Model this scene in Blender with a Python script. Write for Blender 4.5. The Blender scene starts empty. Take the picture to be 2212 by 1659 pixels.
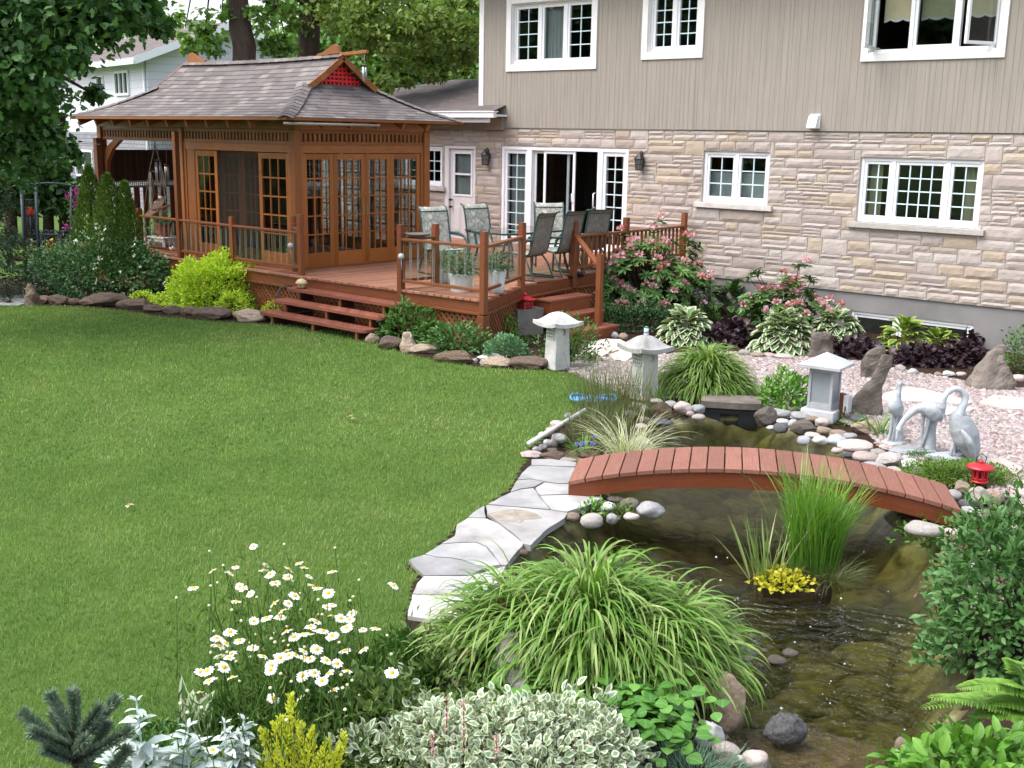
import bpy, bmesh, math, random
import numpy as np
from mathutils import Vector, Matrix, noise
from mathutils.geometry import tessellate_polygon
random.seed(7); RNG = np.random.default_rng(11)
PI = math.pi; R = math.radians
SC = bpy.context.scene; COL = SC.collection
# ------------------------------------------------------------------ camera (solved from the photo's vanishing lines)
CAMH = 2.95; FPX = 2440.84; YAW = 0.716251; PIT = 0.215703; ROL = 0.0173026
_cy, _sy = math.cos(YAW), math.sin(YAW)
_F = np.array([-_sy*math.cos(PIT), _cy*math.cos(PIT), -math.sin(PIT)]); _r = np.array([_cy, _sy, 0.]); _u = np.cross(_r, _F)
_RT = math.cos(ROL)*_r + math.sin(ROL)*_u; _UP = -math.sin(ROL)*_r + math.cos(ROL)*_u
CAM = np.array([0., 0., CAMH])
def ray(px, py): return _F + _RT*(px-1106)/FPX - _UP*(py-829.5)/FPX
def onY(px, py, Y): d = ray(px, py); return CAM + d*(Y/d[1])
def onX(px, py, X): d = ray(px, py); return CAM + d*(X/d[0])
def onD(px, py, dist): d = ray(px, py); d = d/np.hypot(d[0], d[1]); return CAM + d*dist
def at(px, py, z=0.): d = ray(px, py); return CAM + d*((z-CAMH)/d[2])
def proj(p):
    q = np.array(p, float)-CAM; z = q@_F
    return 1106+FPX*(q@_RT)/z, 829.5-FPX*(q@_UP)/z
def sst(a, b, x):
    t = min(1., max(0., (x-a)/(b-a))); return t*t*(3-2*t)
def gz(x, y):
    return -0.2*sst(-11.9, -10.6, x)*sst(11.9, 13.3, y) - 0.1*sst(-11.5, -10, x)*sst(14.5, 17.5, y)
def gat(px, py, dz=0.):
    z = 0.
    for _ in range(5): p = at(px, py, z+dz); z = gz(p[0], p[1])
    return p
def hz(b, py):
    lo, hi = -1., 15.
    for _ in range(50):
        m = (lo+hi)/2
        if proj((b[0], b[1], m))[1] > py: lo = m
        else: hi = m
    return m
def mpp(p): return float((np.array(p, float)-CAM)@_F)/FPX      # metres per photo pixel at p
# photo crops -> photo pixels
_CR = dict(z1=(.3677, 0, .3677, 0), z2=(.4085, 474.4, .4085, 67.8), z3=(.3677, 881, .3677, 0), z4=(.3676, 1423.2, .3676, 0), Z5=(.2757, 0, .2757, 542.2),
           z6=(.286, 745.5, .286, 406.6), c3=(.286, 1219.9, .286, 508.3), c4=(.3474, 1626.5, .3474, 609.9), a1=(.337, 0, .337, 1152), a2=(.337, 677.7, .337, 1152),
           a3=(.3873, 1355.4, .3873, 1084.3), a4=(.3064, 881, .3064, 779.4), a5=(.3566, 1423.2, .3566, 914.9), g=(.1960, 0, .1960, 325.3), h=(.2370, 169.4, .2370, 257.5))
def Z(k, x, y): a, b, c, d = _CR[k]; return a*x+b, c*y+d

# ------------------------------------------------------------------ scene graph helpers
def tag(o, label=None, cat=None, group=None, kind=None):
    if label: o['label'] = label
    if cat: o['category'] = cat
    if group: o['group'] = group
    if kind: o['kind'] = kind
    return o
def thing(name, label, cat, loc=(0, 0, 0), group=None, rz=0):
    o = bpy.data.objects.new(name, None); COL.objects.link(o); o.location = [float(c) for c in loc]; o.rotation_euler = (0, 0, rz); o.empty_display_size = .1
    return tag(o, label, cat, group)
def root_of(o):
    while o.parent: o = o.parent
    return o
def copy_tree(o, parent=None):
    c = o.copy(); COL.objects.link(c); c.parent = parent
    for ch in list(o.children): copy_tree(ch, c)
    return c
def link_mesh(name, me, parent=None):
    o = bpy.data.objects.new(name, me); COL.objects.link(o)
    if parent: o.parent = parent
    return o
def rotm(rx=0, ry=0, rz=0): return np.array((Matrix.Rotation(rz, 3, 'Z') @ Matrix.Rotation(ry, 3, 'Y') @ Matrix.Rotation(rx, 3, 'X')))

class MB:
    """collects shapes; build() makes ONE mesh object. World coordinates unless local=True."""
    def __init__(s): s.v = []; s.f = []; s.m = []; s.sm = []; s.uv = []; s.rn = []; s.n = 0
    def add(s, vs, fs, mi=0, smooth=False, uvs=None, rnd=None):
        vs = [tuple(map(float, v)) for v in vs]; r = random.random() if rnd is None else rnd
        s.v += vs
        for i, f in enumerate(fs):
            s.f.append([j+s.n for j in f]); s.m.append(mi); s.sm.append(smooth)
            if uvs is None: s.uv += [(vs[j][0]+vs[j][1], vs[j][2]) for j in f]
            elif len(uvs) == len(vs): s.uv += [uvs[j] for j in f]
            else: s.uv += uvs[i]
        s.rn += [r]*len(vs); s.n += len(vs); return s
    def beam(s, a, b, w, h, up=(0, 0, 1), mi=0, mi_side=None, rnd=None):
        a = Vector(a); b = Vector(b); d = b-a; L = d.length; d.normalize(); up = Vector(up)
        if abs(d.dot(up)) > .98: up = Vector((0, 1, 0)) if abs(d.y) < .9 else Vector((1, 0, 0))
        x = d.cross(up).normalized(); z = x.cross(d).normalized(); x *= w/2; z *= h/2
        vs = [a-x-z, a+x-z, a+x+z, a-x+z, b-x-z, b+x-z, b+x+z, b-x+z]
        fs = [(0, 1, 2, 3), (7, 6, 5, 4), (0, 4, 5, 1), (1, 5, 6, 2), (2, 6, 7, 3), (3, 7, 4, 0)]
        o = random.random()*20; o2 = random.random()*5
        uv = [[(o, o2), (o+.01, o2+w), (o+.02, o2+w+h), (o, o2+h)]]*2 + [[(o, o2), (o+L, o2), (o+L, o2+w), (o, o2+w)], [(o, o2+w), (o+L, o2+w), (o+L, o2+w+h), (o, o2+w+h)], [(o+3, o2+w), (o+L+3, o2+w), (o+L+3, o2), (o+3, o2)], [(o+7, o2), (o+L+7, o2), (o+L+7, o2+h), (o+7, o2+h)]]
        uv[4] = [(o+3, o2+w), (o+L+3, o2+w), (o+L+3, o2), (o+3, o2)]
        s.add(vs, fs, mi, False, uv, rnd); return s
    def box(s, x0, x1, y0, y1, z0, z1, mi=0, rnd=None):
        dx, dy, dz = x1-x0, y1-y0, z1-z0; cx, cy, cz = (x0+x1)/2, (y0+y1)/2, (z0+z1)/2
        if dx >= dy and dx >= dz: return s.beam((x0, cy, cz), (x1, cy, cz), dy, dz, (0, 0, 1), mi, rnd=rnd)
        if dy >= dz: return s.beam((cx, y0, cz), (cx, y1, cz), dx, dz, (0, 0, 1), mi, rnd=rnd)
        return s.beam((cx, cy, z0), (cx, cy, z1), dy, dx, (1, 0, 0) if True else None, mi, rnd=rnd) if False else s._vbox(x0, x1, y0, y1, z0, z1, mi, rnd)
    def _vbox(s, x0, x1, y0, y1, z0, z1, mi, rnd):
        cx, cy = (x0+x1)/2, (y0+y1)/2
        return s.beam((cx, cy, z0), (cx, cy, z1), (x1-x0), (y1-y0), (0, 1, 0), mi, rnd=rnd)
    def tube(s, pts, rad, n=8, mi=0, smooth=True, cap=True, flat=1.0, rnd=None):
        P = [Vector(p) for p in pts]; rr = rad if hasattr(rad, '__len__') else [rad]*len(P); vs = []; uvs = []; L = 0
        up = Vector((0, 0, 1)); t0 = (P[1]-P[0]).normalized()
        if abs(t0.dot(up)) > .95: up = Vector((1, 0, 0))
        x = t0.cross(up).normalized()
        for i, p in enumerate(P):
            t = (P[min(i+1, len(P)-1)]-P[max(i-1, 0)]).normalized()
            x = (x-t*x.dot(t)).normalized(); y = t.cross(x)
            if i: L += (P[i]-P[i-1]).length
            r = rr[i]; rx, ry = (r if hasattr(r, '__len__') else (r, r*flat))
            for k in range(n):
                a = 2*PI*k/n; vs.append(p+x*math.cos(a)*rx+y*math.sin(a)*ry); uvs.append((L, k/n*.3))
        fs = [(i*n+k, i*n+(k+1) % n, (i+1)*n+(k+1) % n, (i+1)*n+k) for i in range(len(P)-1) for k in range(n)]
        if cap: fs += [tuple(reversed(range(n))), tuple(range((len(P)-1)*n, len(P)*n))]
        return s.add(vs, fs, mi, smooth, uvs, rnd)
    def lathe(s, prof, c=(0, 0, 0), n=24, mi=0, smooth=True, sq=None, rot=0):
        vs = []; uvs = []
        for (r, z) in prof:
            for k in range(n):
                a = 2*PI*k/n+rot; vs.append((c[0]+r*math.cos(a), c[1]+r*math.sin(a), c[2]+z)); uvs.append((k/n, z))
        fs = [(i*n+k, i*n+(k+1) % n, (i+1)*n+(k+1) % n, (i+1)*n+k) for i in range(len(prof)-1) for k in range(n)]
        fs += [tuple(reversed(range(n))), tuple(range((len(prof)-1)*n, len(prof)*n))]
        return s.add(vs, fs, mi, smooth, uvs)
    def prism(s, poly, z0, z1, mi=0, mi_side=None, axis=None):
        """poly: list of 3d points (bottom ring offsets by vector z0..z1 along axis or plain xy + z)"""
        n = len(poly)
        if axis is None: lo = [(p[0], p[1], z0) for p in poly]; hi = [(p[0], p[1], z1) for p in poly]
        else: ax = np.array(axis); lo = [tuple(np.array(p)+ax*z0) for p in poly]; hi = [tuple(np.array(p)+ax*z1) for p in poly]
        tr = tessellate_polygon([[Vector(p) for p in hi]])
        A = Vector(); hv = [Vector(p) for p in hi]
        for i in range(n): A += hv[i].cross(hv[(i+1) % n])
        d = Vector(hi[0])-Vector(lo[0]); flip = A.dot(d) < 0
        fs = []; ms = []
        for t in tr:
            t = list(t); nn = (hv[t[1]]-hv[t[0]]).cross(hv[t[2]]-hv[t[0]])
            if nn.dot(d) < 0: t.reverse()
            fs.append(tuple(n+j for j in t)); fs.append(tuple(reversed(t)))
        r = random.random(); s.add(lo+hi, fs, mi, False, None, r)
        sd = []
        for i in range(n):
            q = (i, (i+1) % n, n+(i+1) % n, n+i); sd.append(tuple(reversed(q)) if flip else q)
        return s.add(lo+hi, sd, mi if mi_side is None else mi_side, False, None, r)
    def grid(s, P, mi=0, smooth=True, uvs=None, close=False):
        nr, nc = len(P), len(P[0]); vs = [p for row in P for p in row]; fs = []
        for i in range(nr-1):
            for j in range(nc if close else nc-1): fs.append((i*nc+j, i*nc+(j+1) % nc, (i+1)*nc+(j+1) % nc, (i+1)*nc+j))
        return s.add(vs, fs, mi, smooth, uvs)
    def build(s, name, mat, parent=None, local=False, bevel=0, sub=0, auto=False):
        me = bpy.data.meshes.new(name); v = np.array(s.v, np.float32).reshape(-1, 3)
        if parent is not None and not local:
            v = v-np.array(root_of(parent).location[:], np.float32)
        nf = len(s.f); lens = np.array([len(f) for f in s.f], np.int32); lv = np.array([j for f in s.f for j in f], np.int32)
        me.vertices.add(len(v)); me.vertices.foreach_set('co', v.ravel()); me.loops.add(len(lv)); me.loops.foreach_set('vertex_index', lv)
        me.polygons.add(nf); me.polygons.foreach_set('loop_start', np.concatenate([[0], np.cumsum(lens)[:-1]]).astype(np.int32)); me.polygons.foreach_set('loop_total', lens)
        me.polygons.foreach_set('material_index', np.array(s.m, np.int32)); me.polygons.foreach_set('use_smooth', np.array(s.sm, bool))
        uv = me.uv_layers.new(name='UVMap'); uv.data.foreach_set('uv', np.array(s.uv, np.float32).ravel())
        at_ = me.attributes.new('rnd', 'FLOAT', 'POINT'); at_.data.foreach_set('value', np.array(s.rn, np.float32))
        me.update(calc_edges=True); me.validate()
        for m in (mat if isinstance(mat, (list, tuple)) else [mat]): me.materials.append(m)
        o = link_mesh(name, me, parent)
        if bevel:
            b = o.modifiers.new('bevel', 'BEVEL'); b.width = bevel; b.segments = 2; b.limit_method = 'ANGLE'; b.angle_limit = R(40); b.harden_normals = False
        if sub:
            b = o.modifiers.new('sub', 'SUBSURF'); b.levels = b.render_levels = sub
        return o

def np_mesh(name, V, F, mat, parent=None, uv=None, rnd=None, smooth=False, local=False):
    """V (n,3), F (m,k) same k; uv per vertex; rnd per vertex"""
    V = np.asarray(V, np.float32).reshape(-1, 3); F = np.asarray(F, np.int32)
    if parent is not None and not local: V = V-np.array(root_of(parent).location[:], np.float32)
    me = bpy.data.meshes.new(name); k = F.shape[1]
    me.vertices.add(len(V)); me.vertices.foreach_set('co', np.ascontiguousarray(V).ravel()); me.loops.add(F.size); me.loops.foreach_set('vertex_index', F.ravel())
    me.polygons.add(len(F)); me.polygons.foreach_set('loop_start', np.arange(0, F.size, k, dtype=np.int32)); me.polygons.foreach_set('loop_total', np.full(len(F), k, np.int32))
    if smooth: me.polygons.foreach_set('use_smooth', np.ones(len(F), bool))
    if uv is not None:
        l = me.uv_layers.new(name='UVMap'); l.data.foreach_set('uv', np.asarray(uv, np.float32)[F.ravel()].ravel())
    if rnd is not None:
        a = me.attributes.new('rnd', 'FLOAT', 'POINT'); a.data.foreach_set('value', np.asarray(rnd, np.float32).ravel())
    me.update(calc_edges=True)
    for m in (mat if isinstance(mat, (list, tuple)) else [mat]): me.materials.append(m)
    return link_mesh(name, me, parent)

# ------------------------------------------------------------------ leaves and blades
def norm(a): return a/np.maximum(np.linalg.norm(a, axis=-1, keepdims=True), 1e-9)
TD = (np.array([(.0, 0, 0), (-.5, .45, .10), (0, 1, -.06), (.5, .45, .10)]), [(0, 3, 2), (0, 2, 1)])
_o = [(-.24, .09, .03), (-.42, .26, .065), (-.5, .47, .09), (-.42, .69, .06), (-.2, .89, -.04)]; _o = [(0, 0, 0)]+_o+[(0, 1, -.12)]+[(-x, y, z) for x, y, z in _o[::-1]]+[(0, .5, .03)]
TO = (np.array(_o), [((i+1) % 12, i, 12) for i in range(12)])
_o = [(-.3, .10, .03), (-.5, .44, .08), (-.24, .48, .05), (-.27, .82, .02)]; _o = [(0, 0, 0)]+_o+[(0, 1, -.1)]+[(-x, y, z) for x, y, z in _o[::-1]]+[(0, .46, 0)]
TM = (np.array(_o), [((i+1) % 10, i, 10) for i in range(10)])
def leaves(name, pos, d, up, L, W, mat, parent=None, tm=TD, rnd=None, rep=False):
    pos = np.asarray(pos, float); n = len(pos); d = norm(np.asarray(d, float)); up = np.asarray(up, float)
    x = norm(np.cross(d, up)); z = np.cross(x, d); L = np.broadcast_to(L, (n,)).reshape(n, 1, 1); W = np.broadcast_to(W, (n,)).reshape(n, 1, 1)
    T, F = tm; k = len(T)
    V = pos[:, None]+x[:, None]*(T[None, :, 0:1]*W)+d[:, None]*(T[None, :, 1:2]*L)+z[:, None]*(T[None, :, 2:3]*L)
    FF = (np.arange(n)[:, None, None]*k+np.array(F)[None]).reshape(-1, 3)
    uv = np.tile(np.stack([T[:, 0]+.5, T[:, 1]], 1), (n, 1)); rn = RNG.random(n) if rnd is None else rnd
    out = (V.reshape(-1, 3), FF, uv, np.repeat(rn, k))
    if rep: return out
    return np_mesh(name, out[0], out[1], mat, parent, out[2], out[3], smooth=False)
def merge(name, parts, mat, parent=None, smooth=False):
    V = []; F = []; U = []; N = []; o = 0
    for v, f, u, r in parts: V.append(v); F.append(f+o); U.append(u); N.append(r); o += len(v)
    return np_mesh(name, np.concatenate(V), np.concatenate(F), mat, parent, np.concatenate(U), np.concatenate(N), smooth)
def rdir(n, zmin=-1., zmax=1.):
    z = RNG.uniform(zmin, zmax, n); a = RNG.uniform(0, 2*PI, n); r = np.sqrt(np.maximum(0, 1-z*z)); return np.stack([r*np.cos(a), r*np.sin(a), z], 1)
def blades(name, base, az, el, L, W, droop, mat, parent=None, K=6, rep=False, rnd=None, tipw=.15, fold=0.):
    """arching grass blades: ribbon of K segments, starting elevation el, bending down by droop rad over its length"""
    base = np.asarray(base, float); n = len(base); az = np.broadcast_to(az, (n,)); el = np.broadcast_to(el, (n,)).copy(); L = np.broadcast_to(L, (n,)); W = np.broadcast_to(W, (n,)); droop = np.broadcast_to(droop, (n,))
    h = np.stack([np.cos(az), np.sin(az), np.zeros(n)], 1); side = np.stack([-np.sin(az), np.cos(az), np.zeros(n)], 1); p = base.copy(); V = []; U = []
    tw = RNG.normal(0, .35, n)
    for i in range(K+1):
        t = i/K; w = W*(1-(1-tipw)*max(0, (t-.45)/.55)**1.3)*(.55+.45*min(1, t*4)) if i < K else W*0.02
        e = el-droop*t**1.4
        nrm = -h*np.sin(e)[:, None]+np.array([0, 0, 1.])*np.cos(e)[:, None]
        s2 = side*np.cos(tw)[:, None]+nrm*np.sin(tw)[:, None]
        V.append(p-s2*(w/2)[:, None]); V.append(p+s2*(w/2)[:, None]); U.append((0, t)); U.append((1, t))
        dd = h*np.cos(e)[:, None]+np.array([0, 0, 1.])*np.sin(e)[:, None]; p = p+dd*(L/K)[:, None]
    V = np.stack(V, 1); k = 2*(K+1)
    q = np.array([(2*i, 2*i+1, 2*i+3, 2*i+2) for i in range(K)])
    F = (np.arange(n)[:, None, None]*k+q[None]).reshape(-1, 4); rn = RNG.random(n) if rnd is None else rnd
    out = (V.reshape(-1, 3), F, np.tile(np.array(U, float), (n, 1)), np.repeat(rn, k))
    if rep: return out
    return np_mesh(name, out[0], out[1], mat, parent, out[2], out[3], smooth=True)

# ------------------------------------------------------------------ materials
class NT:
    def __init__(s, name):
        s.m = bpy.data.materials.new(name); s.m.use_nodes = True; s.t = s.m.node_tree; s.t.nodes.clear(); s.out = s.n('ShaderNodeOutputMaterial')
    def n(s, ty, **kw):
        o = s.t.nodes.new(ty)
        for k, v in kw.items(): setattr(o, k, v)
        return o
    def l(s, a, b): s.t.links.new(a, b)
    def set(s, nd, **kw):
        for k, v in kw.items():
            i = nd.inputs[k.replace('_', ' ')]
            if hasattr(v, 'is_output') or isinstance(v, bpy.types.NodeSocket): s.l(v, i)
            else: i.default_value = v
        return nd
    def attr(s, nm='rnd'): return s.n('ShaderNodeAttribute', attribute_name=nm).outputs['Fac']
    def uv(s): return s.n('ShaderNodeTexCoord').outputs['UV']
    def obj(s): return s.n('ShaderNodeTexCoord').outputs['Object']
    def map(s, v, sc, loc=(0, 0, 0)):
        m = s.n('ShaderNodeMapping'); s.l(v, m.inputs['Vector']); m.inputs['Scale'].default_value = sc; m.inputs['Location'].default_value = loc; return m.outputs[0]
    def noise(s, v, sc, det=4, rough=.55, dim=None):
        n = s.n('ShaderNodeTexNoise'); n.inputs['Scale'].default_value = sc; n.inputs['Detail'].default_value = det; n.inputs['Roughness'].default_value = rough
        if v is not None: s.l(v, n.inputs['Vector'])
        return n.outputs['Fac']
    def ramp(s, f, stops):
        r = s.n('ShaderNodeValToRGB'); e = r.color_ramp.elements
        while len(e) < len(stops): e.new(.5)
        for i, (p, c) in enumerate(stops): e[i].position = p; e[i].color = (*c, 1) if len(c) == 3 else c
        s.l(f, r.inputs[0]); return r.outputs[0]
    def mix(s, f, a, b, ty='MIX'):
        m = s.n('ShaderNodeMix', data_type='RGBA', blend_type=ty)
        for i, v in ((0, f), (6, a), (7, b)):
            if isinstance(v, bpy.types.NodeSocket): s.l(v, m.inputs[i])
            else: m.inputs[i].default_value = v if i == 0 else (*v, 1)
        return m.outputs[2]
    def math(s, op, a, b=0.):
        m = s.n('ShaderNodeMath', operation=op)
        for i, v in ((0, a), (1, b)):
            if isinstance(v, bpy.types.NodeSocket): s.l(v, m.inputs[i])
            else: m.inputs[i].default_value = v
        return m.outputs[0]
    def maprange(s, v, a, b, c=0., d=1.):
        m = s.n('ShaderNodeMapRange'); s.l(v, m.inputs[0])
        for i, x in enumerate((a, b, c, d)): m.inputs[i+1].default_value = x
        return m.outputs[0]
    def bump(s, h, st=.3, dist=.01):
        b = s.n('ShaderNodeBump'); b.inputs['Strength'].default_value = st; b.inputs['Distance'].default_value = dist; s.l(h, b.inputs['Height']); return b.outputs[0]
    def bsdf(s, col, rough=.6, spec=.5, metal=0., normal=None, emit=None, **kw):
        b = s.n('ShaderNodeBsdfPrincipled')
        for k, v in (('Base Color', col), ('Roughness', rough), ('Specular IOR Level', spec), ('Metallic', metal)):
            i = b.inputs[k]
            if isinstance(v, bpy.types.NodeSocket): s.l(v, i)
            else: i.default_value = (*v, 1) if k == 'Base Color' else v
        if normal is not None: s.l(normal, b.inputs['Normal'])
        for k, v in kw.items(): b.inputs[k.replace('_', ' ')].default_value = v
        return b
    def done(s, sh): s.l(sh.outputs[0] if hasattr(sh, 'outputs') else sh, s.out.inputs[0]); return s.m

def _fres(t, ior):
    bf = t.n('ShaderNodeNewGeometry').outputs['Backfacing']; fr = t.n('ShaderNodeFresnel'); t.l(t.maprange(bf, 0, 1, ior, 1/ior), fr.inputs['IOR']); return fr     # same reflectance from both sides of a thin sheet
NT.fres = _fres
def lin(r, g, b):
    f = lambda c: (c/255/12.92 if c <= 10 else ((c/255+.055)/1.055)**2.4)
    return (f(r), f(g), f(b))
def mul(c, k): return tuple(min(1, x*k) for x in c)

def m_wood(name, a, b, dark=None, rough=.55, gs=1., stain=.35, bst=.25, bd=.004):
    t = NT(name); uv = t.uv(); g = t.noise(t.map(uv, (1.2*gs, 26*gs, 1)), 3.0, 5, .6); g2 = t.noise(t.map(uv, (.8, 3, 1)), 1.3, 3)
    c = t.mix(t.maprange(g, .32, .68), mul(a, .78), mul(b, 1.1)); rr = t.attr(); c = t.mix(t.math('MULTIPLY', rr, .8), c, mul(a, .42))
    st = t.noise(t.obj(), 2.2, 4, .65); c = t.mix(t.math('MULTIPLY', t.maprange(st, .5, .75), stain), c, dark or mul(a, .4))
    fine = t.noise(t.map(uv, (4, 120, 1)), 4, 3); c = t.mix(.28, c, t.ramp(fine, [(.35, mul(a, .45)), (.65, mul(b, 1.2))]))
    return t.done(t.bsdf(c, t.maprange(st, .3, .7, rough-.1, rough+.12), .35, normal=t.bump(g, bst, bd)))
def m_plain(name, c, rough=.5, spec=.5, metal=0., var=.12, sc=6., bump=.0, **kw):
    t = NT(name); n = t.noise(t.obj(), sc, 5, .6); col = t.mix(t.maprange(n, .3, .7), mul(c, 1-var), mul(c, 1+var))
    nm = t.bump(t.noise(t.obj(), sc*9, 4), bump, .005) if bump else None
    return t.done(t.bsdf(col, rough, spec, metal, nm, **kw))
def m_stone(name, cols, rough=.8, sc=5., bump=.5, spots=None, fine=60., attr=False, moss=None):
    """mottled natural stone; colours by object-space noise, per-object shift"""
    t = NT(name); o = t.obj(); oi = t.n('ShaderNodeObjectInfo').outputs['Random'] if not attr else t.attr()
    ov = t.n('ShaderNodeVectorMath', operation='ADD'); t.l(o, ov.inputs[0]); sc_ = t.n('ShaderNodeCombineXYZ'); t.l(t.math('MULTIPLY', oi, 40), sc_.inputs[0]); t.l(t.math('MULTIPLY', oi, 17), sc_.inputs[1]); t.l(sc_.outputs[0], ov.inputs[1]); v = ov.outputs[0]
    n1 = t.noise(v, sc, 6, .62); n2 = t.noise(v, fine, 3, .6)
    c = t.ramp(n1, [(.28+.44*i/max(1, len(cols)-1), k) for i, k in enumerate(cols)])
    c = t.mix(t.math('MULTIPLY', t.maprange(n2, .45, .7), .35), c, spots or mul(cols[0], .5))
    br = t.maprange(oi, 0, 1, .78, 1.18); mm = t.n('ShaderNodeVectorMath', operation='SCALE'); t.l(c, mm.inputs[0]); t.l(br, mm.inputs['Scale']); c = mm.outputs[0]
    if moss: c = t.mix(t.maprange(t.noise(v, 7, 5, .7), .48, .62), c, moss)
    h = t.math('ADD', t.math('MULTIPLY', n1, 1.), t.math('MULTIPLY', n2, .25))
    return t.done(t.bsdf(c, rough, .3, normal=t.bump(h, bump, .02)))
def m_leaf(name, cols, edge=None, stripe=None, trans=.3, rough=.45, spec=.35, ew=.24, vgrad=None, under=None):
    """cols: ramp over the per-leaf random value; edge: pale margin; stripe: pale stripes along a blade"""
    cols = [mul(k, 1.2) for k in cols]; t = NT(name); rr = t.attr(); c = t.ramp(rr, [(i/max(1, len(cols)-1), k) for i, k in enumerate(cols)])
    big = t.noise(t.obj(), 2.5, 3); c = t.mix(t.math('MULTIPLY', t.maprange(big, .35, .65), .35), c, mul(cols[0], .75))
    if True:
        sp = t.n('ShaderNodeSeparateXYZ'); t.l(t.uv(), sp.inputs[0])
        au = t.math('ABSOLUTE', t.math('SUBTRACT', sp.outputs[0], .5))
    if edge:
        d = t.math('ADD', t.math('MULTIPLY', au, 2.), t.math('MULTIPLY', t.math('ABSOLUTE', t.math('SUBTRACT', sp.outputs[1], .48)), 1.75))
        jit = t.math('ADD', d, t.math('MULTIPLY', t.math('SUBTRACT', t.noise(t.obj(), 45, 2), .5), .35))
        c = t.mix(t.maprange(jit, 1-ew-.04, 1-ew+.04), c, edge)
    if stripe:
        w = t.noise(t.map(t.uv(), (6, .02, 1)), 1., 1); w2 = t.math('ADD', w, t.math('MULTIPLY', t.math('SUBTRACT', rr, .5), .35))
        c = t.mix(t.maprange(w2, .50, .64), c, stripe)
    if vgrad: c = t.mix(t.maprange(sp.outputs[1], .0, 1.), vgrad, c)
    c = t.mix(t.maprange(au, .015, .05, .30, 0.), c, mul(cols[-1], 1.5))
    b = t.bsdf(c, rough, spec)
    if trans <= 0: return t.done(b)
    tr = t.n('ShaderNodeBsdfTranslucent'); t.l(t.mix(1., c, (1.0, 1.0, .45), 'MULTIPLY'), tr.inputs[0])
    mx = t.n('ShaderNodeMixShader'); mx.inputs[0].default_value = trans; t.l(b.outputs[0], mx.inputs[1]); t.l(tr.outputs[0], mx.inputs[2]); return t.done(mx)
def m_glass(name, tint=(.9, .95, .93), refl=1.0, rough=0.0, dirt=.0):
    t = NT(name); tr = t.n('ShaderNodeBsdfTransparent'); tr.inputs[0].default_value = (*tint, 1); gl = t.n('ShaderNodeBsdfGlossy'); gl.inputs['Roughness'].default_value = rough
    fr = t.fres(1.5); mx = t.n('ShaderNodeMixShader'); f = t.math('MULTIPLY', fr.outputs[0], refl)
    t.l(f, mx.inputs[0]); t.l(tr.outputs[0], mx.inputs[1]); t.l(gl.outputs[0], mx.inputs[2])
    return t.done(mx)
# ------------------------------------------------------------------ materials
M = {}
M['cedar'] = m_wood('cedar', (.30, .098, .026), (.40, .148, .044), (.12, .036, .013), .42, stain=.4)
M['cedar_door'] = m_wood('cedar_door', (.36, .115, .026), (.45, .16, .04), (.17, .05, .015), .34, stain=.25)
M['railwood'] = m_wood('railwood', (.20, .062, .024), (.28, .095, .036), (.07, .023, .012), .42, stain=.35)
M['deck'] = m_wood('deckwood', (.37, .16, .095), (.47, .225, .14), (.20, .07, .04), .6, stain=.35)
M['tread'] = m_wood('treadwood', (.25, .075, .045), (.34, .12, .075), (.10, .03, .02), .5, stain=.35)
M['fascia'] = m_wood('fascia', (.20, .06, .024), (.27, .085, .034), (.09, .028, .012), .45, stain=.4)
M['lattice'] = m_wood('latticewood', (.25, .085, .036), (.34, .125, .052), (.10, .035, .016), .6, stain=.3)
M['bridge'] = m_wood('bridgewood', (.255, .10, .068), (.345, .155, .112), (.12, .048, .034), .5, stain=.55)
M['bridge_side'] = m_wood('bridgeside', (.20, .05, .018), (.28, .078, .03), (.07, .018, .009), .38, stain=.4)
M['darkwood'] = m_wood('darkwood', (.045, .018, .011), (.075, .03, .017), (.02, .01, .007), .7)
M['fencewood'] = m_wood('fencewood', (.13, .04, .02), (.19, .065, .03), (.06, .02, .01), .6)
M['greywood'] = m_wood('greywood', (.22, .18, .15), (.36, .31, .27), (.08, .06, .05), .8, gs=2)
M['bark'] = m_wood('bark', (.055, .035, .026), (.12, .085, .068), (.02, .013, .01), .95, gs=.8, stain=.6, bst=1., bd=.05)
M['logbark'] = m_wood('logbark', (.09, .038, .02), (.16, .075, .04), (.04, .018, .01), .85, gs=1.2, bst=.9, bd=.02)
M['white'] = m_plain('white_vinyl', (.80, .81, .84), .35, .5, var=.02)
M['trimwhite'] = m_plain('trim_white', (.80, .77, .76), .5, .4, var=.03)
M['offwhite'] = m_plain('door_white', (.66, .63, .64), .45, .4, var=.03)
M['muntin'] = m_plain('muntin_white', (.62, .76, .80), .4, .4, var=.02)
M['dark'] = m_plain('dark_metal', (.018, .018, .02), .45, .5)
M['gatemetal'] = m_plain('gate_metal', (.035, .048, .06), .5, .5, var=.2)
M['green_metal'] = m_plain('green_metal', (.025, .06, .055), .4, .5)
M['red'] = m_plain('red_paint', (.42, .015, .022), .38, .5, var=.15, sc=12)
M['redgable'] = m_plain('red_gable', (.66, .022, .026), .5, .4, var=.15)
M['brass'] = m_plain('brass', (.35, .26, .12), .35, .6, .8)
M['yolk'] = m_plain('yolk', (.75, .42, .02), .7, .2, bump=.4)
M['petal'] = m_leaf('white_petal', [(.82, .83, .86), (.9, .9, .92)], trans=.25, rough=.6)
M['potwhite'] = m_plain('pot_white', (.66, .68, .72), .35, .5, var=.06)
M['potgrey'] = m_plain('pot_grey', (.45, .46, .48), .45, .5, var=.05)
M['terracotta'] = m_plain('terracotta', (.30, .085, .05), .7, .3, var=.2)
M['plastic'] = m_plain('stool_plastic', (.55, .54, .50), .45, .4, var=.06)
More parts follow.
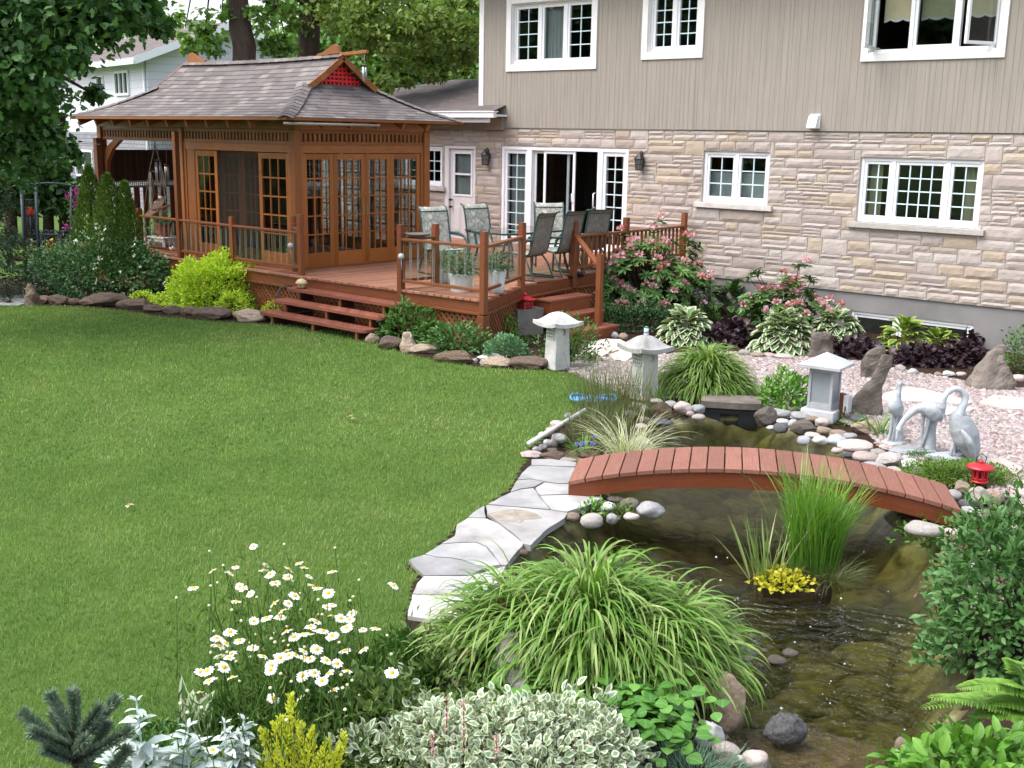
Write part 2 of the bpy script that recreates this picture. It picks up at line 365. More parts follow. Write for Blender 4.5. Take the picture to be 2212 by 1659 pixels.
M['granite'] = m_stone('cast_granite', [(.36, .37, .39), (.46, .47, .49), (.54, .55, .57)], .8, 3., .3, (.22, .225, .235), 110.)
M['cast'] = m_stone('cast_stone', [(.25, .25, .235), (.42, .42, .40), (.52, .52, .50)], .85, 4.5, .5, (.20, .20, .18), 90.)
M['crane'] = m_stone('crane_stone', [(.26, .29, .315), (.40, .43, .455), (.50, .53, .55)], .75, 9., .6, (.20, .22, .24), 75.)
M['flag'] = m_stone('flagstone', [(.20, .19, .18), (.37, .36, .352), (.47, .465, .46)], .7, 2.2, .35, (.40, .38, .37), 40.)
M['flag_grey'] = m_stone('flagstone_grey', [(.20, .20, .205), (.31, .31, .31), (.45, .445, .44)], .7, 2.6, .35, (.28, .28, .28), 40.)
M['flag_tan'] = m_stone('flagstone_tan', [(.50, .44, .37), (.66, .61, .54), (.74, .70, .64)], .75, 2.2, .35, (.36, .32, .27), 40.)
M['aggregate'] = m_stone('aggregate', [(.42, .35, .31), (.50, .43, .39), (.56, .49, .45)], .9, 30., .5, (.26, .2, .18), 190.)
M['concrete'] = m_stone('concrete', [(.155, .148, .148), (.20, .192, .19), (.235, .225, .222)], .9, 1.4, .2, (.16, .15, .15), 80.)
M['blockconc'] = m_stone('block_concrete', [(.11, .10, .09), (.16, .148, .133), (.20, .186, .17)], .9, 4, .3, (.2, .19, .18), 80.)
STC = dict(grey=[(.20, .20, .21), (.34, .34, .34), (.42, .41, .41)], blue=[(.22, .24, .27), (.36, .38, .41), (.46, .47, .50)], pink=[(.30, .23, .21), (.45, .37, .34), (.52, .45, .42)], tan=[(.24, .18, .13), (.36, .28, .21), (.45, .36, .28)],
           pale=[(.33, .30, .275), (.44, .41, .38), (.52, .49, .46)], white=[(.42, .42, .41), (.55, .55, .54), (.63, .63, .62)], dark=[(.07, .07, .075), (.14, .14, .145), (.20, .20, .205)], brown=[(.085, .058, .043), (.15, .105, .08), (.22, .165, .125)], slate=[(.10, .085, .072), (.16, .135, .115), (.21, .18, .155)])
for k, v in STC.items(): M['r_'+k] = m_stone('rock_'+k, v, .62 if k in ('grey', 'blue', 'pink', 'dark') else .82, 6., .35 if k in ('grey', 'blue', 'pink', 'white') else .9, None, 70.)
M['r_moss'] = m_stone('rock_moss', STC['brown'], .9, 6., .8, None, 70., moss=(.10, .085, .015))
M['r_brownmoss'] = m_stone('rock_brownmoss', STC['brown'], .9, 6., .8, None, 70., moss=(.09, .06, .02))
M['r_speckle'] = m_stone('rock_speckle', STC['pink'], .6, 5., .3, (.14, .09, .08), 95.)
M['frost'] = m_plain('frosted_glass', (.26, .29, .31), .35, .5, var=.15, sc=3)
M['pane'] = m_glass('window_glass', (.80, .84, .84), 1.0)
M['strip'] = m_glass('glass_strip', (.965, .98, .97), .45)
M['stripedge'] = m_plain('glass_edge', (.26, .30, .28), .2, .5)
M['tableglass'] = m_glass('table_glass', (.72, .88, .84), 1.5)
M['curtain'] = m_leaf('curtain_cloth', [(.42, .44, .44), (.55, .56, .56)], trans=.3, rough=.8)
M['cream'] = m_leaf('cream_cloth', [(.42, .38, .24), (.5, .46, .3)], trans=.3, rough=.8)
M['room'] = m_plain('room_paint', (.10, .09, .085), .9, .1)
M['pvc'] = m_plain('pvc_white', (.70, .70, .68), .4, .4)
M['boxplastic'] = m_plain('black_plastic', (.016, .018, .02), .42, .5, bump=.1)
M['bluenet'] = m_plain('blue_net', (.10, .32, .62), .5, .4)
M['rope'] = m_plain('rope', (.55, .53, .49), .8, .2)
M['chime'] = m_plain('chime_metal', (.5, .52, .54), .3, .5, .6)
M['yellowpaint'] = m_plain('pale_yellow', (.58, .46, .26), .5, .4, var=.2, sc=20)

# ------------------------------------------------------------------ camera, light
cam = bpy.data.cameras.new('camera'); co = bpy.data.objects.new('camera', cam); COL.objects.link(co); SC.camera = co
cam.sensor_width = 36; cam.lens = FPX/2212*36; cam.clip_end = 3000; cam.clip_start = .05
mw = Matrix.Identity(4)
for i in range(3): mw[i][0] = _RT[i]; mw[i][1] = _UP[i]; mw[i][2] = -_F[i]; mw[i][3] = CAM[i]
co.matrix_world = mw
SUN_EL, SUN_AZ = R(58), R(215)          # azimuth clockwise from +Y: behind the camera, to its left
w = bpy.data.worlds.new('World'); SC.world = w; w.use_nodes = True; wt = w.node_tree; wt.nodes.clear()
sky = wt.nodes.new('ShaderNodeTexSky'); sky.sky_type = 'NISHITA'; sky.sun_disc = False; sky.sun_elevation = SUN_EL; sky.sun_rotation = SUN_AZ; sky.air_density = 1.; sky.dust_density = 4.; sky.ozone_density = 1.
hs = wt.nodes.new('ShaderNodeHueSaturation'); hs.inputs['Saturation'].default_value = .5; hs.inputs['Value'].default_value = 1.5
bg = wt.nodes.new('ShaderNodeBackground'); bg.inputs[1].default_value = .15; wo = wt.nodes.new('ShaderNodeOutputWorld')
wt.links.new(sky.outputs[0], hs.inputs['Color']); wt.links.new(hs.outputs[0], bg.inputs[0]); wt.links.new(bg.outputs[0], wo.inputs[0])
sl = bpy.data.lights.new('sun', 'SUN'); sl.energy = .65; sl.angle = R(40); sl.color = (1, .97, .93); so = bpy.data.objects.new('sun', sl); COL.objects.link(so)
sd = Vector((math.sin(SUN_AZ)*math.cos(SUN_EL), math.cos(SUN_AZ)*math.cos(SUN_EL), math.sin(SUN_EL))); so.rotation_euler = sd.to_track_quat('Z', 'Y').to_euler(); so.location = (0, 0, 30)
vs = SC.view_settings; SC.display_settings.display_device = 'sRGB'; vs.view_transform = 'Standard'; vs.look = 'None'; vs.exposure = 1.0; vs.gamma = 1; vs.use_curve_mapping = False
SC.cycles.max_bounces = 8; SC.cycles.transparent_max_bounces = 24; SC.cycles.diffuse_bounces = 3; SC.cycles.glossy_bounces = 3; SC.cycles.caustics_reflective = False; SC.cycles.caustics_refractive = False; SC.cycles.sample_clamp_indirect = 6

# ------------------------------------------------------------------ ground zones
def poly(lst, dz=0.): return [tuple(gat(*p, dz)[:2]) for p in lst]
WZ = -0.13
pond = [tuple(at(*p, WZ)[:2]) for p in [(1525, 905), (1450, 915), (1415, 932), (1380, 948), (1355, 985), (1290, 995), (1215, 985), (1205, 1000), (1290, 1060), (1300, 1085), (1232, 1130), (1190, 1160), (1140, 1195), (1085, 1225), (1120, 1290), (1290, 1400), (1440, 1490), (1520, 1545), (1545, 1590), (1580, 1625), (1640, 1640), (1640, 1720), (2050, 1720), (2070, 1600), (2090, 1500), (2085, 1400), (2070, 1300), (2060, 1220), (2045, 1180), (1975, 1150), (1925, 1120), (1965, 1085), (1950, 1050), (1900, 1020), (1850, 985), (1800, 965), (1745, 945), (1690, 925), (1640, 905)]]
lawn = poly([(-900, 700), (-60, 655), (0, 661), (60, 660), (180, 664), (270, 672), (330, 682), (410, 690), (480, 697), (560, 700), (640, 705), (700, 712), (790, 730), (830, 748), (880, 766), (950, 780), (1010, 790), (1100, 798), (1180, 800), (1225, 806), (1262, 818), (1310, 835), (1350, 850), (1320, 872), (1275, 890), (1230, 908), (1195, 930), (1165, 952), (1135, 972), (1140, 992), (1118, 1020), (1103, 1055), (1052, 1092), (1000, 1130), (978, 1150), (930, 1190), (905, 1208), (873, 1228), (910, 1240), (890, 1262), (880, 1310), (868, 1390), (840, 1450), (700, 1500), (560, 1520), (450, 1560), (330, 1610), (250, 1660), (120, 1700), (-100, 1780), (-400, 1900), (-900, 2300), (-2500, 2600)])
gravel = poly([(1225, 800), (1262, 818), (1340, 850), (1380, 862), (1430, 860), (1500, 858), (1640, 885), (1730, 900), (1800, 905), (1870, 930), (1900, 960), (1950, 1000), (2060, 1010), (2150, 1060), (2200, 1090), (2330, 1150), (2600, 1000), (2500, 900), (2240, 842), (2110, 828), (2040, 815), (1960, 800), (1900, 790), (1830, 775), (1720, 765), (1600, 762), (1545, 757), (1400, 768), (1300, 745), (1262, 735), (1240, 775)])
pathz = poly([(-300, 640), (-60, 655), (0, 661), (60, 660), (75, 640), (150, 612), (180, 600), (110, 595), (60, 612), (0, 625), (-300, 612)])
def inside(P, x, y):
    P = np.array(P); x = np.asarray(x); y = np.asarray(y); r = np.zeros(x.shape, bool); n = len(P)
    for i in range(n):
        (x1, y1), (x2, y2) = P[i], P[(i+1) % n]
        c = ((y1 > y) != (y2 > y)) & (x < (x2-x1)*(y-y1)/(y2-y1+1e-12)+x1); r ^= c
    return r
def pdist(P, x, y):
    d = np.full(np.shape(x), 1e9)
    for i in range(len(P)):
        (x1, y1), (x2, y2) = P[i], P[(i+1) % len(P)]; dx, dy = x2-x1, y2-y1; t = np.clip(((x-x1)*dx+(y-y1)*dy)/(dx*dx+dy*dy+1e-12), 0, 1)
        d = np.minimum(d, np.hypot(x-x1-t*dx, y-y1-t*dy))
    return d
def gzv(x, y):
    s = lambda a, b, v: (lambda t: t*t*(3-2*t))(np.clip((v-a)/(b-a), 0, 1))
    return -0.2*s(-11.9, -10.6, x)*s(11.9, 13.3, y)-0.1*s(-11.5, -10, x)*s(14.5, 17.5, y)
bedL = poly([(60, 660), (180, 664), (270, 672), (330, 682), (410, 690), (480, 697), (560, 700), (640, 705), (700, 690), (640, 560), (300, 560), (180, 600), (90, 615), (75, 640)])
# one height-field, its cells shared out between lawn, beds, gravel, path and pond bottom
X0, X1, Y0, Y1, ST = -25.2, 1.2, 1.6, 18.85, .05
gx = np.arange(X0, X1+ST/2, ST); gy = np.arange(Y0, Y1+ST/2, ST); GX, GY = np.meshgrid(gx, gy); nx, ny = len(gx), len(gy)
GZ = gzv(GX, GY); ip = inside(pond, GX, GY); dp = pdist(pond, GX, GY)
nz = np.array([[noise.noise((x*1.3, y*1.3, 3)) for x in gx[::8]] for y in gy[::8]]); nz = np.kron(nz, np.ones((8, 8)))[:ny, :nx]
GZ = np.where(ip, GZ-.06-np.minimum(dp/.28, 1.)*.42-np.minimum(dp/1.2, 1.)*.12, np.where(dp < .35, GZ-.06*(1-dp/.35), GZ))
cxm = (GX[:-1, :-1]+ST/2); cym = (GY[:-1, :-1]+ST/2)
cp = inside(pond, cxm, cym); cl = inside(lawn, cxm, cym) & ~cp; cg = (inside(gravel, cxm, cym) | ((cxm > -2.6) & (cym > 7.3) & (cym < 15.5))) & ~cp & ~cl; cpa = inside(pathz, cxm, cym) & ~cl
far = (cxm < -19) & (cym > 13.0) & ~cpa; farl = (cxm < -22.5) & ~cpa
zone = np.where(cp, 0, np.where(cl | farl, 1, np.where(cg, 2, np.where(cpa, 3, 4))))
def m_lawn():
    t = NT('lawn_turf'); n = t.noise(t.obj(), 1.1, 5, .6); f = t.noise(t.obj(), 60, 3)
    c = t.mix(t.maprange(n, .3, .7), (.05, .12, .022), (.08, .16, .03)); c = t.mix(t.math('MULTIPLY', f, .5), c, (.09, .085, .03))
    return t.done(t.bsdf(c, .9, .1, normal=t.bump(f, .6, .02)))
def m_soil(name, a, b):
    t = NT(name); n = t.noise(t.obj(), 9, 6, .7); f = t.noise(t.obj(), 70, 4, .7); c = t.mix(t.maprange(n, .3, .7), a, b); c = t.mix(t.math('MULTIPLY', f, .5), c, mul(b, 1.7))
    return t.done(t.bsdf(c, .95, .1, normal=t.bump(t.math('ADD', n, f), .9, .03)))
def m_gravel():
    t = NT('gravel_bed'); v = t.n('ShaderNodeTexVoronoi'); t.l(t.obj(), v.inputs['Vector']); v.inputs['Scale'].default_value = 38
    c = t.ramp(t.math('FRACT', t.math('MULTIPLY', v.outputs['Distance'], 7.3)), [(0, (.20, .16, .155)), (.4, (.32, .27, .26)), (.7, (.42, .37, .36)), (1, (.28, .23, .225))]); c2 = t.mix(.6, c, v.outputs['Color'], 'SOFT_LIGHT')
    return t.done(t.bsdf(c2, .85, .2, normal=t.bump(v.outputs['Distance'], .8, -.02)))
M['lawn'] = m_lawn(); M['soil'] = m_soil('soil', (.022, .014, .010), (.05, .032, .022)); M['gravel'] = m_gravel()
def m_pondbed():
    t = NT('pond_bottom'); r = t.attr(); n = t.noise(t.obj(), 5, 5, .65); c = t.ramp(r, [(0, (.05, .048, .022)), (.5, (.19, .18, .09)), (1, (.33, .31, .17))])
    c = t.mix(t.maprange(n, .4, .7), c, (.05, .045, .012)); return t.done(t.bsdf(c, .8, .2, normal=t.bump(n, .6, .03)))
M['pondbed'] = m_pondbed()
# cobbled pond bottom: cellular lumps
px_, py_ = GX[ip], GY[ip]; sd_ = RNG.uniform([px_.min(), py_.min()], [px_.max(), py_.max()], (1500, 2)); 
keep = []
for q in sd_:
    if all((q[0]-k[0])**2+(q[1]-k[1])**2 > .27**2 for k in keep): keep.append(q)
sd_ = np.array(keep); RN0 = np.zeros(GX.shape); idx = np.argwhere(ip); tone = RNG.random(len(sd_))
for i0 in range(0, len(idx), 4000):
    I = idx[i0:i0+4000]; x = GX[I[:, 0], I[:, 1]]; y = GY[I[:, 0], I[:, 1]]; D = np.hypot(x[:, None]-sd_[None, :, 0], y[:, None]-sd_[None, :, 1]); o = np.argsort(D, 1)[:, :2]
    d1 = np.take_along_axis(D, o[:, :1], 1)[:, 0]; d2 = np.take_along_axis(D, o[:, 1:2], 1)[:, 0]; e = np.clip((d2-d1)/.10, 0, 1); lump = np.sqrt(e)
    GZ[I[:, 0], I[:, 1]] += .085*lump*np.minimum(1, dp[I[:, 0], I[:, 1]]/.12); RN0[I[:, 0], I[:, 1]] = (.25+.75*tone[o[:, 0]])*np.minimum(1, e*1.6)
VV = np.stack([GX, GY, GZ], -1).reshape(-1, 3)
def zone_mesh(name, z, mat):
    J, I = np.nonzero(zone == z); a = J*nx+I; F = np.stack([a, a+1, a+1+nx, a+nx], 1); u, inv = np.unique(F, return_inverse=True)
    o = np_mesh(name, VV[u], inv.reshape(F.shape), mat, None, VV[u, :2], RN0.ravel()[u], smooth=True); return tag(o, kind='structure')
zone_mesh('pond_bed', 0, M['pondbed']); zone_mesh('lawn', 1, M['lawn']); zone_mesh('gravel_path', 2, M['gravel']); zone_mesh('garden_path', 3, M['soil']); zone_mesh('garden_bed', 4, M['soil'])
g = MB(); B = 900.
for q in ([(-B, -B), (B, -B), (B, Y0), (-B, Y0)], [(-B, Y1), (B, Y1), (B, B), (-B, B)], [(-B, Y0), (X0, Y0), (X0, Y1), (-B, Y1)], [(X1, Y0), (B, Y0), (B, Y1), (X1, Y1)]): g.add([(x, y, -.001) for x, y in q], [(0, 1, 2, 3)])
tag(g.build('ground', M['lawn']), kind='structure')

# ------------------------------------------------------------------ pond water
def m_water():
    t = NT('pond_water'); o = t.obj(); sp = t.n('ShaderNodeSeparateXYZ'); t.l(o, sp.inputs[0])
    c0 = at(1820, 1600, WZ); dx = t.math('SUBTRACT', sp.outputs[0], float(c0[0])); dy = t.math('SUBTRACT', sp.outputs[1], float(c0[1])); d = t.math('SQRT', t.math('ADD', t.math('MULTIPLY', dx, dx), t.math('MULTIPLY', dy, dy)))
    wv = t.math('SINE', t.math('ADD', t.math('MULTIPLY', d, -52.), t.math('MULTIPLY', t.noise(o, 5, 3, .55), 15)))
    near = t.maprange(d, .5, 2.0, 1., .0); n2 = t.noise(t.map(o, (9, 9, 9)), 2., 4, .6)
    h = t.math('ADD', t.math('MULTIPLY', t.math('MULTIPLY', wv, .85), near), t.math('MULTIPLY', n2, t.maprange(d, .5, 2.2, .7, .06)))
    nm = t.bump(h, 1., .085)
    tr = t.n('ShaderNodeBsdfTransparent'); tr.inputs[0].default_value = (.97, .97, .92, 1); gl = t.n('ShaderNodeBsdfGlossy'); gl.inputs['Roughness'].default_value = .03; t.l(nm, gl.inputs['Normal'])
    fr = t.fres(1.42); t.l(nm, fr.inputs['Normal']); mx = t.n('ShaderNodeMixShader')
    t.l(fr.outputs[0], mx.inputs[0]); t.l(tr.outputs[0], mx.inputs[1]); t.l(gl.outputs[0], mx.inputs[2]); va = t.n('ShaderNodeVolumeAbsorption'); va.inputs['Color'].default_value = (.60, .61, .34, 1); va.inputs['Density'].default_value = 3.0; t.l(va.outputs[0], t.out.inputs['Volume']); return t.done(mx)
M['water'] = m_water()
g = MB(); xs = [p[0] for p in pond]; ys = [p[1] for p in pond]
wl = [(x, y, WZ) for x, y in pond]; g.add(wl, [tuple(reversed(tt)) if (Vector(wl[tt[1]])-Vector(wl[tt[0]])).cross(Vector(wl[tt[2]])-Vector(wl[tt[0]])).z < 0 else tuple(tt) for tt in tessellate_polygon([[Vector(p) for p in wl]])])
q_ = [(x, y, -1.2) for x, y in pond]; n_ = len(q_); fl = g.f[-1]; g.add(q_, [tuple(reversed([j for j in f])) for f in list(g.f)]); ar = sum(pond[i-1][0]*pond[i][1]-pond[i][0]*pond[i-1][1] for i in range(n_)); g.add(wl+q_, [((i, n_+i, n_+(i+1) % n_, (i+1) % n_) if ar > 0 else ((i+1) % n_, n_+(i+1) % n_, n_+i, i)) for i in range(n_)])
tag(g.build('pond_water', M['water']), kind='structure')
b_ = MB()                                        # floating foam bubbles
for i in range(75):
    u_ = random.random()
    if u_ < .6: p = at(random.gauss(1760, 130), random.gauss(1440, 85), WZ)
    else: p = at(random.uniform(1230, 1950), random.uniform(1180, 1400), WZ)
    if not inside(pond, np.array([p[0]]), np.array([p[1]]))[0]: continue
    r_ = random.choice((.003, .004, .005, .006, .009)); b_.lathe([(r_, 0), (r_*.8, r_*.55), (r_*.35, r_*.9)], (p[0], p[1], WZ+.001), 8)
M['foam'] = m_plain('foam', (.72, .75, .78), .15, .6)
tag(b_.build('foam_bubbles', M['foam']), 'small white foam bubbles floating on the dark pond water', 'foam', kind='stuff')

# ------------------------------------------------------------------ lawn grass
def scatter(P, n, box=None):
    P_ = np.array(P); lo = P_.min(0) if box is None else np.array(box[0]); hi = P_.max(0) if box is None else np.array(box[1]); q = RNG.uniform(lo, hi, (n, 2)); return q[inside(P, q[:, 0], q[:, 1])]
def in_view(q, z=0., m=60):
    d = np.column_stack([q, np.full(len(q), z)])-CAM; zc = d@_F; x = 1106+FPX*(d@_RT)/zc; y = 829.5-FPX*(d@_UP)/zc
    return (zc > .3) & (x > -m*6) & (x < 2212+m*6) & (y < 1659+m*5)
def lawn_grass():
    parts = []
    for (r0, r1, dens, w, h) in ((0, 7.0, 5600, .0034, .036), (7.0, 10.5, 3600, .0046, .034), (10.5, 22, 1400, .0085, .033)):
        q = scatter(lawn, int(dens*24*14), ((-22, 2), (0, 14))) if False else None
        P_ = np.array(lawn); lo = np.maximum(P_.min(0), (-21.5, 1.7)); hi = np.minimum(P_.max(0), (0, 14)); q = RNG.uniform(lo, hi, (int(dens*(hi-lo).prod()), 2))
        rr = np.hypot(q[:, 0], q[:, 1]); q = q[(rr >= r0) & (rr < r1)]; q = q[in_view(q)]; q = q[inside(lawn, q[:, 0], q[:, 1])]
        n = len(q); az = RNG.uniform(0, 2*PI, n); base = np.column_stack([q, np.zeros(n)]); lean = RNG.uniform(.15, .95, n); ed = np.clip(1-pdist(lawn, q[:, 0], q[:, 1])/.10, 0, 1); hh = h*RNG.uniform(.5, 1.15, n)*(1+.7*ed*RNG.random(n))
        tip = base+np.stack([np.cos(az)*lean*hh, np.sin(az)*lean*hh, hh], 1); sd2 = np.stack([-np.sin(az), np.cos(az), np.zeros(n)], 1)*(w/2)*RNG.uniform(.7, 1.3, n)[:, None]
        mid = base*.5+tip*.5+np.array([0, 0, 1])*(hh*.14)[:, None]
        V = np.stack([base-sd2, base+sd2, mid+sd2*.8, mid-sd2*.8, tip], 1).reshape(-1, 3); k = np.arange(n)[:, None]*5
        F = np.concatenate([k+np.array([0, 1, 2]), k+np.array([0, 2, 3]), k+np.array([3, 2, 4])])
        pat = np.array([noise.noise((x*.55, y*.55, 0))+.6*noise.noise((x*1.9, y*1.9, 5))+.35*noise.noise((x*6, y*6, 2))+.16*math.sin((x*.55+y*.83)*5.6) for x, y in q])
        # faint mowing stripes run towards the house
        rn = np.clip(RNG.random(n)*.60+.18+pat*.30+(RNG.random(n) < .05)*.5, 0, 1)
        parts.append((V, F, np.tile(np.array([(0, 0), (1, 0), (1, .5), (0, .5), (.5, 1.)]), (n, 1)), np.repeat(rn, 5)))
    o = merge('lawn_grass', parts, M['grass']); tag(o, 'short mown green grass blades covering the whole lawn', 'grass', kind='stuff')
M['grass'] = m_leaf('grass_blade', [(.070, .155, .032), (.108, .215, .040), (.148, .255, .050), (.20, .295, .072), (.32, .32, .15)], trans=.38, rough=.5, spec=.25)
lawn_grass()

# ------------------------------------------------------------------ gravel pebbles
def pebbles(name, P, dens, r, label, mat, lim=None):
    P_ = np.array(P); lo = P_.min(0); hi = np.minimum(P_.max(0), (.5, 18)); q = RNG.uniform(lo, hi, (int(dens*(hi-lo).prod()), 2)); q = q[in_view(q)]; q = q[inside(P, q[:, 0], q[:, 1])]; n = len(q)
    T = np.array([(1, 0, 0), (.3, .95, .1), (-.8, .6, 0), (-.8, -.6, .05), (.3, -.95, 0), (.45, .3, .8), (-.4, .35, .85), (-.35, -.45, .75), (.5, -.35, .8)])
    F0 = np.array([(0, 1, 5), (1, 2, 6), (1, 6, 5), (2, 3, 7), (2, 7, 6), (3, 4, 7), (4, 8, 7), (4, 0, 8), (0, 5, 8), (5, 6, 7), (5, 7, 8)])
    s = r*RNG.lognormal(0, .38, (n, 1, 1))*np.stack([np.ones(n), RNG.uniform(.6, 1, n), RNG.uniform(.45, .8, n)], 1)[:, None]; a = RNG.uniform(0, 2*PI, n); c_, s_ = np.cos(a), np.sin(a)
    L = T[None]*s+RNG.normal(0, .1, (n, 9, 3))*s; V = np.stack([L[..., 0]*c_[:, None]-L[..., 1]*s_[:, None], L[..., 0]*s_[:, None]+L[..., 1]*c_[:, None], L[..., 2]-.3*s[..., 2]], -1)
    V += np.column_stack([q, gzv(q[:, 0], q[:, 1])+.004])[:, None]; F = (np.arange(n)[:, None, None]*9+F0[None]).reshape(-1, 3)
    o = np_mesh(name, V.reshape(-1, 3), F, mat, None, None, np.repeat(RNG.random(n), 9), smooth=True); return tag(o, label, 'gravel', kind='stuff')
def m_pebble():
    t = NT('pebble'); c = t.ramp(t.attr(), [(0, (.14, .105, .10)), (.2, (.29, .22, .21)), (.45, (.38, .32, .305)), (.7, (.46, .42, .405)), (.85, (.20, .19, .19)), (1, (.58, .555, .54))]); n = t.noise(t.obj(), 130, 3)
    return t.done(t.bsdf(t.mix(t.math('MULTIPLY', n, .4), c, (.25, .18, .17)), .75, .3))
M['pebble'] = m_pebble()
pebbles('gravel_pebbles', gravel, 1150, .0205, 'loose pinkish white gravel covering the ground between pond and house', M['pebble'])
mulch = [p for p in bedL]
# ------------------------------------------------------------------ the house
def rect_sub(rects, h):
    out = []
    for (a, b, c, d) in rects:
        x0, x1, z0, z1 = h
        if b <= x0 or a >= x1 or d <= z0 or c >= z1: out.append((a, b, c, d)); continue
        if a < x0: out.append((a, x0, c, d))
        if b > x1: out.append((x1, b, c, d))
        m0, m1 = max(a, x0), min(b, x1)
        if c < z0: out.append((m0, m1, c, z0))
        if d > z1: out.append((m0, m1, z1, d))
    return out
def holes_sub(rects, hs):
    for h in hs: rects = rect_sub(rects, h)
    return [r for r in rects if r[1]-r[0] > .012 and r[3]-r[2] > .012]
HY = 18.7; HXL, HXR = -17.3, -1.5; WXL = -24.0
W1, W2, W3 = (-16.42, -14.28, 4.42, 5.66), (-12.94, -11.82, 4.56, 5.66), (-8.47, -6.38, 4.40, 5.66)
W4, W5, PD, SD, WW = (-11.58, -10.2, 1.80, 2.74), (-8.47, -6.41, 1.62, 2.70), (-16.68, -13.32, .66, 2.74), (-18.42, -17.46, .66, 2.72), (-19.75, -18.50, 1.80, 2.70)
BW, BW2 = (-8.44, -6.32, -.42, .07), (-10.5, -9.7, -.42, .03)
house = thing('house', 'two-storey house with beige siding over pale stone walls behind the deck', 'house', (-9, HY, 0))
def m_ashlar():
    t = NT('ashlar_stone'); r = t.attr(); c = t.ramp(r, [(0, (.42, .37, .345)), (.2, (.36, .31, .29)), (.38, (.47, .43, .405)), (.55, (.40, .345, .32)), (.7, (.30, .25, .235)), (.82, (.37, .295, .215)), (.93, (.41, .335, .25)), (1, (.49, .445, .415))])
    n = t.noise(t.obj(), 7, 6, .65); f = t.noise(t.obj(), 45, 4, .6); c = t.mix(t.math('MULTIPLY', t.maprange(n, .38, .7), .45), c, (.36, .28, .22)); c = t.mix(t.math('MULTIPLY', t.maprange(t.noise(t.map(t.obj(), (1.2, 1, .5)), 1.6, 5, .7), .52, .75), .5), c, (.22, .18, .155)); c = t.mix(t.math('MULTIPLY', f, .25), c, (.62, .55, .50))
    return t.done(t.bsdf(c, .85, .2, normal=t.bump(t.math('ADD', n, t.math('MULTIPLY', f, .4)), .7, .02)))
M['ashlar'] = m_ashlar(); M['mortar'] = m_plain('mortar', (.47, .45, .435), .95, .1, var=.08, sc=20, bump=.3)
t_ = NT('siding_paint'); n_ = t_.noise(t_.map(t_.obj(), (7, 1, .35)), 2.2, 5, .65); n2_ = t_.noise(t_.obj(), 1.1, 4, .6); c_ = t_.mix(t_.maprange(n_, .35, .72), (.335, .298, .256), (.268, .238, .205)); c_ = t_.mix(t_.math('MULTIPLY', t_.attr(), .10), c_, (.25, .222, .19)); c_ = t_.mix(t_.math('MULTIPLY', t_.maprange(n2_, .5, .75), .25), c_, (.36, .325, .285)); M['siding'] = t_.done(t_.bsdf(c_, .8, .2, normal=t_.bump(t_.noise(t_.obj(), 60, 3), .2, .004)))
M['sill'] = m_stone('sill_stone', [(.42, .38, .36), (.54, .50, .47), (.60, .56, .53)], .85, 6, .5, (.36, .32, .30), 60)
rs = random.Random(5)
holes = [(h[0]-.0, h[1]+.0, h[2]-(.0 if h is PD or h is SD else .10), h[3]+.0) for h in (W4, W5, PD, SD, WW)]
st = MB()
def block(x0, x1, z0, z1):
    x0 += .005; x1 -= .005; z0 += .005; z1 -= .005
    if x1-x0 < .02 or z1-z0 < .015: return
    w, h = x1-x0, z1-z0; nx_, nz_ = max(3, min(9, int(w/.07)+2)), max(3, int(h/.06)+2); rockf = rs.random(); tone = rs.random(); ph = rs.random()*50
    P = []
    for i in range(nz_+2):
        row = []
        for j in range(nx_+2):
            u = min(1, max(0, (j-1)/(nx_-1))); v = min(1, max(0, (i-1)/(nz_-1))); x = x0+u*w; z = z0+v*h
            if i in (0, nz_+1) or j in (0, nx_+1): d = -.004
            else:
                e = min(min(u, 1-u)*w, min(v, 1-v)*h); d = .014+min(.02, e*.45)*(.35+.65*rockf)+.010*noise.noise((x*9+ph, z*12, ph))*(0 if e < .001 else 1)
                x += .004*noise.noise((x*30, z*30, ph)); z += .004*noise.noise((x*30, z*30, ph+9))
            row.append((x, HY-d, z))
        P.append(row)
    st.add([p for r in P for p in r], [(i*(nx_+2)+j, i*(nx_+2)+j+1, (i+1)*(nx_+2)+j+1, (i+1)*(nx_+2)+j) for i in range(nz_+1) for j in range(nx_+1)], 0, False, None, tone)
z = .39
while z < 3.10:
    bh = rs.choice((.17, .2, .23, .27)); bh = 3.11-z if 3.11-z < bh+.09 else bh
    x = WXL
    while x < HXR:
        L = rs.uniform(.35, .95); L = HXR-x if HXR-x < L+.2 else L; ty = rs.random()
        cuts = [0, 1] if ty < .34 else ([0, .36, 1] if ty < .52 else [0, .62, 1] if ty < .72 else [0, .5, 1] if ty < .85 else [0, .33, .66, 1])
        for a, b in zip(cuts[:-1], cuts[1:]):
            xs_ = [x, x+L]
            if L > .55 and (b-a) < .8 and rs.random() < .75: xs_ = [x, x+L*rs.uniform(.3, .7), x+L]
            elif L > .75 and (b-a) == 1 and rs.random() < .6: xs_ = [x, x+L*rs.uniform(.35, .65), x+L]
            for p, q in zip(xs_[:-1], xs_[1:]):
                for rct in holes_sub([(p, q, z+a*bh, z+b*bh)], holes): block(*rct)
        x += L
    z += bh
st.build('stone_wall', M['ashlar'], house)
mo = MB()
for (a, b, c, d) in holes_sub([(WXL, HXR, .39, 3.12)], holes): mo.box(a, b, HY, HY+.16, c, d)
mo.build('mortar', M['mortar'], house.children[0])
up = [tuple(h) for h in (W1, W2, W3)]
sg = MB(); x = HXL+.10
while x < HXR:
    wd = rs.choice((.075, .095, .095, .115, .14))
    for (a, b, c, d) in holes_sub([(x, min(x+wd, HXR), 3.13, 6.4)], up): sg.box(a+.002, b-.002, HY-.042, HY-.022, c, d)
    x += wd
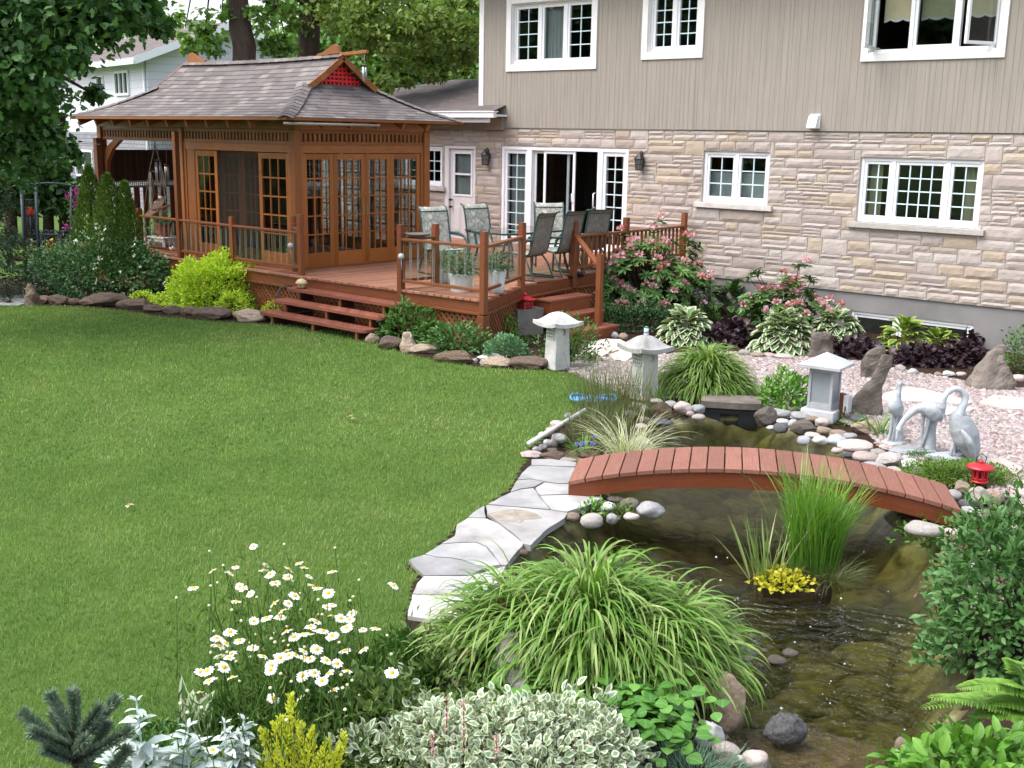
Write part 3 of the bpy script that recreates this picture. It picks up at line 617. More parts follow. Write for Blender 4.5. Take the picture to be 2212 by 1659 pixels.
for (a, b, c, d) in holes_sub([(HXL, HXR, 3.13, 6.4)], up): sg.box(a, b, HY-.036, HY+.14, c, d)
sg.build('siding', M['siding'], house)
g = MB(); g.box(HXL-.03, HXL+.10, HY-.065, HY+.10, 3.58, 6.4); g.build('corner_board', M['trimwhite'], house)
g = MB()
for (a, b, c, d) in holes_sub([(WXL, HXR, -.7, .385)], [BW, BW2]): g.box(a, b, HY+.02, HY+.2, c, d)
g.build('foundation', M['concrete'], house)
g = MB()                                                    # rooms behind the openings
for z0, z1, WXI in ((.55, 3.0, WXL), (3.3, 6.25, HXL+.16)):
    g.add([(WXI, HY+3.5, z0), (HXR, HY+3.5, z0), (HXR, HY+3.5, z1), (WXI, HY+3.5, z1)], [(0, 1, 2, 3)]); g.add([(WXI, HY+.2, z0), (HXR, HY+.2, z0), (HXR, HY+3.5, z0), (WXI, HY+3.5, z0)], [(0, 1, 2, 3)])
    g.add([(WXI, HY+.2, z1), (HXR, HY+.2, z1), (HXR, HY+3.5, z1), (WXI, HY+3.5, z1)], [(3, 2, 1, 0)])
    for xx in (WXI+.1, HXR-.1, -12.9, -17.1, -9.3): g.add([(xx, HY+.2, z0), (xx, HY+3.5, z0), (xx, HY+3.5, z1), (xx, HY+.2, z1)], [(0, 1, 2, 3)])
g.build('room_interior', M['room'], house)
# roofs, eaves
def m_shingle(name, a, b, c, rowh=.14, bw=.23):
    t = NT(name); br = t.n('ShaderNodeTexBrick'); t.l(t.uv(), br.inputs['Vector']); br.offset = .5; br.inputs['Scale'].default_value = 1.; br.inputs['Brick Width'].default_value = bw; br.inputs['Row Height'].default_value = rowh; br.inputs['Mortar Size'].default_value = .006; br.inputs['Mortar Smooth'].default_value = .2; br.inputs['Bias'].default_value = 0.
    br.inputs['Color1'].default_value = (0, 0, 0, 1); br.inputs['Color2'].default_value = (1, 1, 1, 1); br.inputs['Mortar'].default_value = (.4, .4, .4, 1)
    col = t.ramp(br.outputs['Color'], [(0, a), (.30, mul(a, 1.3)), (.55, b), (.72, mul(b, .9)), (.93, c), (1, c)])
    col = t.mix(t.math('MULTIPLY', br.outputs['Fac'], .45), col, mul(a, .5)); n = t.noise(t.obj(), 90, 3, .7); col = t.mix(t.math('MULTIPLY', n, .45), col, mul(a, .5)); big = t.noise(t.obj(), .9, 3); col = t.mix(t.math('MULTIPLY', t.maprange(big, .4, .7), .12), col, mul(a, .8))
    return t.done(t.bsdf(col, .9, .15, normal=t.bump(t.math('SUBTRACT', n, t.math('MULTIPLY', br.outputs['Fac'], 2.)), .5, .008)))
M['shingle'] = m_shingle('roof_shingle', (.135, .118, .116), (.20, .178, .172), (.275, .25, .232)); M['shingle_grey'] = m_shingle('roof_shingle_grey', (.135, .112, .108), (.175, .148, .142), (.22, .19, .18))
def roof_quad(g, P, mi=0):
    """P: quad (eave a, eave b, top b, top a) with uv in metres"""
    a, b, c, d = [Vector(p) for p in P]; ex = (b-a).normalized(); n = ex.cross(d-a).normalized(); ey = n.cross(ex)
    g.add([a, b, c, d], [(0, 1, 2, 3)], mi, False, [((p-a).dot(ex), (p-a).dot(ey)) for p in (a, b, c, d)])
g = MB(); roof_quad(g, [(HXL-.5, HY-.75, 6.35), (HXR+.5, HY-.75, 6.35), (HXR+.5, HY+4.5, 8.1), (HXL-.5, HY+4.5, 8.1)]); g.add([(HXL-.5, HY+4.5, 8.1), (HXR+.5, HY+4.5, 8.1), (HXR+.5, HY+9.8, 6.35), (HXL-.5, HY+9.8, 6.35)], [(0, 1, 2, 3)])
g.box(HXL-.5, HXR+.5, HY-.75, HY+9.8, 6.28, 6.34, 1); g.build('roof', [M['shingle_grey'], M['trimwhite']], house)
g = MB(); g.box(HXL, HXL+.15, HY+.2, HY+9, 3.2, 6.3); g.box(HXR-.15, HXR, HY+.2, HY+9, -.3, 6.3); g.box(HXL, HXR, HY+8.9, HY+9.05, -.3, 6.3); g.box(WXL, WXL+.15, HY+.2, HY+8, -.3, 3.2); g.box(WXL, HXL, HY+7.9, HY+8, -.3, 3.2); g.build('rear_wall', M['siding'], house)
RY = 21.2; rz_ = 3.44+(RY-18.1)*.285
g = MB(); rs_ = (-20.6, RY, rz_)
roof_quad(g, [(-25.6, 18.08, 3.44), (-16.45, 18.08, 3.44), (-17.0, RY, rz_), rs_]); g.add([(-25.6, 18.08, 3.44), rs_, (-25.6, 26.3, 3.44)], [(0, 1, 2)], 0, False, [(0, 0), (2, 4), (6, 0)]); g.add([rs_, (-17, RY, rz_), (-17, 26.3, 3.44), (-25.6, 26.3, 3.44)], [(0, 1, 2, 3)])
g.build('wing_roof', M['shingle_grey'], house)
g = MB(); g.box(-25.6, -16.33, 18.02, 18.12, 3.33, 3.45); g.box(-25.6, -16.3, 18.0, 18.14, 3.44, 3.465); g.box(-25.6, -16.55, 18.13, 18.16, 3.23, 3.40); g.box(-25.6, -16.5, 18.16, 18.68, 3.36, 3.40)
g.build('gutter', M['white'], house)
g = MB(); g.box(-25.6, -16.6, 18.60, 18.66, 3.08, 3.36); g.build('frieze_board', M['siding'], house)

def window(rc, lights, trim=0, sill=False, Y=HY, deep=.07, curtain=None, mat='white', openers=()):
    x0, x1, z0, z1 = rc; f = MB(); fw = .055; yb, yf = Y+deep+.05, Y+deep-.045
    f.box(x0, x0+fw, yf, yb, z0, z1); f.box(x1-fw, x1, yf, yb, z0, z1); f.box(x0+fw, x1-fw, yf+.002, yb, z1-fw, z1); f.box(x0+fw, x1-fw, yf-.012, yb, z0, z0+fw*1.15)
    tot = sum(l[0] for l in lights); x = x0+fw; W_ = x1-x0-2*fw; sub = []
    for i, (fr, nc, nr) in enumerate(lights):
        wd = W_*fr/tot; a, b = x, x+wd; x = b
        if i: f.box(a-.035, a+.035, yf+.001, yb, z0+fw*1.15, z1-fw)
        s = .052; a2, b2, c2, d2 = a+(.035 if i else 0), b-(.035 if i < len(lights)-1 else 0), z0+fw*1.15, z1-fw
        op = i in openers
        if not op:
            f.box(a2, a2+s, yf+.02, yb-.01, c2, d2); f.box(b2-s, b2, yf+.02, yb-.01, c2, d2); f.box(a2+s, b2-s, yf+.022, yb-.01, c2, c2+s); f.box(a2+s, b2-s, yf+.022, yb-.01, d2-s, d2)
        sub.append((a2+s, b2-s, c2+s, d2-s, nc, nr, op, a2, b2, c2, d2))
    o = f.build('window', M[mat], house, bevel=.006)
    if trim:
        t = MB(); e = .03; y1 = Y-.075; t.box(x0-trim, x0+.002, y1, Y-.035, z0-trim, z1+trim); t.box(x1-.002, x1+trim, y1, Y-.035, z0-trim, z1+trim); t.box(x0+.002, x1-.002, y1+.002, Y-.035, z0-trim, z0+.004); t.box(x0+.002, x1-.002, y1+.002, Y-.035, z1-.004, z1+trim)
        for q in ((x0-.004, x0+.02), (x1-.02, x1+.004)): t.box(q[0], q[1], Y-.036, Y+deep, z0, z1)
        t.box(x0, x1, Y-.0355, Y+deep, z0-.004, z0+.02); t.box(x0, x1, Y-.0355, Y+deep, z1-.02, z1+.004); t.build('trim', M['trimwhite'], o, bevel=.006)
    if sill: t = MB(); t.box(x0-.13, x1+.13, Y-.09, Y+deep, z0-.10, z0-.005); t.build('sill', M['sill'], o, bevel=.008)
    for (a, b, c, d, nc, nr, op, a2, b2, c2, d2) in sub:
        if not op:
            p = MB(); p.box(a, b, Y+deep+.012, Y+deep+.017, c, d); p.build('pane', M['pane'], o)
            if nc > 1:
                m = MB()
                for k in range(1, nc): m.box(a+(b-a)*k/nc-.010, a+(b-a)*k/nc+.010, Y+deep-.008, Y+deep+.008, c, d)
                for k in range(1, nr): m.box(a, b, Y+deep-.006, Y+deep+.006, c+(d-c)*k/nr-.010, c+(d-c)*k/nr+.010)
                m.build('muntin_grid', M['muntin'], o)
        else:      # casement leaf swung outwards about its outer edge
            left = op and a2 < (x0+x1)/2; hx = a2 if left else b2; wd = b2-a2; an = R(82) if left else R(62); dx = (1 if left else -1)*math.cos(an)*wd; dy = -math.sin(an)*wd; y0 = yf-.01; fr = MB(); A = Vector((hx, y0, 0)); B_ = Vector((hx+dx, y0+dy, 0))
            for q in (A, B_): fr.beam((q.x, q.y, c2), (q.x, q.y, d2), .05, .05, (B_-A).normalized())
            for zz in (c2+.025, d2-.025): fr.beam((A.x, A.y, zz), (B_.x, B_.y, zz), .045, .05)
            cs = fr.build('casement', M['white'], o, bevel=.004); gl = MB(); gl.beam((A.x, A.y, (c2+d2)/2), (B_.x, B_.y, (c2+d2)/2), .006, d2-c2-.1); gl.build('pane', M['pane'], o)
            arm = MB(); arm.tube([(hx+(.1 if left else -.1), yf, c2+.02), (hx+dx*.5, y0+dy*.5, c2+.01)], .010, 6); arm.build('crank_arm', M['potgrey'], cs)
    if curtain:
        for (a, b, zt, zb, mt, folds) in curtain:
            n_ = max(8, int((b-a)*60)); P = []
            for zz, sw in ((zb, 1.), ((zb+zt)/2, .9), (zt, .6)): P.append([(a+(b-a)*k/n_, Y+deep+.10+.02*sw*math.sin(k*folds)+.01*noise.noise((k*.3, zz, a)), zz) for k in range(n_+1)])
            m = MB(); m.grid(P); m.build('curtain', M[mt], o)
    return o
window(W1, [(1, 2, 4), (1, 1, 1), (1, 2, 4)], .13, curtain=[(-15.65, -14.98, 5.6, 4.45, 'curtain', 1.1)])
window(W2, [(1, 2, 4), (1, 2, 4)], .13)
o = window(W3, [(.8, 1, 1), (1, 1, 1), (.8, 1, 1)], .13, openers=(0, 2))
g = MB()                                                   # scalloped blind
for a, b in ((-8.35, -7.82), (-7.72, -7.08), (-7.0, -6.5)):
    n_ = 40; lo = [(a+(b-a)*k/n_, HY+.19, 4.94-.035*abs(math.cos(k/n_*PI*2.5))) for k in range(n_+1)]; hi = [(p[0], p[1], 5.7) for p in lo]; mid = [(p[0], p[1]-.002, p[2]+.035) for p in lo]; g.grid([mid, hi], 0); g.grid([lo, mid], 1)
g.build('scalloped_blind', [M['cream'], M['curtain']], o)
window(W4, [(1, 2, 3), (1, 2, 3)], 0, True, curtain=[(-11.5, -10.9, 2.36, 1.85, 'curtain', .2), (-10.87, -10.27, 2.36, 1.85, 'curtain', .2)])
window(W5, [(.62, 2, 4), (1.1, 4, 4), (.62, 2, 4)], 0, True, curtain=[(-8.42, -8.14, 2.65, 1.66, 'cream', .9), (-6.72, -6.46, 2.65, 1.66, 'cream', .9)])
window(WW, [(1, 2, 3), (1, 2, 3)], 0, True)
window(BW, [(1, 1, 1), (1.6, 1, 1)], 0, False, HY+.02)
window(BW2, [(1, 1, 1), (1, 1, 1)], 0, False, HY+.02)
# patio doors with sidelights
x0, x1, z0, z1 = PD; f = MB(); yf, yb = HY+.0, HY+.14; xs_ = [x0, x0+.78, x1-.70, x1]
f.box(x0, x0+.07, yf, yb, z0, z1); f.box(x1-.07, x1, yf, yb, z0, z1); f.box(x0+.07, x1-.07, yf+.002, yb, z1-.07, z1); f.box(x0+.07, x1-.07, yf-.01, yb, z0, z0+.05)
for x in xs_[1:3]: f.box(x-.065, x+.065, yf+.001, yb, z0+.05, z1-.07)
for a, b in ((xs_[0]+.07, xs_[1]-.065), (xs_[2]+.065, xs_[3]-.07)):
    f.box(a, a+.07, yf+.03, yb-.02, z0+.05, z1-.07); f.box(b-.07, b, yf+.03, yb-.02, z0+.05, z1-.07); f.box(a+.07, b-.07, yf+.03, yb-.02, z0+.05, z0+.16); f.box(a+.07, b-.07, yf+.03, yb-.02, z1-.15, z1-.07)
pd = f.build('patio_door', M['white'], house, bevel=.006)
for a, b in ((xs_[0]+.14, xs_[1]-.135), (xs_[2]+.135, xs_[3]-.14)):
    p = MB(); p.box(a, b, HY+.07, HY+.075, z0+.16, z1-.15); p.build('pane', M['pane'], pd); m = MB(); m.box((a+b)/2-.01, (a+b)/2+.01, HY+.05, HY+.066, z0+.16, z1-.15)
    for k in range(1, 7): zz = z0+.16+(z1-z0-.31)*k/7; m.box(a, b, HY+.052, HY+.064, zz-.01, zz+.01)
    m.build('muntin_grid', M['muntin'], pd)
for a, b, y, hd in ((xs_[1]+.07, xs_[1]+1.02, HY+.09, None), (xs_[1]+.38, xs_[1]+1.22, HY+.03, 'R')):           # fixed leaf and the screen slid over it
    s = MB(); s.box(a, a+.06, y, y+.03, z0+.05, z1-.07); s.box(b-.06, b, y, y+.03, z0+.05, z1-.07); s.box(a+.06, b-.06, y+.001, y+.03, z0+.05, z0+.15); s.box(a+.06, b-.06, y+.001, y+.03, z1-.13, z1-.07)
    lf = s.build('sliding_leaf', M['white'], pd, bevel=.004); p = MB(); p.box(a+.06, b-.06, y+.012, y+.016, z0+.15, z1-.13); p.build('pane', M['pane'], pd)
    if hd: h = MB(); h.tube([(b-.03, y-.005, 1.62), (b-.03, y-.05, 1.64), (b-.03, y-.05, 1.80), (b-.03, y-.005, 1.82)], .012, 6); h.build('handle', M['white'], pd)
h = MB(); xx = xs_[2]-.10; h.tube([(xx, yf, 1.55), (xx, yf-.06, 1.57), (xx, yf-.06, 1.83), (xx, yf, 1.85)], .014, 8); h.build('handle', M['white'], pd)
n_ = 30; c = MB(); c.grid([[(x0+.15+.55*k/n_, HY+.17+.02*math.sin(k*1.1), zz) for k in range(n_+1)] for zz in (z0+.1, z1-.12)]); c.grid([[(x1-.22+.16*k/n_-.1*max(0, (zz-1.9)), HY+.17+.02*math.sin(k*1.4), zz) for k in range(n_+1)] for zz in (z0+.1, 1.3, 1.9, z1-.12)]); c.build('curtain', M['curtain'], pd)
# service door
x0, x1, z0, z1 = SD; f = MB(); f.box(x0, x0+.13, HY-.01, HY+.14, z0, z1); f.box(x1-.05, x1, HY-.01, HY+.14, z0, z1); f.box(x0+.13, x1-.05, HY-.008, HY+.14, z1-.06, z1); fr = f.build('door_frame', M['offwhite'], house, bevel=.006)
a, b, c, d = x0+.13, x1-.05, z0, z1-.06; g = MB(); w0, w1, v0, v1 = a+.14, b-.12, z0+.98, d-.10
for q in holes_sub([(a, b, c, d)], [(w0, w1, v0, v1)]): g.box(q[0], q[1], HY+.05, HY+.09, q[2], q[3])
for q in ((a+.12, (a+b)/2-.05), ((a+b)/2+.05, b-.12)): g.box(q[0], q[1], HY+.040, HY+.052, z0+.15, z0+.72); g.box(q[0]+.035, q[1]-.035, HY+.034, HY+.042, z0+.185, z0+.685)
dr = g.build('door', M['offwhite'], house, bevel=.006)
g = MB(); g.box(w0-.03, w1+.03, HY+.035, HY+.048, v0-.03, v0+.012); g.box(w0-.03, w1+.03, HY+.035, HY+.048, v1-.012, v1+.03); g.box(w0-.03, w0+.012, HY+.036, HY+.048, v0, v1); g.box(w1-.012, w1+.03, HY+.036, HY+.048, v0, v1); g.box(w0, w1, HY+.036, HY+.06, (v0+v1)/2-.02, (v0+v1)/2+.02); g.build('window_frame', M['white'], dr)
p = MB(); p.box(w0, w1, HY+.066, HY+.07, v0, v1); p.build('pane', M['pane'], dr); n_ = 24
c_ = MB(); c_.grid([[(w0+(w1-w0)*k/n_, HY+.11+.012*math.sin(k*1.3), zz) for k in range(n_+1)] for zz in (v0, v1)]); c_.build('curtain', M['curtain'], dr)
for zz in (1.52, 1.36): g = MB(); g.tube([(a+.07, HY+.05, zz), (a+.07, HY+.0, zz), (a+.07, HY-.015, zz)], [.014, .018, .032], 10); g.tube([(a+.07, HY-.015, zz), (a+.07, HY-.05, zz)], [.032, .022], 10); g.build('door_knob', M['brass'] if False else M['dark'], dr)
g = MB(); q = onY(*Z('z4', 918, 715), HY-.05); vx, vz = q[0], q[2]; g.box(vx-.10, vx+.10, HY-.062, HY-.046, vz-.12, vz+.13)
sh = [(HY-.06, vz+.12), (HY-.13, vz+.09), (HY-.20, vz-.09), (HY-.20, vz-.115), (HY-.06, vz-.10)]; g.prism([(vx-.085, y, z) for y, z in sh], 0, .17, axis=(1, 0, 0)); g.build('vent_hood', M['white'], house, bevel=.005)
# wall lanterns
def wall_lantern(px, py, label):
    p = onY(px, py, HY-.12); t = thing('wall_lantern', label, 'lamp', (p[0], HY-.05, p[2]-.2), 'wall lanterns beside the patio door'); x, z = p[0], p[2]
    g = MB(); g.tube([(x, HY-.02, z+.08), (x, HY-.03, z+.17), (x, HY-.07, z+.20), (x, HY-.12, z+.17)], .012, 8); g.box(x-.045, x+.045, HY-.035, HY-.015, z-.10, z+.10); g.build('bracket', M['dark'], t)
    g = MB(); g.lathe([(.10, .05), (.105, .055), (.07, .11), (.03, .16), (.012, .175)], (x, HY-.12, z), 8, smooth=False); g.build('cap', M['dark'], t)
    g = MB(); n = 8
    for k in range(n):
        a0, a1 = 2*PI*k/n, 2*PI*(k+1)/n; g.beam((x+.088*math.cos(a0), HY-.12+.088*math.sin(a0), z+.05), (x+.072*math.cos(a0), HY-.12+.072*math.sin(a0), z-.15), .012, .012, (1, 1, 0))
        for q, r_ in ((.05, .088), (-.05, .08), (-.15, .072)): g.beam((x+r_*math.cos(a0), HY-.12+r_*math.sin(a0), z+q), (x+r_*math.cos(a1), HY-.12+r_*math.sin(a1), z+q), .012, .012)
    g.lathe([(.075, -.165), (.075, -.15), (.02, -.149)], (x, HY-.12, z), 8); g.build('cage', M['dark'], t)
    g = MB(); g.lathe([(.066, -.148), (.080, .048)], (x, HY-.12, z), 8, smooth=False); g.build('lamp_glass', M['frostdark'], t)
M['frostdark'] = m_plain('lamp_glass', (.16, .15, .14), .3, .5, var=.2)
wall_lantern(*Z('z3', 456, 925), 'dark metal wall lantern between the service door and the patio door')
wall_lantern(*Z('z3', 1360, 950), 'dark metal wall lantern on stone wall right of the patio door')
# ------------------------------------------------------------------ gazebo
GX0, GX1, GY0, GY1, DZ = -21.45, -15.30, 12.0, 15.0, .67
gaz = thing('gazebo', 'cedar tea-house gazebo with curved shingle roof and red gable on the deck', 'gazebo', (-18.4, 13.5, DZ))
EX0, EX1, EY0, EY1 = -21.62, -14.85, 11.45, 15.55; RYG = 13.5; EZ = 3.19; SG = 1.3; SH = 1.1; ST_ = RYG-EY0
def zf(s):
    t = s/ST_; return EZ+1.12*(.55*t+.45*t*t)
def sag(x): u = (x-(GX0+GX1)/2)/3.0; return -.05*(1-min(1, u*u))
g = MB(); NR = 16
def slope(side):
    for k in range(NR):
        s0, s1 = ST_*k/NR, ST_*(k+1)/NR; pts = []
        for s, lift in ((s0, .007), (s1, .001)):
            if s <= SG+1e-6 and s1 <= SG+.07: a, b = EX0+s*SH/SG, EX1-s*SH/SG
            else: a, b = EX0+SH-.16, EX1-SH+.16
            y = EY0+s if side < 0 else EY1-s
            pts.append((a, b, y, zf(s)+lift))
        n = 12; rows = []
        for a, b, y, z in pts: rows.append([(a+(b-a)*j/n, y, z+sag(a+(b-a)*j/n)*(y-EY0 if side < 0 else EY1-y)/ST_) for j in range(n+1)])
        if side > 0: rows.reverse()
        L = [s0*1.1, s1*1.1]; L = L[::-1] if side > 0 else L
        g.grid(rows, 0, False, [(p[0], L[i]) for i, r in enumerate(rows) for p in r])
def hipend(sx):
    nk = int(NR*SG/ST_)+1
    for k in range(nk):
        s0, s1 = SG*k/nk, SG*(k+1)/nk; rows = []
        for s, lift in ((s0, .007), (s1, .001)):
            x = EX1-s*SH/SG if sx > 0 else EX0+s*SH/SG; rows.append([(x, EY0+s+(EY1-EY0-2*s)*j/10, zf(s)+lift) for j in range(11)])
        if sx < 0: rows.reverse()
        L = [s0*1.1, s1*1.1]; L = L[::-1] if sx < 0 else L
        g.grid(rows, 0, False, [(p[1]+.7, L[i]) for i, r in enumerate(rows) for p in r])
slope(-1); slope(1); hipend(1); hipend(-1)
roof = g.build('roof', M['shingle'], gaz)
g = MB()                                                     # hip and ridge caps, laid as overlapping tabs
for sx in (1, -1):
    for sy in (1, -1):
        g = MB()
        for k in range(11):
            q = []
            for s, lf in ((SG*k/11, .032), (min(SG, SG*(k+1.15)/11), .02)):
                x = EX1-s*SH/SG if sx > 0 else EX0+s*SH/SG; y = EY0+s if sy > 0 else EY1-s; q.append((x, y, zf(s)+lf))
            d = Vector((-sx*SH, sy*SG, 0)).normalized(); p = Vector((d.y, -d.x, 0))*.14; A, B_ = Vector(q[0]), Vector(q[1]); dn = Vector((0, 0, -.045))
            g.add([A-p+dn, A, A+p+dn, B_-p+dn, B_, B_+p+dn], [(0, 1, 4, 3), (1, 2, 5, 4)], 0, False, [(k*.37+.02, .0), (k*.37+.1, .07), (k*.37+.2, .0), (k*.37+.02, .1), (k*.37+.1, .12), (k*.37+.2, .1)])
        g.build('hip_cap', M['shingle'], roof)
n = 20; g = MB()
for k in range(n):
    xa, xb = EX0+SH-.16+(EX1-EX0-2*SH+.32)*k/n, EX0+SH-.16+(EX1-EX0-2*SH+.32)*(k+1.1)/n; za, zb = zf(ST_)+.03+sag(xa), zf(ST_)+.02+sag(xb)
    g.add([(xa, RYG-.14, za-.07), (xa, RYG, za), (xa, RYG+.14, za-.07), (xb, RYG-.14, zb-.07), (xb, RYG, zb), (xb, RYG+.14, zb-.07)], [(0, 3, 4, 1), (1, 4, 5, 2)])
g.build('ridge_cap', M['shingle'], roof)
g = MB()                                                     # roof underside, fascia, rafter tails
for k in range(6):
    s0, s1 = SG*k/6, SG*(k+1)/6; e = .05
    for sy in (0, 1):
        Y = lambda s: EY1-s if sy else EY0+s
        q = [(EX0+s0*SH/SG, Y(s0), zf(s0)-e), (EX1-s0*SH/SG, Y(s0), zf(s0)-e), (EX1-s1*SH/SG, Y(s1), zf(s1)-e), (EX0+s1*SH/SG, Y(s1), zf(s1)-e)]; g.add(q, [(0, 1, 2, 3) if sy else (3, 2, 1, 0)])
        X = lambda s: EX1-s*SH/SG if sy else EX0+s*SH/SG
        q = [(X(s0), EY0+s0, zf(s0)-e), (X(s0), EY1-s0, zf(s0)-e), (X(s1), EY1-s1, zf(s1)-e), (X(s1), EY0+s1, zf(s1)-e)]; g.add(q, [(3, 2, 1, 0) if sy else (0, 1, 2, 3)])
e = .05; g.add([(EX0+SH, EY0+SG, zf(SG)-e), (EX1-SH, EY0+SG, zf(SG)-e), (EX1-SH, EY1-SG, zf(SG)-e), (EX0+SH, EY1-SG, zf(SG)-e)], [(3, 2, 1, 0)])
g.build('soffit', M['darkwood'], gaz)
g = MB(); t_ = .035
g.box(EX0, EX1, EY0+.005, EY0+t_, EZ-.045, EZ+.004); g.box(EX0, EX1, EY1-t_, EY1-.005, EZ-.045, EZ+.004); g.box(EX0+.005, EX0+t_, EY0+t_, EY1-t_, EZ-.044, EZ+.003); g.box(EX1-t_, EX1-.005, EY0+t_, EY1-t_, EZ-.044, EZ+.003)
for sx in (1, -1):                                           # barge boards of the gables
    xx = (EX1-SH+.15) if sx > 0 else (EX0+SH-.15)
    for sy in (1, -1):
        pr = None
        for k in range(7):
            s = SG-.02+(ST_-SG+.02)*k/6; y = EY0+s if sy > 0 else EY1-s; q = (xx, y, zf(s)-.045+sag(xx)*s/ST_)
            if pr: g.beam(pr, q, .035, .10, (0, 0, 1))
            pr = q
g.build('fascia', M['cedar'], gaz)
M['gable_dark'] = m_plain('gable_dark', (.30, .012, .016), .6)
def hwz(z):
    lo, hi = SG, ST_
    for _ in range(30):
        m = (lo+hi)/2
        if zf(m)-.07 < z: lo = m
        else: hi = m
    return RYG-EY0-lo
for sx in (1, -1):
    g = MB(); xx = (EX1-SH-.02) if sx > 0 else (EX0+SH+.02); zt = zf(ST_)-.08
    n = 10; L = [(xx, RYG-hwz(zf(SG)+(zt-zf(SG))*k/n), zf(SG)-.03+(zt-zf(SG)+.03)*k/n) for k in range(n+1)]; L = [(x, max(y, RYG-1), z) for x, y, z in L]; Rr = [(x, 2*RYG-y, z) for x, y, z in L]; rows = [[a, b] for a, b in zip(L, Rr)]; g.grid(rows if sx > 0 else [r[::-1] for r in rows], 1, False)
    for k in range(1, 16):
        y = EY0+SG+(EY1-EY0-2*SG)*k/16; h = zf(min(y-EY0, EY1-y))-.075-zf(SG)
        if h > .05: g.beam((xx+sx*.02, y, zf(SG)), (xx+sx*.02, y, zf(SG)+h), .030, .02, (1, 0, 0), 0)
    for k in range(1, 6):
        zz = zf(SG)+.07*k; hw = hwz(zz+.018)-.02
        if hw > .08: g.box(xx+sx*.028-.006, xx+sx*.028+.006, RYG-hw, RYG+hw, zz-.018, zz+.018, 0)
    g.build('gable_lattice', [M['redgable'], M['gable_dark']], gaz)
zr = zf(ST_); g = MB(); g.beam((EX1-SH-.4, RYG, zr-.03), (EX1-.32, RYG, zr+.02), .06, .055); g.build('ridge_pole', M['cedar'], gaz, bevel=.006)
def horn(x, d):
    pr = [(0, 0), (.06, .12), (.13, .155), (.20, .14), (.32, .08), (.48, .02), (.62, .0)]; P = [(x-d*a, RYG, zr+.02+b) for a, b in pr]+[(x-d*.62, RYG, zr-.03), (x, RYG, zr-.03)]; g = MB(); g.prism([(p[0], p[1]-.03, p[2]) for p in P], 0, .06, axis=(0, 1, 0)); g.build('ridge_finial', M['cedar'], gaz, bevel=.006)
horn(EX1-SH+.08, 1); horn(EX0+SH-.06, -1)
def raft(a, b): g = MB(); g.beam(a, b, .05, .12); g.build('rafter_tail', M['cedar'], gaz, bevel=.006)
for k in np.arange(GX0+.05, GX1, .615): raft((k, GY0, EZ+.085), (k, EY0+.06, EZ-.115)); raft((k, GY1, EZ+.085), (k, EY1-.06, EZ-.115))
for k in np.arange(GY0+.3, GY1, .60): raft((GX1, k, EZ+.085), (EX1-.06, k, EZ-.115)); raft((GX0, k, EZ+.03), (EX0+.04, k, EZ-.115))
def post(name, x, y, z0, z1, w=.14, mat='cedar'): g = MB(); g.box(x-w/2, x+w/2, y-w/2, y+w/2, z0, z1); return g.build(name, M[mat], gaz, bevel=.01)
MX = -18.58
for x, y in ((GX1, GY0), (GX1, GY1), (GX0, GY0), (GX0, GY1), (MX, GY0), (MX, GY1)): post('post', x, y, DZ, 3.0)
g = MB(); hw = .06
g.box(GX0-.09, GX1+.09, GY0-hw, GY0+hw, 3.0, 3.22); g.box(GX0-.09, GX1+.09, GY1-hw, GY1+hw, 3.0, 3.22); g.box(GX1-hw, GX1+hw, GY0+hw, GY1-hw, 3.001, 3.218); g.box(GX0-hw, GX0+hw, GY0+hw, GY1-hw, 3.001, 3.218); g.build('beam', M['cedar'], gaz, bevel=.008)
def fretX(a, b, y, face=-1):
    g = MB(); g.box(a, b, y-.035, y+.035, 2.94, 2.998); g.box(a, b, y-.035, y+.035, 2.75, 2.81); n = int((b-a)/.098)
    for k in range(n): x = a+(b-a)*(k+.5)/n; g.box(x-.026, x+.026, y-.02, y+.02, 2.81, 2.94)
    g.build('fretwork', M['cedar'], gaz, bevel=.003)
def fretY(a, b, x):
    g = MB(); g.box(x-.035, x+.035, a, b, 2.94, 2.998); g.box(x-.035, x+.035, a, b, 2.75, 2.81); n = int((b-a)/.098)
    for k in range(n): y = a+(b-a)*(k+.5)/n; g.box(x-.02, x+.02, y-.026, y+.026, 2.81, 2.94)
    g.build('fretwork', M['cedar'], gaz, bevel=.003)
for y in (GY0, GY1): fretX(GX0+.07, MX-.07, y); fretX(MX+.07, GX1-.07, y)
fretY(GY0+.07, GY1-.07, GX1); fretY(GY0+.07, GY1-.07, GX0)
def french(ax, c, a, b, z0=.70, z1=2.61, inset=.0, name='french_door'):
    """glazed door leaf in the plane ax=c between a and b"""
    def bx(m, u0, u1, d0, d1, za, zb): (m.box(u0, u1, c+d0, c+d1, za, zb) if ax == 'y' else m.box(c+d0, c+d1, u0, u1, za, zb))
    g = MB(); s = .085; bx(g, a, a+s, -.02, .02, z0, z1); bx(g, b-s, b, -.02, .02, z0, z1); bx(g, a+s, b-s, -.0195, .0195, z1-.10, z1); bx(g, a+s, b-s, -.0195, .0195, z0, z0+.24)
    o = g.build(name, M['cedar_door'], gaz, bevel=.004); m = MB(); za, zb = z0+.24, z1-.10; w = b-a-2*s
    for k in (1, 2): bx(m, a+s+w*k/3-.011, a+s+w*k/3+.011, -.014, .014, za, zb)
    for k in range(1, 5): zz = za+(zb-za)*k/5; bx(m, a+s, b-s, -.012, .012, zz-.012, zz+.012)
    m.build('muntin_grid', M['cedar_door'], o); p = MB(); bx(p, a+s, b-s, -.003, .003, za, zb); p.build('pane', M['pane'], o); return o
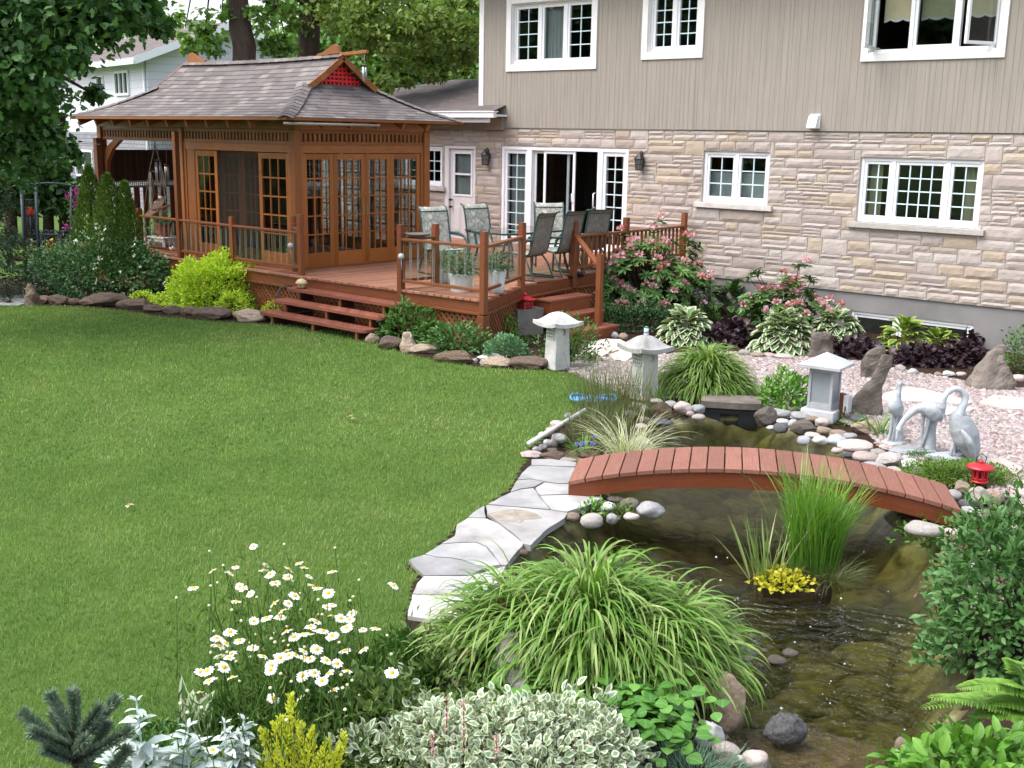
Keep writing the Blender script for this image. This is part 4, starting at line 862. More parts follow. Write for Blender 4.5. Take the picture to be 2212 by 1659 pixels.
def casing(ax, c, a, b):
    g = MB(); bx = (lambda u0, u1, d0, d1, za, zb: g.box(u0, u1, c+d0, c+d1, za, zb)) if ax == 'y' else (lambda u0, u1, d0, d1, za, zb: g.box(c+d0, c+d1, u0, u1, za, zb))
    bx(a, a+.07, -.045, .045, DZ+.001, 2.75); bx(b-.07, b, -.045, .045, DZ+.001, 2.75); bx(a+.07, b-.07, -.043, .045, 2.62, 2.749); bx(a+.07, b-.07, -.05, .05, DZ+.001, .70); g.build('door_casing', M['cedar'], gaz, bevel=.004)
casing('y', GY0, MX+.07, GX1-.07); casing('x', GX1, GY0+.07, GY1-.07)
french('y', GY0, MX+.14+.26, -17.50); french('y', GY0, -16.28, GX1-.15)
g = MB(); g.box(MX+.14, MX+.40, GY0-.03, GY0+.03, .70, 2.62); g.build('side_panel', M['cedar'], gaz)
french('y', GY0+.09, -17.52, -16.92); french('y', GY0+.09, -16.90, -16.30)
def m_screen():
    t = NT('insect_screen'); tr = t.n('ShaderNodeBsdfTransparent'); b = t.bsdf((.035, .028, .022), .8, .2); mx = t.n('ShaderNodeMixShader'); mx.inputs[0].default_value = .42; t.l(tr.outputs[0], mx.inputs[1]); t.l(b.outputs[0], mx.inputs[2]); return t.done(mx)
M['screen'] = m_screen()
g = MB(); g.box(-17.50, -16.28, GY0-.004, GY0-.001, .72, 2.60); g.build('insect_screen', M['screen'], gaz)
for a, b in ((12.14, 12.80), (12.805, 13.515), (13.52, 14.12), (14.125, 14.86)): dd = french('x', GX1, a, b)
g = MB()
for y in (13.47, 13.56): g.box(GX1+.02, GX1+.028, y-.02, y+.02, 1.55, 1.72)
g.tube([(GX1+.02, 13.50, 1.95), (GX1+.045, 13.50, 1.95), (GX1+.05, 13.50, 1.87)], .008, 6); g.build('door_handle', M['brass'], dd)
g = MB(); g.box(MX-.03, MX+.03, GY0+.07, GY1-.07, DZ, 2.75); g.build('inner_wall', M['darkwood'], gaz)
for a in (-18.4, -17.6, -16.8, -16.1): french('y', GY1, a, a+.70)
P = [(GX0+.07, 2.05), (GX0+.07, 2.25), (GX0+.20, 2.60), (GX0+.50, 2.75), (GX0+.75, 2.75), (GX0+.45, 2.58), (GX0+.24, 2.35), (GX0+.16, 2.05)]
g = MB(); g.prism([(x, GY0-.04, z) for x, z in P], 0, .08, axis=(0, 1, 0)); g.build('corner_bracket', M['cedar'], gaz, bevel=.006)
g = MB(); g.box(GX0, GX1, GY0, GY1, DZ+.002, DZ+.012); g.build('floor_boards', M['tread'], gaz)
p0 = onX(*Z('z2', 250, 458), -14.75); p1 = onX(*Z('z2', 770, 460), -14.75)
g = MB(); g.tube([(EX1+.03, 11.42, EZ-.10), (EX1+.03, 13.45, EZ-.10)], .022, 8); tag(g.build('awning_pole', M['greywood']), 'pale wooden pole hanging under the right eave of the gazebo roof', 'pole')

# ------------------------------------------------------------------ deck
deck = thing('wooden_deck', 'red-stained wooden deck with diagonal lattice skirt in front of the house', 'deck', (-13.5, 13.5, 0))
def yf_(x): return 11.55+.017*max(0, x+22)*.0+(.05*(x+14.7) if x > -14.7 else 0)
EDGE = [(-10.75, 11.75), (-11.52, 13.5), (-11.75, 15.1), (-11.85, 18.62)]
def yback(x):
    if x < -11.85: return 18.62
    for (xa, ya), (xb, yb) in zip(EDGE[:-1], EDGE[1:]):
        if xb <= x <= xa: return ya+(yb-ya)*(x-xa)/(xb-xa)
    return 11.8
g = MB(); x = -22.35
while x < -10.77:
    x1 = min(x+.137, -10.77); yb = 18.62 if x1 < -11.85 else yback(x1-.0)
    ya = yf_(x); xm = (x+x1)/2
    if x1-x > .03:
        cuts = [ya-.02, yb] if yb-ya < 3 else [ya-.02, ya+2.4+1.2*((int(x*7.3)) % 3), yb]
        for a, b in zip(cuts[:-1], cuts[1:]): g.beam((xm, a, DZ-.018), (xm, b-.004, DZ-.018), x1-x-.006, .036)
    x += .140
g.build('floor_boards', M['deck'], deck, bevel=.004)
def edge_run(pts, z0f, z1f, name):
    g = MB()
    for a, b in zip(pts[:-1], pts[1:]): g.beam((a[0], a[1], (z0f+z1f)/2), (b[0], b[1], (z0f+z1f)/2), .035, z1f-z0f)
    return g
run = [(-22.35, 11.585), (-14.7, 11.585), (-10.80, 11.775)]; run2 = [(-10.80, 11.775), (-11.56, 13.5), (-11.79, 15.1), (-11.88, 18.6)]
g = edge_run(run, .485, .632, ''); 
for a, b in zip(run2[:-1], run2[1:]): g.beam((a[0], a[1], .5585), (b[0], b[1], .5585), .035, .146)
g.build('fascia', M['fascia'], deck, bevel=.004)
g = MB()
for a, b in zip((run+run2[1:])[:-1], (run+run2[1:])[1:]): g.beam((a[0], a[1]-.0, .462), (b[0], b[1], .462), .09, .042)
g.build('ledge_trim', M['railwood'], deck, bevel=.006)
def lattice(a, b, z0, z1):
    g = MB(); a = Vector(a); b = Vector(b); d = (b-a).normalized(); nrm = Vector((d.y, -d.x, 0)); L = (b-a).length; H = z1-z0; sp = .105
    for lay, sg_ in ((0, 1), (.012, -1)):
        k = -H
        while k < L+H:
            u0, u1 = (k, k+H); pts = [(u0, 0), (u1, H)] if sg_ > 0 else [(u0, H), (u1, 0)]
            (ua, va), (ub, vb) = pts
            def clip(ua, va, ub, vb):
                if ua < 0: t = (0-ua)/(ub-ua); va, ua = va+(vb-va)*t, 0
                if ub > L: t = (L-ua)/(ub-ua); vb, ub = va+(vb-va)*t, L
                return ua, va, ub, vb
            if u1 > .02 and u0 < L-.02:
                ua, va, ub, vb = clip(ua, va, ub, vb); A = a+d*ua+nrm*(lay)+Vector((0, 0, z0+va)); B_ = a+d*ub+nrm*lay+Vector((0, 0, z0+vb)); g.beam(A, B_, .008, .045, Vector((-d.x*sg_, -d.y*sg_, 1)))
            k += sp
    return g
for a, b in ((( -22.3, 11.62, 0), (-14.75, 11.62, 0)), ((-14.75, 11.62, 0), (-10.85, 11.80, 0)), ((-10.85, 11.80, 0), (-11.60, 13.5, 0)), ((-11.60, 13.5, 0), (-11.83, 15.1, 0)), ((-11.83, 15.1, 0), (-11.9, 18.6, 0))): lattice(a, b, -.2 if a[0] > -12 else -.05, .442).build('lattice_skirt', M['lattice'], deck)
g = MB(); g.box(-10.875, -10.745, 11.70, 11.83, -.2, .44); g.build('corner_board', M['fascia'], deck, bevel=.006)
# ------------------------------------------------------------------ railings
def rail_post(g, x, y, z0, z1, w=.092):
    g.box(x-w/2, x+w/2, y-w/2, y+w/2, z0, z1-.012); g.prism([(x-w/2, y-w/2), (x+w/2, y-w/2), (x+w/2, y+w/2), (x-w/2, y+w/2)], z1-.0118, z1)
RLAB = 'deck railings'
def railing(label, pts, zt, zpost, glass=True, zb=.80, heights=None, skip=()):
    t = thing('deck_railing', label, 'railing', (pts[0][0], pts[0][1], DZ), RLAB)
    for i, (x, y) in enumerate(pts):
        if i in skip: continue
        zp = heights[i] if heights and heights[i] else zpost
        g = MB(); rail_post(g, x, y, .46 if (heights is None or not heights[i] or heights[i] < 2) else 0., zp); po = g.build('post', M['railwood'], t, bevel=.007)
        r_ = MB(); r_.box(x-.0475, x+.0475, y-.0475, y+.0475, zp-.125, zp-.117); r_.build('red_band', M['red'], po)
    for (xa, ya), (xb, yb) in zip(pts[:-1], pts[1:]):
        A, B_ = Vector((xa, ya, 0)), Vector((xb, yb, 0)); d = (B_-A).normalized(); L = (B_-A).length; A2, B2 = A+d*.046, B_-d*.046
        g = MB(); g.beam(A2+Vector((0, 0, zt)), B2+Vector((0, 0, zt)), .085, .04); g.build('handrail', M['railwood'], t, bevel=.008); g = MB(); g.beam(A2+Vector((0, 0, zb)), B2+Vector((0, 0, zb)), .05, .045); g.build('bottom_rail', M['railwood'], t, bevel=.006)
        sp = .155 if glass else .13; n = max(1, round((L-.1)/sp))
        for k in range(n):
            c = A2+d*((L-.092)*(k+.5)/n); za, zz = zb+.02, zt-.018
            b = MB()
            if glass:
                hw = sp*.40; p0, p1 = c-d*hw, c+d*hw; b.beam((p0.x, p0.y, (za+zz)/2), (p1.x, p1.y, (za+zz)/2), .006, zz-za, mi=0)
                for q in (p0, p1): b.beam((q.x, q.y, za), (q.x, q.y, zz), .003, .007, d, 1)
                b.build('glass_baluster', [M['strip'], M['stripedge']], t)
            else: b.beam((c.x, c.y, za), (c.x, c.y, zz), .034, .034, d); b.build('baluster', M['railwood'], t)
    return t
X_ = lambda px, py: float(onY(px, py, 11.62)[0])
FY = 11.62
railing('long glass-baluster railing in front of the gazebo doors', [(X_(301, 470), FY), (X_(387, 480), FY), (X_(502, 490), FY), (-14.72, FY)], 1.36, 1.52, heights=[1.50, 2.93, 1.52, 1.66])
railing('short railing of wooden balusters between gazebo corner and front steps', [(-14.72, FY), (-15.22, 12.0-.11)], 1.40, 1.60, glass=False, skip=(0,))
railing('glass-baluster railing across the front deck corner with potted plants behind', [(-12.42, 11.68), (-10.80, 11.76), (-11.55, 13.45)], 1.42, 1.64)
railing('short railing stub behind the post at the top of the front steps', [(-12.42, 11.68), (-12.36, 12.35)], 1.42, 1.62, skip=(0,))
railing('railing along the deck edge by the pink rhododendron', [(-11.74, 15.02), (-11.78, 16.55), (-11.82, 18.5)], 1.33, 1.58, glass=False)
tst = thing('stair_railing', 'sloping cedar handrail of the side steps beside the pink rhododendron', 'railing', (-10.7, 14.6, -.1)); bp = at(1292, 700, .02); tz = hz(bp, 549)
g = MB(); rail_post(g, bp[0], bp[1], .02, tz); g.build('post', M['railwood'], tst, bevel=.007); g = MB(); g.beam((-11.70, 15.0, 1.36), (bp[0]-.03, bp[1]+.02, tz-.20), .085, .045); g.build('handrail', M['railwood'], tst, bevel=.008)
# ------------------------------------------------------------------ steps
fs = thing('front_steps', 'three open wooden steps with rounded ends leading down to the lawn', 'steps', (-13.4, 11.2, 0))
for k, (z, y0) in enumerate(((.50, 11.27), (.335, 11.0), (.17, 10.73))):
    a, b, c, d = -14.72, -12.12-.04*k, y0, y0+.29; r_ = .09; P = [(a, d), (a, c)]
    P = [(b, d), (a, d), (a, c+r_)]+[(a+r_-r_*math.cos(q), c+r_-r_*math.sin(q)) for q in np.linspace(0, PI/2, 5)]+[(b-r_+r_*math.sin(q), c+r_-r_*math.cos(q)) for q in np.linspace(0, PI/2, 5)]
    g = MB(); n = len(P); g.beam((a+.05, (c+d)/2, z-.022), (b-.05, (c+d)/2, z-.022), .20, .02); g.prism(P, z-.042, z); 
    me = g; g.uv = [(u[0], u[1]) for u in g.uv]; g.build('tread', M['tread'], fs, bevel=.012)
    for x in (-14.4, -13.4, -12.4):
        s = MB(); s.box(x-.02, x+.02, y0+.03, y0+.06, max(-.02, z-.042-.17), z-.042); s.build('riser_bracket', M['lattice'], fs); s = MB(); s.box(x-.02, x+.02, y0+.06, 11.58, max(-.02, z-.042-.155), z-.043); s.build('stringer', M['darkwood'], fs)
ss = thing('side_steps', 'three closed wooden steps on the right end of the deck by the stone lantern', 'steps', (-11.1, 14.2, -.2))
for k, (z, x1) in enumerate(((.42, -11.22), (.20, -10.92), (-.005, -10.60))):
    y0, y1 = 13.80-.05*k, 14.88-.03*k
    g = MB()
    for q in (0, 1): g.box(x1-.32+.16*q, x1-.32+.16*q+.155, y0, y1, z-.04, z)
    g.build('tread', M['tread'], ss, bevel=.008); g = MB(); g.box(x1-.045, x1-.02, y0+.02, y1-.02, z-.23, z-.041); g.box(x1-.5, x1-.045, y0+.02, y0+.045, z-.23, z-.041); g.box(x1-.5, x1-.045, y1-.045, y1-.02, z-.23, z-.041); g.build('riser', M['fascia'], ss)
bl = MB(); a = at(1118, 714); b = at(1174, 708); dv = Vector(b-a); nv = Vector((-dv.y, dv.x, 0)).normalized()*.38; zt = hz(a, 671)
bl.prism([tuple(a)[:2], tuple(b)[:2], (b[0]+nv.x, b[1]+nv.y), (a[0]+nv.x, a[1]+nv.y)], -.25, zt); tag(bl.build('concrete_block', M['blockconc'], bevel=.012), 'plain grey concrete block beside the wooden side steps', 'block')
BLK = (a+b)/2+np.array([nv.x*.4, nv.y*.4, 0]); BLK[2] = zt

# ------------------------------------------------------------------ privacy fence behind the swing
pf = thing('privacy_fence', 'dark board privacy fence behind the hanging swing chair', 'fence', (-21.6, 13.6, DZ)); fx = -21.62
ZF = lambda y: float(onX(*Z('h', 560, y), fx)[2]); f0, f1, f2, f3, f4 = ZF(1110), ZF(612), ZF(606), ZF(566), ZF(278); g = MB(); y = 11.9
while y < 15.3: g.box(fx, fx+.02, y, y+.128, f3+.02, f4); y += .134
g.build('board_panel', M['darkwood'], pf); g = MB(); y = 11.9
while y < 15.3: g.box(fx, fx+.02, y, y+.13, f0, f1-.02); y += .21
g.build('picket_panel', M['fencewood'], pf); g = MB(); g.box(fx-.02, fx+.04, 11.85, 15.35, f1-.02, f1+.02); g.box(fx-.02, fx+.04, 11.85, 15.35, f3-.01, f3+.02); g.box(fx-.02, fx+.04, 11.85, 15.35, f0-.05, f0); y = 11.9
while y < 15.3: g.box(fx, fx+.02, y, y+.018, f1+.02, f3-.01); y += .045
g.build('spindle_strip', M['greywood'], pf)
q = onY(*Z('g', 1080, 0), 11.85); g = MB(); g.box(q[0]-.06, q[0]+.06, 11.79, 11.91, 0, hz((q[0], 11.85), 298)); g.build('end_post', M['fencewood'], pf)
# ------------------------------------------------------------------ patio furniture
def m_sling(name, base, a, b):
    t = NT(name); v = t.n('ShaderNodeTexVoronoi'); t.l(t.map(t.uv(), (9, 9, 9)), v.inputs['Vector']); v.feature = 'SMOOTH_F1'; v.inputs['Scale'].default_value = 1.; n = t.noise(t.uv(), 24, 3)
    v2 = t.n('ShaderNodeTexVoronoi'); t.l(t.map(t.uv(), (13, 8, 9), (3, 1, 0)), v2.inputs['Vector']); v2.feature = 'DISTANCE_TO_EDGE'; v2.inputs['Scale'].default_value = 1.
    c = t.mix(t.maprange(v.outputs['Distance'], .22, .34), a, base); c = t.mix(t.maprange(v2.outputs['Distance'], .03, .09), b, c); c = t.mix(t.math('MULTIPLY', n, .3), c, b)
    return t.done(t.bsdf(c, .8, .2))
M['sling'] = m_sling('patterned_sling', (.42, .41, .36), (.62, .60, .54), (.24, .25, .22)); M['slingback'] = m_sling('sling_back', (.22, .205, .18), (.26, .24, .21), (.165, .155, .14))
def chair_proto():
    t = thing('sling_chair', 'x', 'chair')
    prof = [(.27, .40), (.22, .435), (.08, .425), (-.12, .395), (-.20, .42), (-.245, .52), (-.285, .70), (-.325, .90), (-.36, 1.03), (-.40, 1.085), (-.455, 1.10)]
    g = MB(); n = 8; W_ = .255
    L = [0]; [L.append(L[-1]+math.dist(prof[i], prof[i-1])) for i in range(1, len(prof))]
    rows = [[(x, -W_+2*W_*j/n, z-.012*(1-abs(2*j/n-1)**2)) for j in range(n+1)] for x, z in prof]; uvs = [((j/n)*.5, L[i]) for i in range(len(prof)) for j in range(n+1)]
    g.grid(rows, 0, True, uvs); off = [[(p[0]-.004, p[1], p[2]-.004) for p in r] for r in rows]; g.grid([list(reversed(r)) for r in off], 1, True, uvs); g.build('sling_seat', [M['sling'], M['slingback']], t, local=True)
    for s in (-1, 1):
        g = MB(); g.tube([(x, s*(W_+.012), z) for x, z in prof], .015, 8); g.build('side_rail', M['green_metal'], t, local=True)
        g = MB(); y = s*(W_+.05); arm = [(-.30, s*(W_+.02), .66), (-.22, y, .655), (-.02, y, .655), (.14, y, .63), (.24, y, .54), (.29, y, .36), (.31, y, .03), (.30, y, .014)]; g.tube(arm, [.015, .018, .02, .02, .018, .016, .015, .015], 8, flat=1.5); g.build('armrest', M['green_metal'], t, local=True)
        g = MB(); g.tube([(-.13, s*(W_+.012), .39), (-.22, y, .25), (-.33, y, .02), (-.34, y, .014)], .015, 8); g.tube([(.31, y, .014), (-.34, y, .014)], .013, 8); g.build('leg', M['green_metal'], t, local=True)
    g = MB(); [g.tube([(x, -W_, z), (x, W_, z)], .012, 6) and g.build('cross_bar', M['green_metal'], t, local=True) and g.__init__() for x, z in ((.25, .41), (-.36, 1.02), (-.13, .375))]; return t
CH = [(-13.35, 13.55, -.25, 'patterned sling chair nearest the gazebo doors, its front showing'), (-13.45, 14.75, -.15, 'patterned sling chair between the service door and the table'), (-13.05, 16.0, -.75, 'patterned sling chair at the far end in front of the open patio door'),
      (-12.02, 14.12, PI+.15, 'sling chair with its plain back turned, closest to the front corner post'), (-12.05, 14.95, PI+.05, 'sling chair with its back turned, middle one on the near side of the table'), (-12.08, 15.75, PI-.15, 'sling chair with its back turned, next to the side steps and patio door')]
c0 = chair_proto()
for i, (x, y, rz, lab) in enumerate(CH):
    o = c0 if i == 0 else copy_tree(c0); o.location = (x, y, DZ+.001); o.rotation_euler[2] = rz; tag(o, lab, 'chair', 'sling chairs round the glass table')
tb = thing('patio_table', 'glass-topped patio table with dark green frame between the sling chairs', 'table', (-12.70, 14.75, DZ)); tx, ty = -12.70, 14.75
g = MB(); P = [(tx-.48+ .96*(a > 1), 0) for a in range(2)]; c_ = .12; hx, hy = .46, .85; P = [(tx-hx+c_, ty-hy), (tx+hx-c_, ty-hy), (tx+hx, ty-hy+c_), (tx+hx, ty+hy-c_), (tx+hx-c_, ty+hy), (tx-hx+c_, ty+hy), (tx-hx, ty+hy-c_), (tx-hx, ty-hy+c_)]
g.prism(P, DZ+.712, DZ+.72); g.build('table_top', M['tableglass'], tb); g = MB()
for a, b in zip(P, P[1:]+P[:1]): g.beam((a[0], a[1], DZ+.705), (b[0], b[1], DZ+.705), .03, .03)
g.build('table_rim', M['green_metal'], tb)
for sx in (-1, 1):
    for sy in (-1, 1): g = MB(); g.tube([(tx+sx*.38, ty+sy*.75, DZ+.70), (tx+sx*.36, ty+sy*.7, DZ+.4), (tx+sx*.42, ty+sy*.8, DZ+.005)], .02, 8); g.build('leg', M['green_metal'], tb)
M['potleaf'] = m_leaf('pot_leaf', [(.05, .10, .05), (.08, .16, .08), (.12, .20, .12), (.16, .2, .06)], trans=.3)
def potted(label, p, r, h, H, mat, fluted=False, n=260, spread=.2, name='potted_plant', saucer=False):
    t = thing(name, label, 'potted plant', p); g = MB(); nn = 32; prof = [(r*.78, 0), (r*.86, h*.3), (r*.96, h*.8), (r*1.02, h*.96), (r*1.02, h), (r*.92, h), (r*.9, h*.9)]
    if fluted:
        rows = []
        for rr, z in prof: rows.append([(p[0]+rr*(1+.035*math.sin(12*a+z*18))*math.cos(a), p[1]+rr*(1+.035*math.sin(12*a+z*18))*math.sin(a), p[2]+z*(1+.03*math.sin(a*24)*(z > h*.9))) for a in np.linspace(0, 2*PI, 97)[:-1]])
        g.grid(rows, close=True)
    else: g.lathe(prof, p, nn)
    g.build('pot', mat, t); s = MB(); s.lathe([(.01, h*.9), (r*.9, h*.9)], p, 16); s.build('potting_soil', M['soil'], t)
    d = rdir(n, -.2, 1.); rad = RNG.random(n)**.5; pos = np.array(p)+np.array([0, 0, h*.95])+np.stack([d[:, 0]*spread*rad, d[:, 1]*spread*rad, np.abs(d[:, 2])*rad*(H-h)], 1); dr = d+rdir(n)*.7; dr[:, 2] += .1
    leaves('foliage', pos, dr, rdir(n)*.5+[0, 0, 1], RNG.uniform(.05, .10, n), RNG.uniform(.025, .04, n), M['potleaf'], t)
    g = MB()
    for k in range(9): a = k*.7; g.tube([(p[0], p[1], p[2]+h*.9), (p[0]+.5*spread*math.cos(a), p[1]+.5*spread*math.sin(a), p[2]+h+(H-h)*.45), (p[0]+.85*spread*math.cos(a), p[1]+.85*spread*math.sin(a), p[2]+h+(H-h)*.75)], .004, 5)
    g.build('stem', M['potleaf'], t); return t
potted('tall grey pot with leafy plant behind the glass-baluster railing', at(957, 614, DZ), .115, .30, .55, M['potgrey'], n=200, spread=.20)
potted('white fluted pot with bushy plant behind the glass-baluster railing', at(996, 629, DZ), .19, .27, .62, M['potwhite'], True, n=420, spread=.28)
potted('white upright pot with plant just right of the deck corner post', at(1074, 632, DZ), .125, .34, .66, M['potwhite'], n=260, spread=.22)
p = at(*Z('z6', 545, 372), 1.44); g = MB(); g.lathe([(.03, 0), (.10, .012), (.19, .045), (.20, .06), (.17, .062), (.05, .04)], (p[0], p[1], p[2]), 20); o = g.build('stone_dish', M['blockconc'], bevel=0); tag(o, 'flat grey stone dish resting on the handrail beside the step post', 'dish')
for (px, py, y) in ((Z('z2', 375, 1133)[0], Z('z2', 375, 1133)[1], 11.55), (Z('z2', 960, 1190)[0], Z('z2', 960, 1190)[1], 11.62)):
    q = onY(px, py, y); g = MB(); g.lathe([(.015, -.045), (.04, -.03), (.05, 0), (.04, .03), (.015, .045)], tuple(q), 12); g.tube([(q[0], q[1], q[2]-.04), (q[0]+.005, q[1]+.01, q[2]-.2)], .006, 5); tag(g.build('post_light', M['potgrey']), 'small round grey light on the %s post of the front steps' % ('left' if px < 700 else 'right'), 'light')

# ------------------------------------------------------------------ swing, chimes, stool in the gazebo's open bay
YS = 13.0
def H(x, y, dy=0.): return tuple(onY(*Z('h', x, y), YS+dy))
M['stripecloth'] = m_leaf('striped_cloth', [(.46, .32, .24), (.52, .38, .30)], trans=.15, rough=.85)
sw = thing('hanging_chair', 'rope hammock chair with striped seat hanging in the open gazebo bay', 'swing chair', H(720, 900)); top = H(697, 60)
g = MB(); g.tube([H(697, 60), H(697, 235)], .012, 6); g.tube([H(697, 235), H(645, 475, -.1)], .010, 6); g.tube([H(697, 235), H(768, 475, .1)], .010, 6)
for a, b in (((645, 480), (600, 800)), ((645, 480), (690, 720)), ((650, 480), (640, 840)), ((655, 480), (670, 830)), ((768, 480), (835, 780)), ((768, 480), (800, 800)), ((768, 480), (720, 700)), ((765, 480), (745, 700)), ((660, 480), (700, 690)), ((760, 480), (780, 720))): g.tube([H(*a), H(*b, -.15 if b[1] > 760 else .2)], .007, 5)
for k in range(14): g.tube([H(690+k*11, 825-k*2.7, -.2), H(700+k*9, 890, -.1)], .005, 4)
g.build('rope', M['rope'], sw); g = MB(); g.tube([H(640, 475, -.1), H(772, 482, .1)], .016, 8); g.tube([H(680, 828, -.25), H(840, 783, -.2)], .02, 8); g.build('spreader_bar', M['cedar'], sw)
g = MB(); rows = []
for q in ((600, 875, 690, 860, -.3), (640, 830, 720, 838, -.1), (680, 770, 760, 790, .12), (715, 715, 795, 720, .3), (740, 697, 805, 700, .36)): a, b = Vector(H(q[0], q[1], q[4])), Vector(H(q[2], q[3], q[4])); rows.append([tuple(a.lerp(b, k/6)+Vector((0, 0, -.02*math.sin(k/6*PI)))) for k in range(7)])
g.grid(rows); g.grid([[(p[0], p[1]+.02, p[2]-.03) for p in reversed(r)] for r in rows]); g.build('seat_cloth', M['stripecloth'], sw)
def chime(label, X, n, r, L0, L1, mat='chime'):
    t = thing('wind_chime', label, 'wind chime', X(0, 1.)); g = MB(); a, b = Vector(X(0, 0)), Vector(X(0, .22)); g.tube([a, b], .004, 5); g.build('cord', M['rope'], t); g = MB(); g.lathe([(r, -.008), (r, .008)], tuple(b), 12); g.build('top_disc', M['greywood'], t)
    for k in range(n): q = b+Vector((r*.75*math.cos(k*2*PI/n), r*.75*math.sin(k*2*PI/n), -.04)); g = MB(); g.tube([q, q-Vector((0, 0, L0+(L1-L0)*k/n))], .011, 6); g.build('chime_tube', M[mat], t)
    return t
chime('silver wind chime hanging beside the hammock chair', lambda u, v: H(725, 285+v*400, -.5), 6, .07, .30, .50)
chime('dark wind chime with thin tubes hanging behind the tall gazebo post', lambda u, v: H(803, 235+v*820, .3), 5, .05, .28, .48)
tip = (EX1-.36, RYG, zf(ST_)+.0); chime('small wind chime hanging from the pole at the end of the gazebo ridge', lambda u, v: (tip[0]-.04, tip[1], tip[2]-v*.9), 5, .04, .16, .26)
q = onY(*Z('h', 785, 1195), 12.55); q[2] = DZ+.012; t = thing('plastic_stool', 'small pale plastic stool holding a terracotta pot in the gazebo', 'stool', q); sx, sy, sz = q[0], q[1], q[2]; hh = hz(q, Z('h', 0, 1068)[1])-sz
g = MB(); g.box(sx-.30, sx+.30, sy-.2, sy+.2, sz+hh-.035, sz+hh); g.box(sx-.27, sx+.27, sy-.18, sy-.16, sz+hh-.10, sz+hh-.036); g.build('stool_top', M['plastic'], t, bevel=.01)
for a in (-1, 1):
    for b in (-1, 1): g = MB(); g.beam((sx+a*.25, sy+b*.16, sz+hh-.036), (sx+a*.29, sy+b*.19, sz), .05, .05); g.build('leg', M['plastic'], t)
potted('terracotta pot of low greenery standing on the pale plastic stool', (sx-.02, sy, sz+hh+.001), .17, .26, .42, M['terracotta'], n=160, spread=.2)

# ------------------------------------------------------------------ stone lanterns
M['hole_shade'] = m_plain('crescent_shade', (.16, .16, .16), .9, .2)  # dark colour painted in for the shade of the lantern's holes and crescent
def lrot(mb, c, rz):
    cs, sn = math.cos(rz), math.sin(rz); mb.v = [(c[0]+x*cs-y*sn, c[1]+x*sn+y*cs, c[2]+z) for x, y, z in mb.v]; return mb
def pagoda_lantern(p, rz, H_, label):
    t = thing('stone_lantern', label, 'stone lantern', p, 'pale stone garden lanterns'); hc = H_-.165; w0, w1 = .122, .104
    g = MB(); n = 6; rows = []
    for k in range(n+1): z = hc*k/n; w_ = w0+(w1-w0)*k/n; rows.append([(sx*w_, sy*w_, z) for sx, sy in ((-1, -1), (1, -1), (1, 1), (-1, 1))])
    g.grid(rows, 0, False, close=True); lrot(g, p, rz).build('column', M['cast'], t, bevel=.006)
    g = MB(); N = 24; s = .235
    def zt(u, v):
        m = max(abs(u), abs(v)); c = min(abs(u), abs(v)); return .135*(.5+.5*math.cos(PI*min(1, m**1.15)))+.028*(m**3)*(c**2.2)+.022
    top = [[(s*u*(1+.06*abs(v)**4*0), s*v, hc+zt(u, v)) for u in np.linspace(-1, 1, N+1)] for v in np.linspace(-1, 1, N+1)]
    bot = [[(x, y, hc-.026+.028*(max(abs(x), abs(y))/s)**3*(min(abs(x), abs(y))/s)**2.2) for x, y, z in r] for r in top]
    g.grid(top); g.grid([list(reversed(r)) for r in bot])
    ring = lambda G: G[0]+[r[-1] for r in G[1:]]+list(reversed(G[-1][:-1]))+[r[0] for r in reversed(G[1:-1])]
    g.grid([ring(bot), ring(top)], 0, False, close=True); lrot(g, p, rz).build('lantern_roof', M['cast'], t)
    g = MB(); y = -w1-.009          # window grid on the left face (-y), crescent on the right face (+x)
    for i in range(4): z = hc-.045-.16+.043*i+.02; g.box(-.07, .07, y-.012, y+.012, z-.004, z+.012)
    for i in range(5): x = -.07+.035*i; g.box(x-.006, x+.006, y-.011, y+.012, hc-.185, hc-.045)
    lrot(g, p, rz).build('window_grid', M['cast'], t)
    g = MB(); g.box(-.07, .07, y-.002, y+.004, hc-.185, hc-.045); lrot(g, p, rz).build('window_shade', M['hole_shade'], t)  # nothing cut here: a dark plate stands for the shade in the holes
    g = MB(); R0 = .042; cz = hc-.10; a_ = np.linspace(-PI*.5, PI*.5, 12); P = [(w1+.004, R0*math.cos(a), cz+R0*math.sin(a)) for a in a_]+[(w1+.004, R0*.55*math.cos(a)-.004, cz+R0*.93*math.sin(a)) for a in a_[::-1][1:-1]]; g.prism(P, 0, .006, axis=(1, 0, 0)); lrot(g, p, rz).build('crescent', M['hole_shade'], t)  # raised dark shape painted as the shade of a carved crescent
    return t
pA, pB, pC = gat(1203, 795), gat(1390, 860), gat(1776, 902)
pagoda_lantern(pA, R(-13), hz(pA, 672), 'pale stone lantern with curved roof at the lawn corner by the deck')
pagoda_lantern(pB, R(-18), hz(pB, 722), 'pale stone lantern with curved roof carrying a small bottle, beside the pond')
hB = hz(pB, 724); g0 = (pB[0], pB[1], pB[2]+(hz(pB, 722))-.165+.158); bt = thing('pill_bottle', 'small white bottle with green cap standing on a stone lantern roof', 'bottle', g0)
g = MB(); g.lathe([(.026, 0), (.028, .004), (.028, .07), (.02, .08)], g0, 16); g.build('bottle_body', M['white'], bt); g = MB(); g.lathe([(.024, .078), (.024, .095), (.022, .098)], g0, 16); g.build('cap', m_plain('green_cap', (.02, .30, .15), .4), bt); g = MB(); g.lathe([(.0285, .02), (.0285, .055)], g0, 16); g.build('bottle_label', m_plain('label_paper', (.35, .40, .50), .6, var=.6, sc=120), bt)
t = thing('stone_lantern', 'granite lantern with pyramid roof and frosted windows, wired beside the pond', 'stone lantern', pC); hC = hz(pC, 760); b_ = .27/2; RZC = R(6)
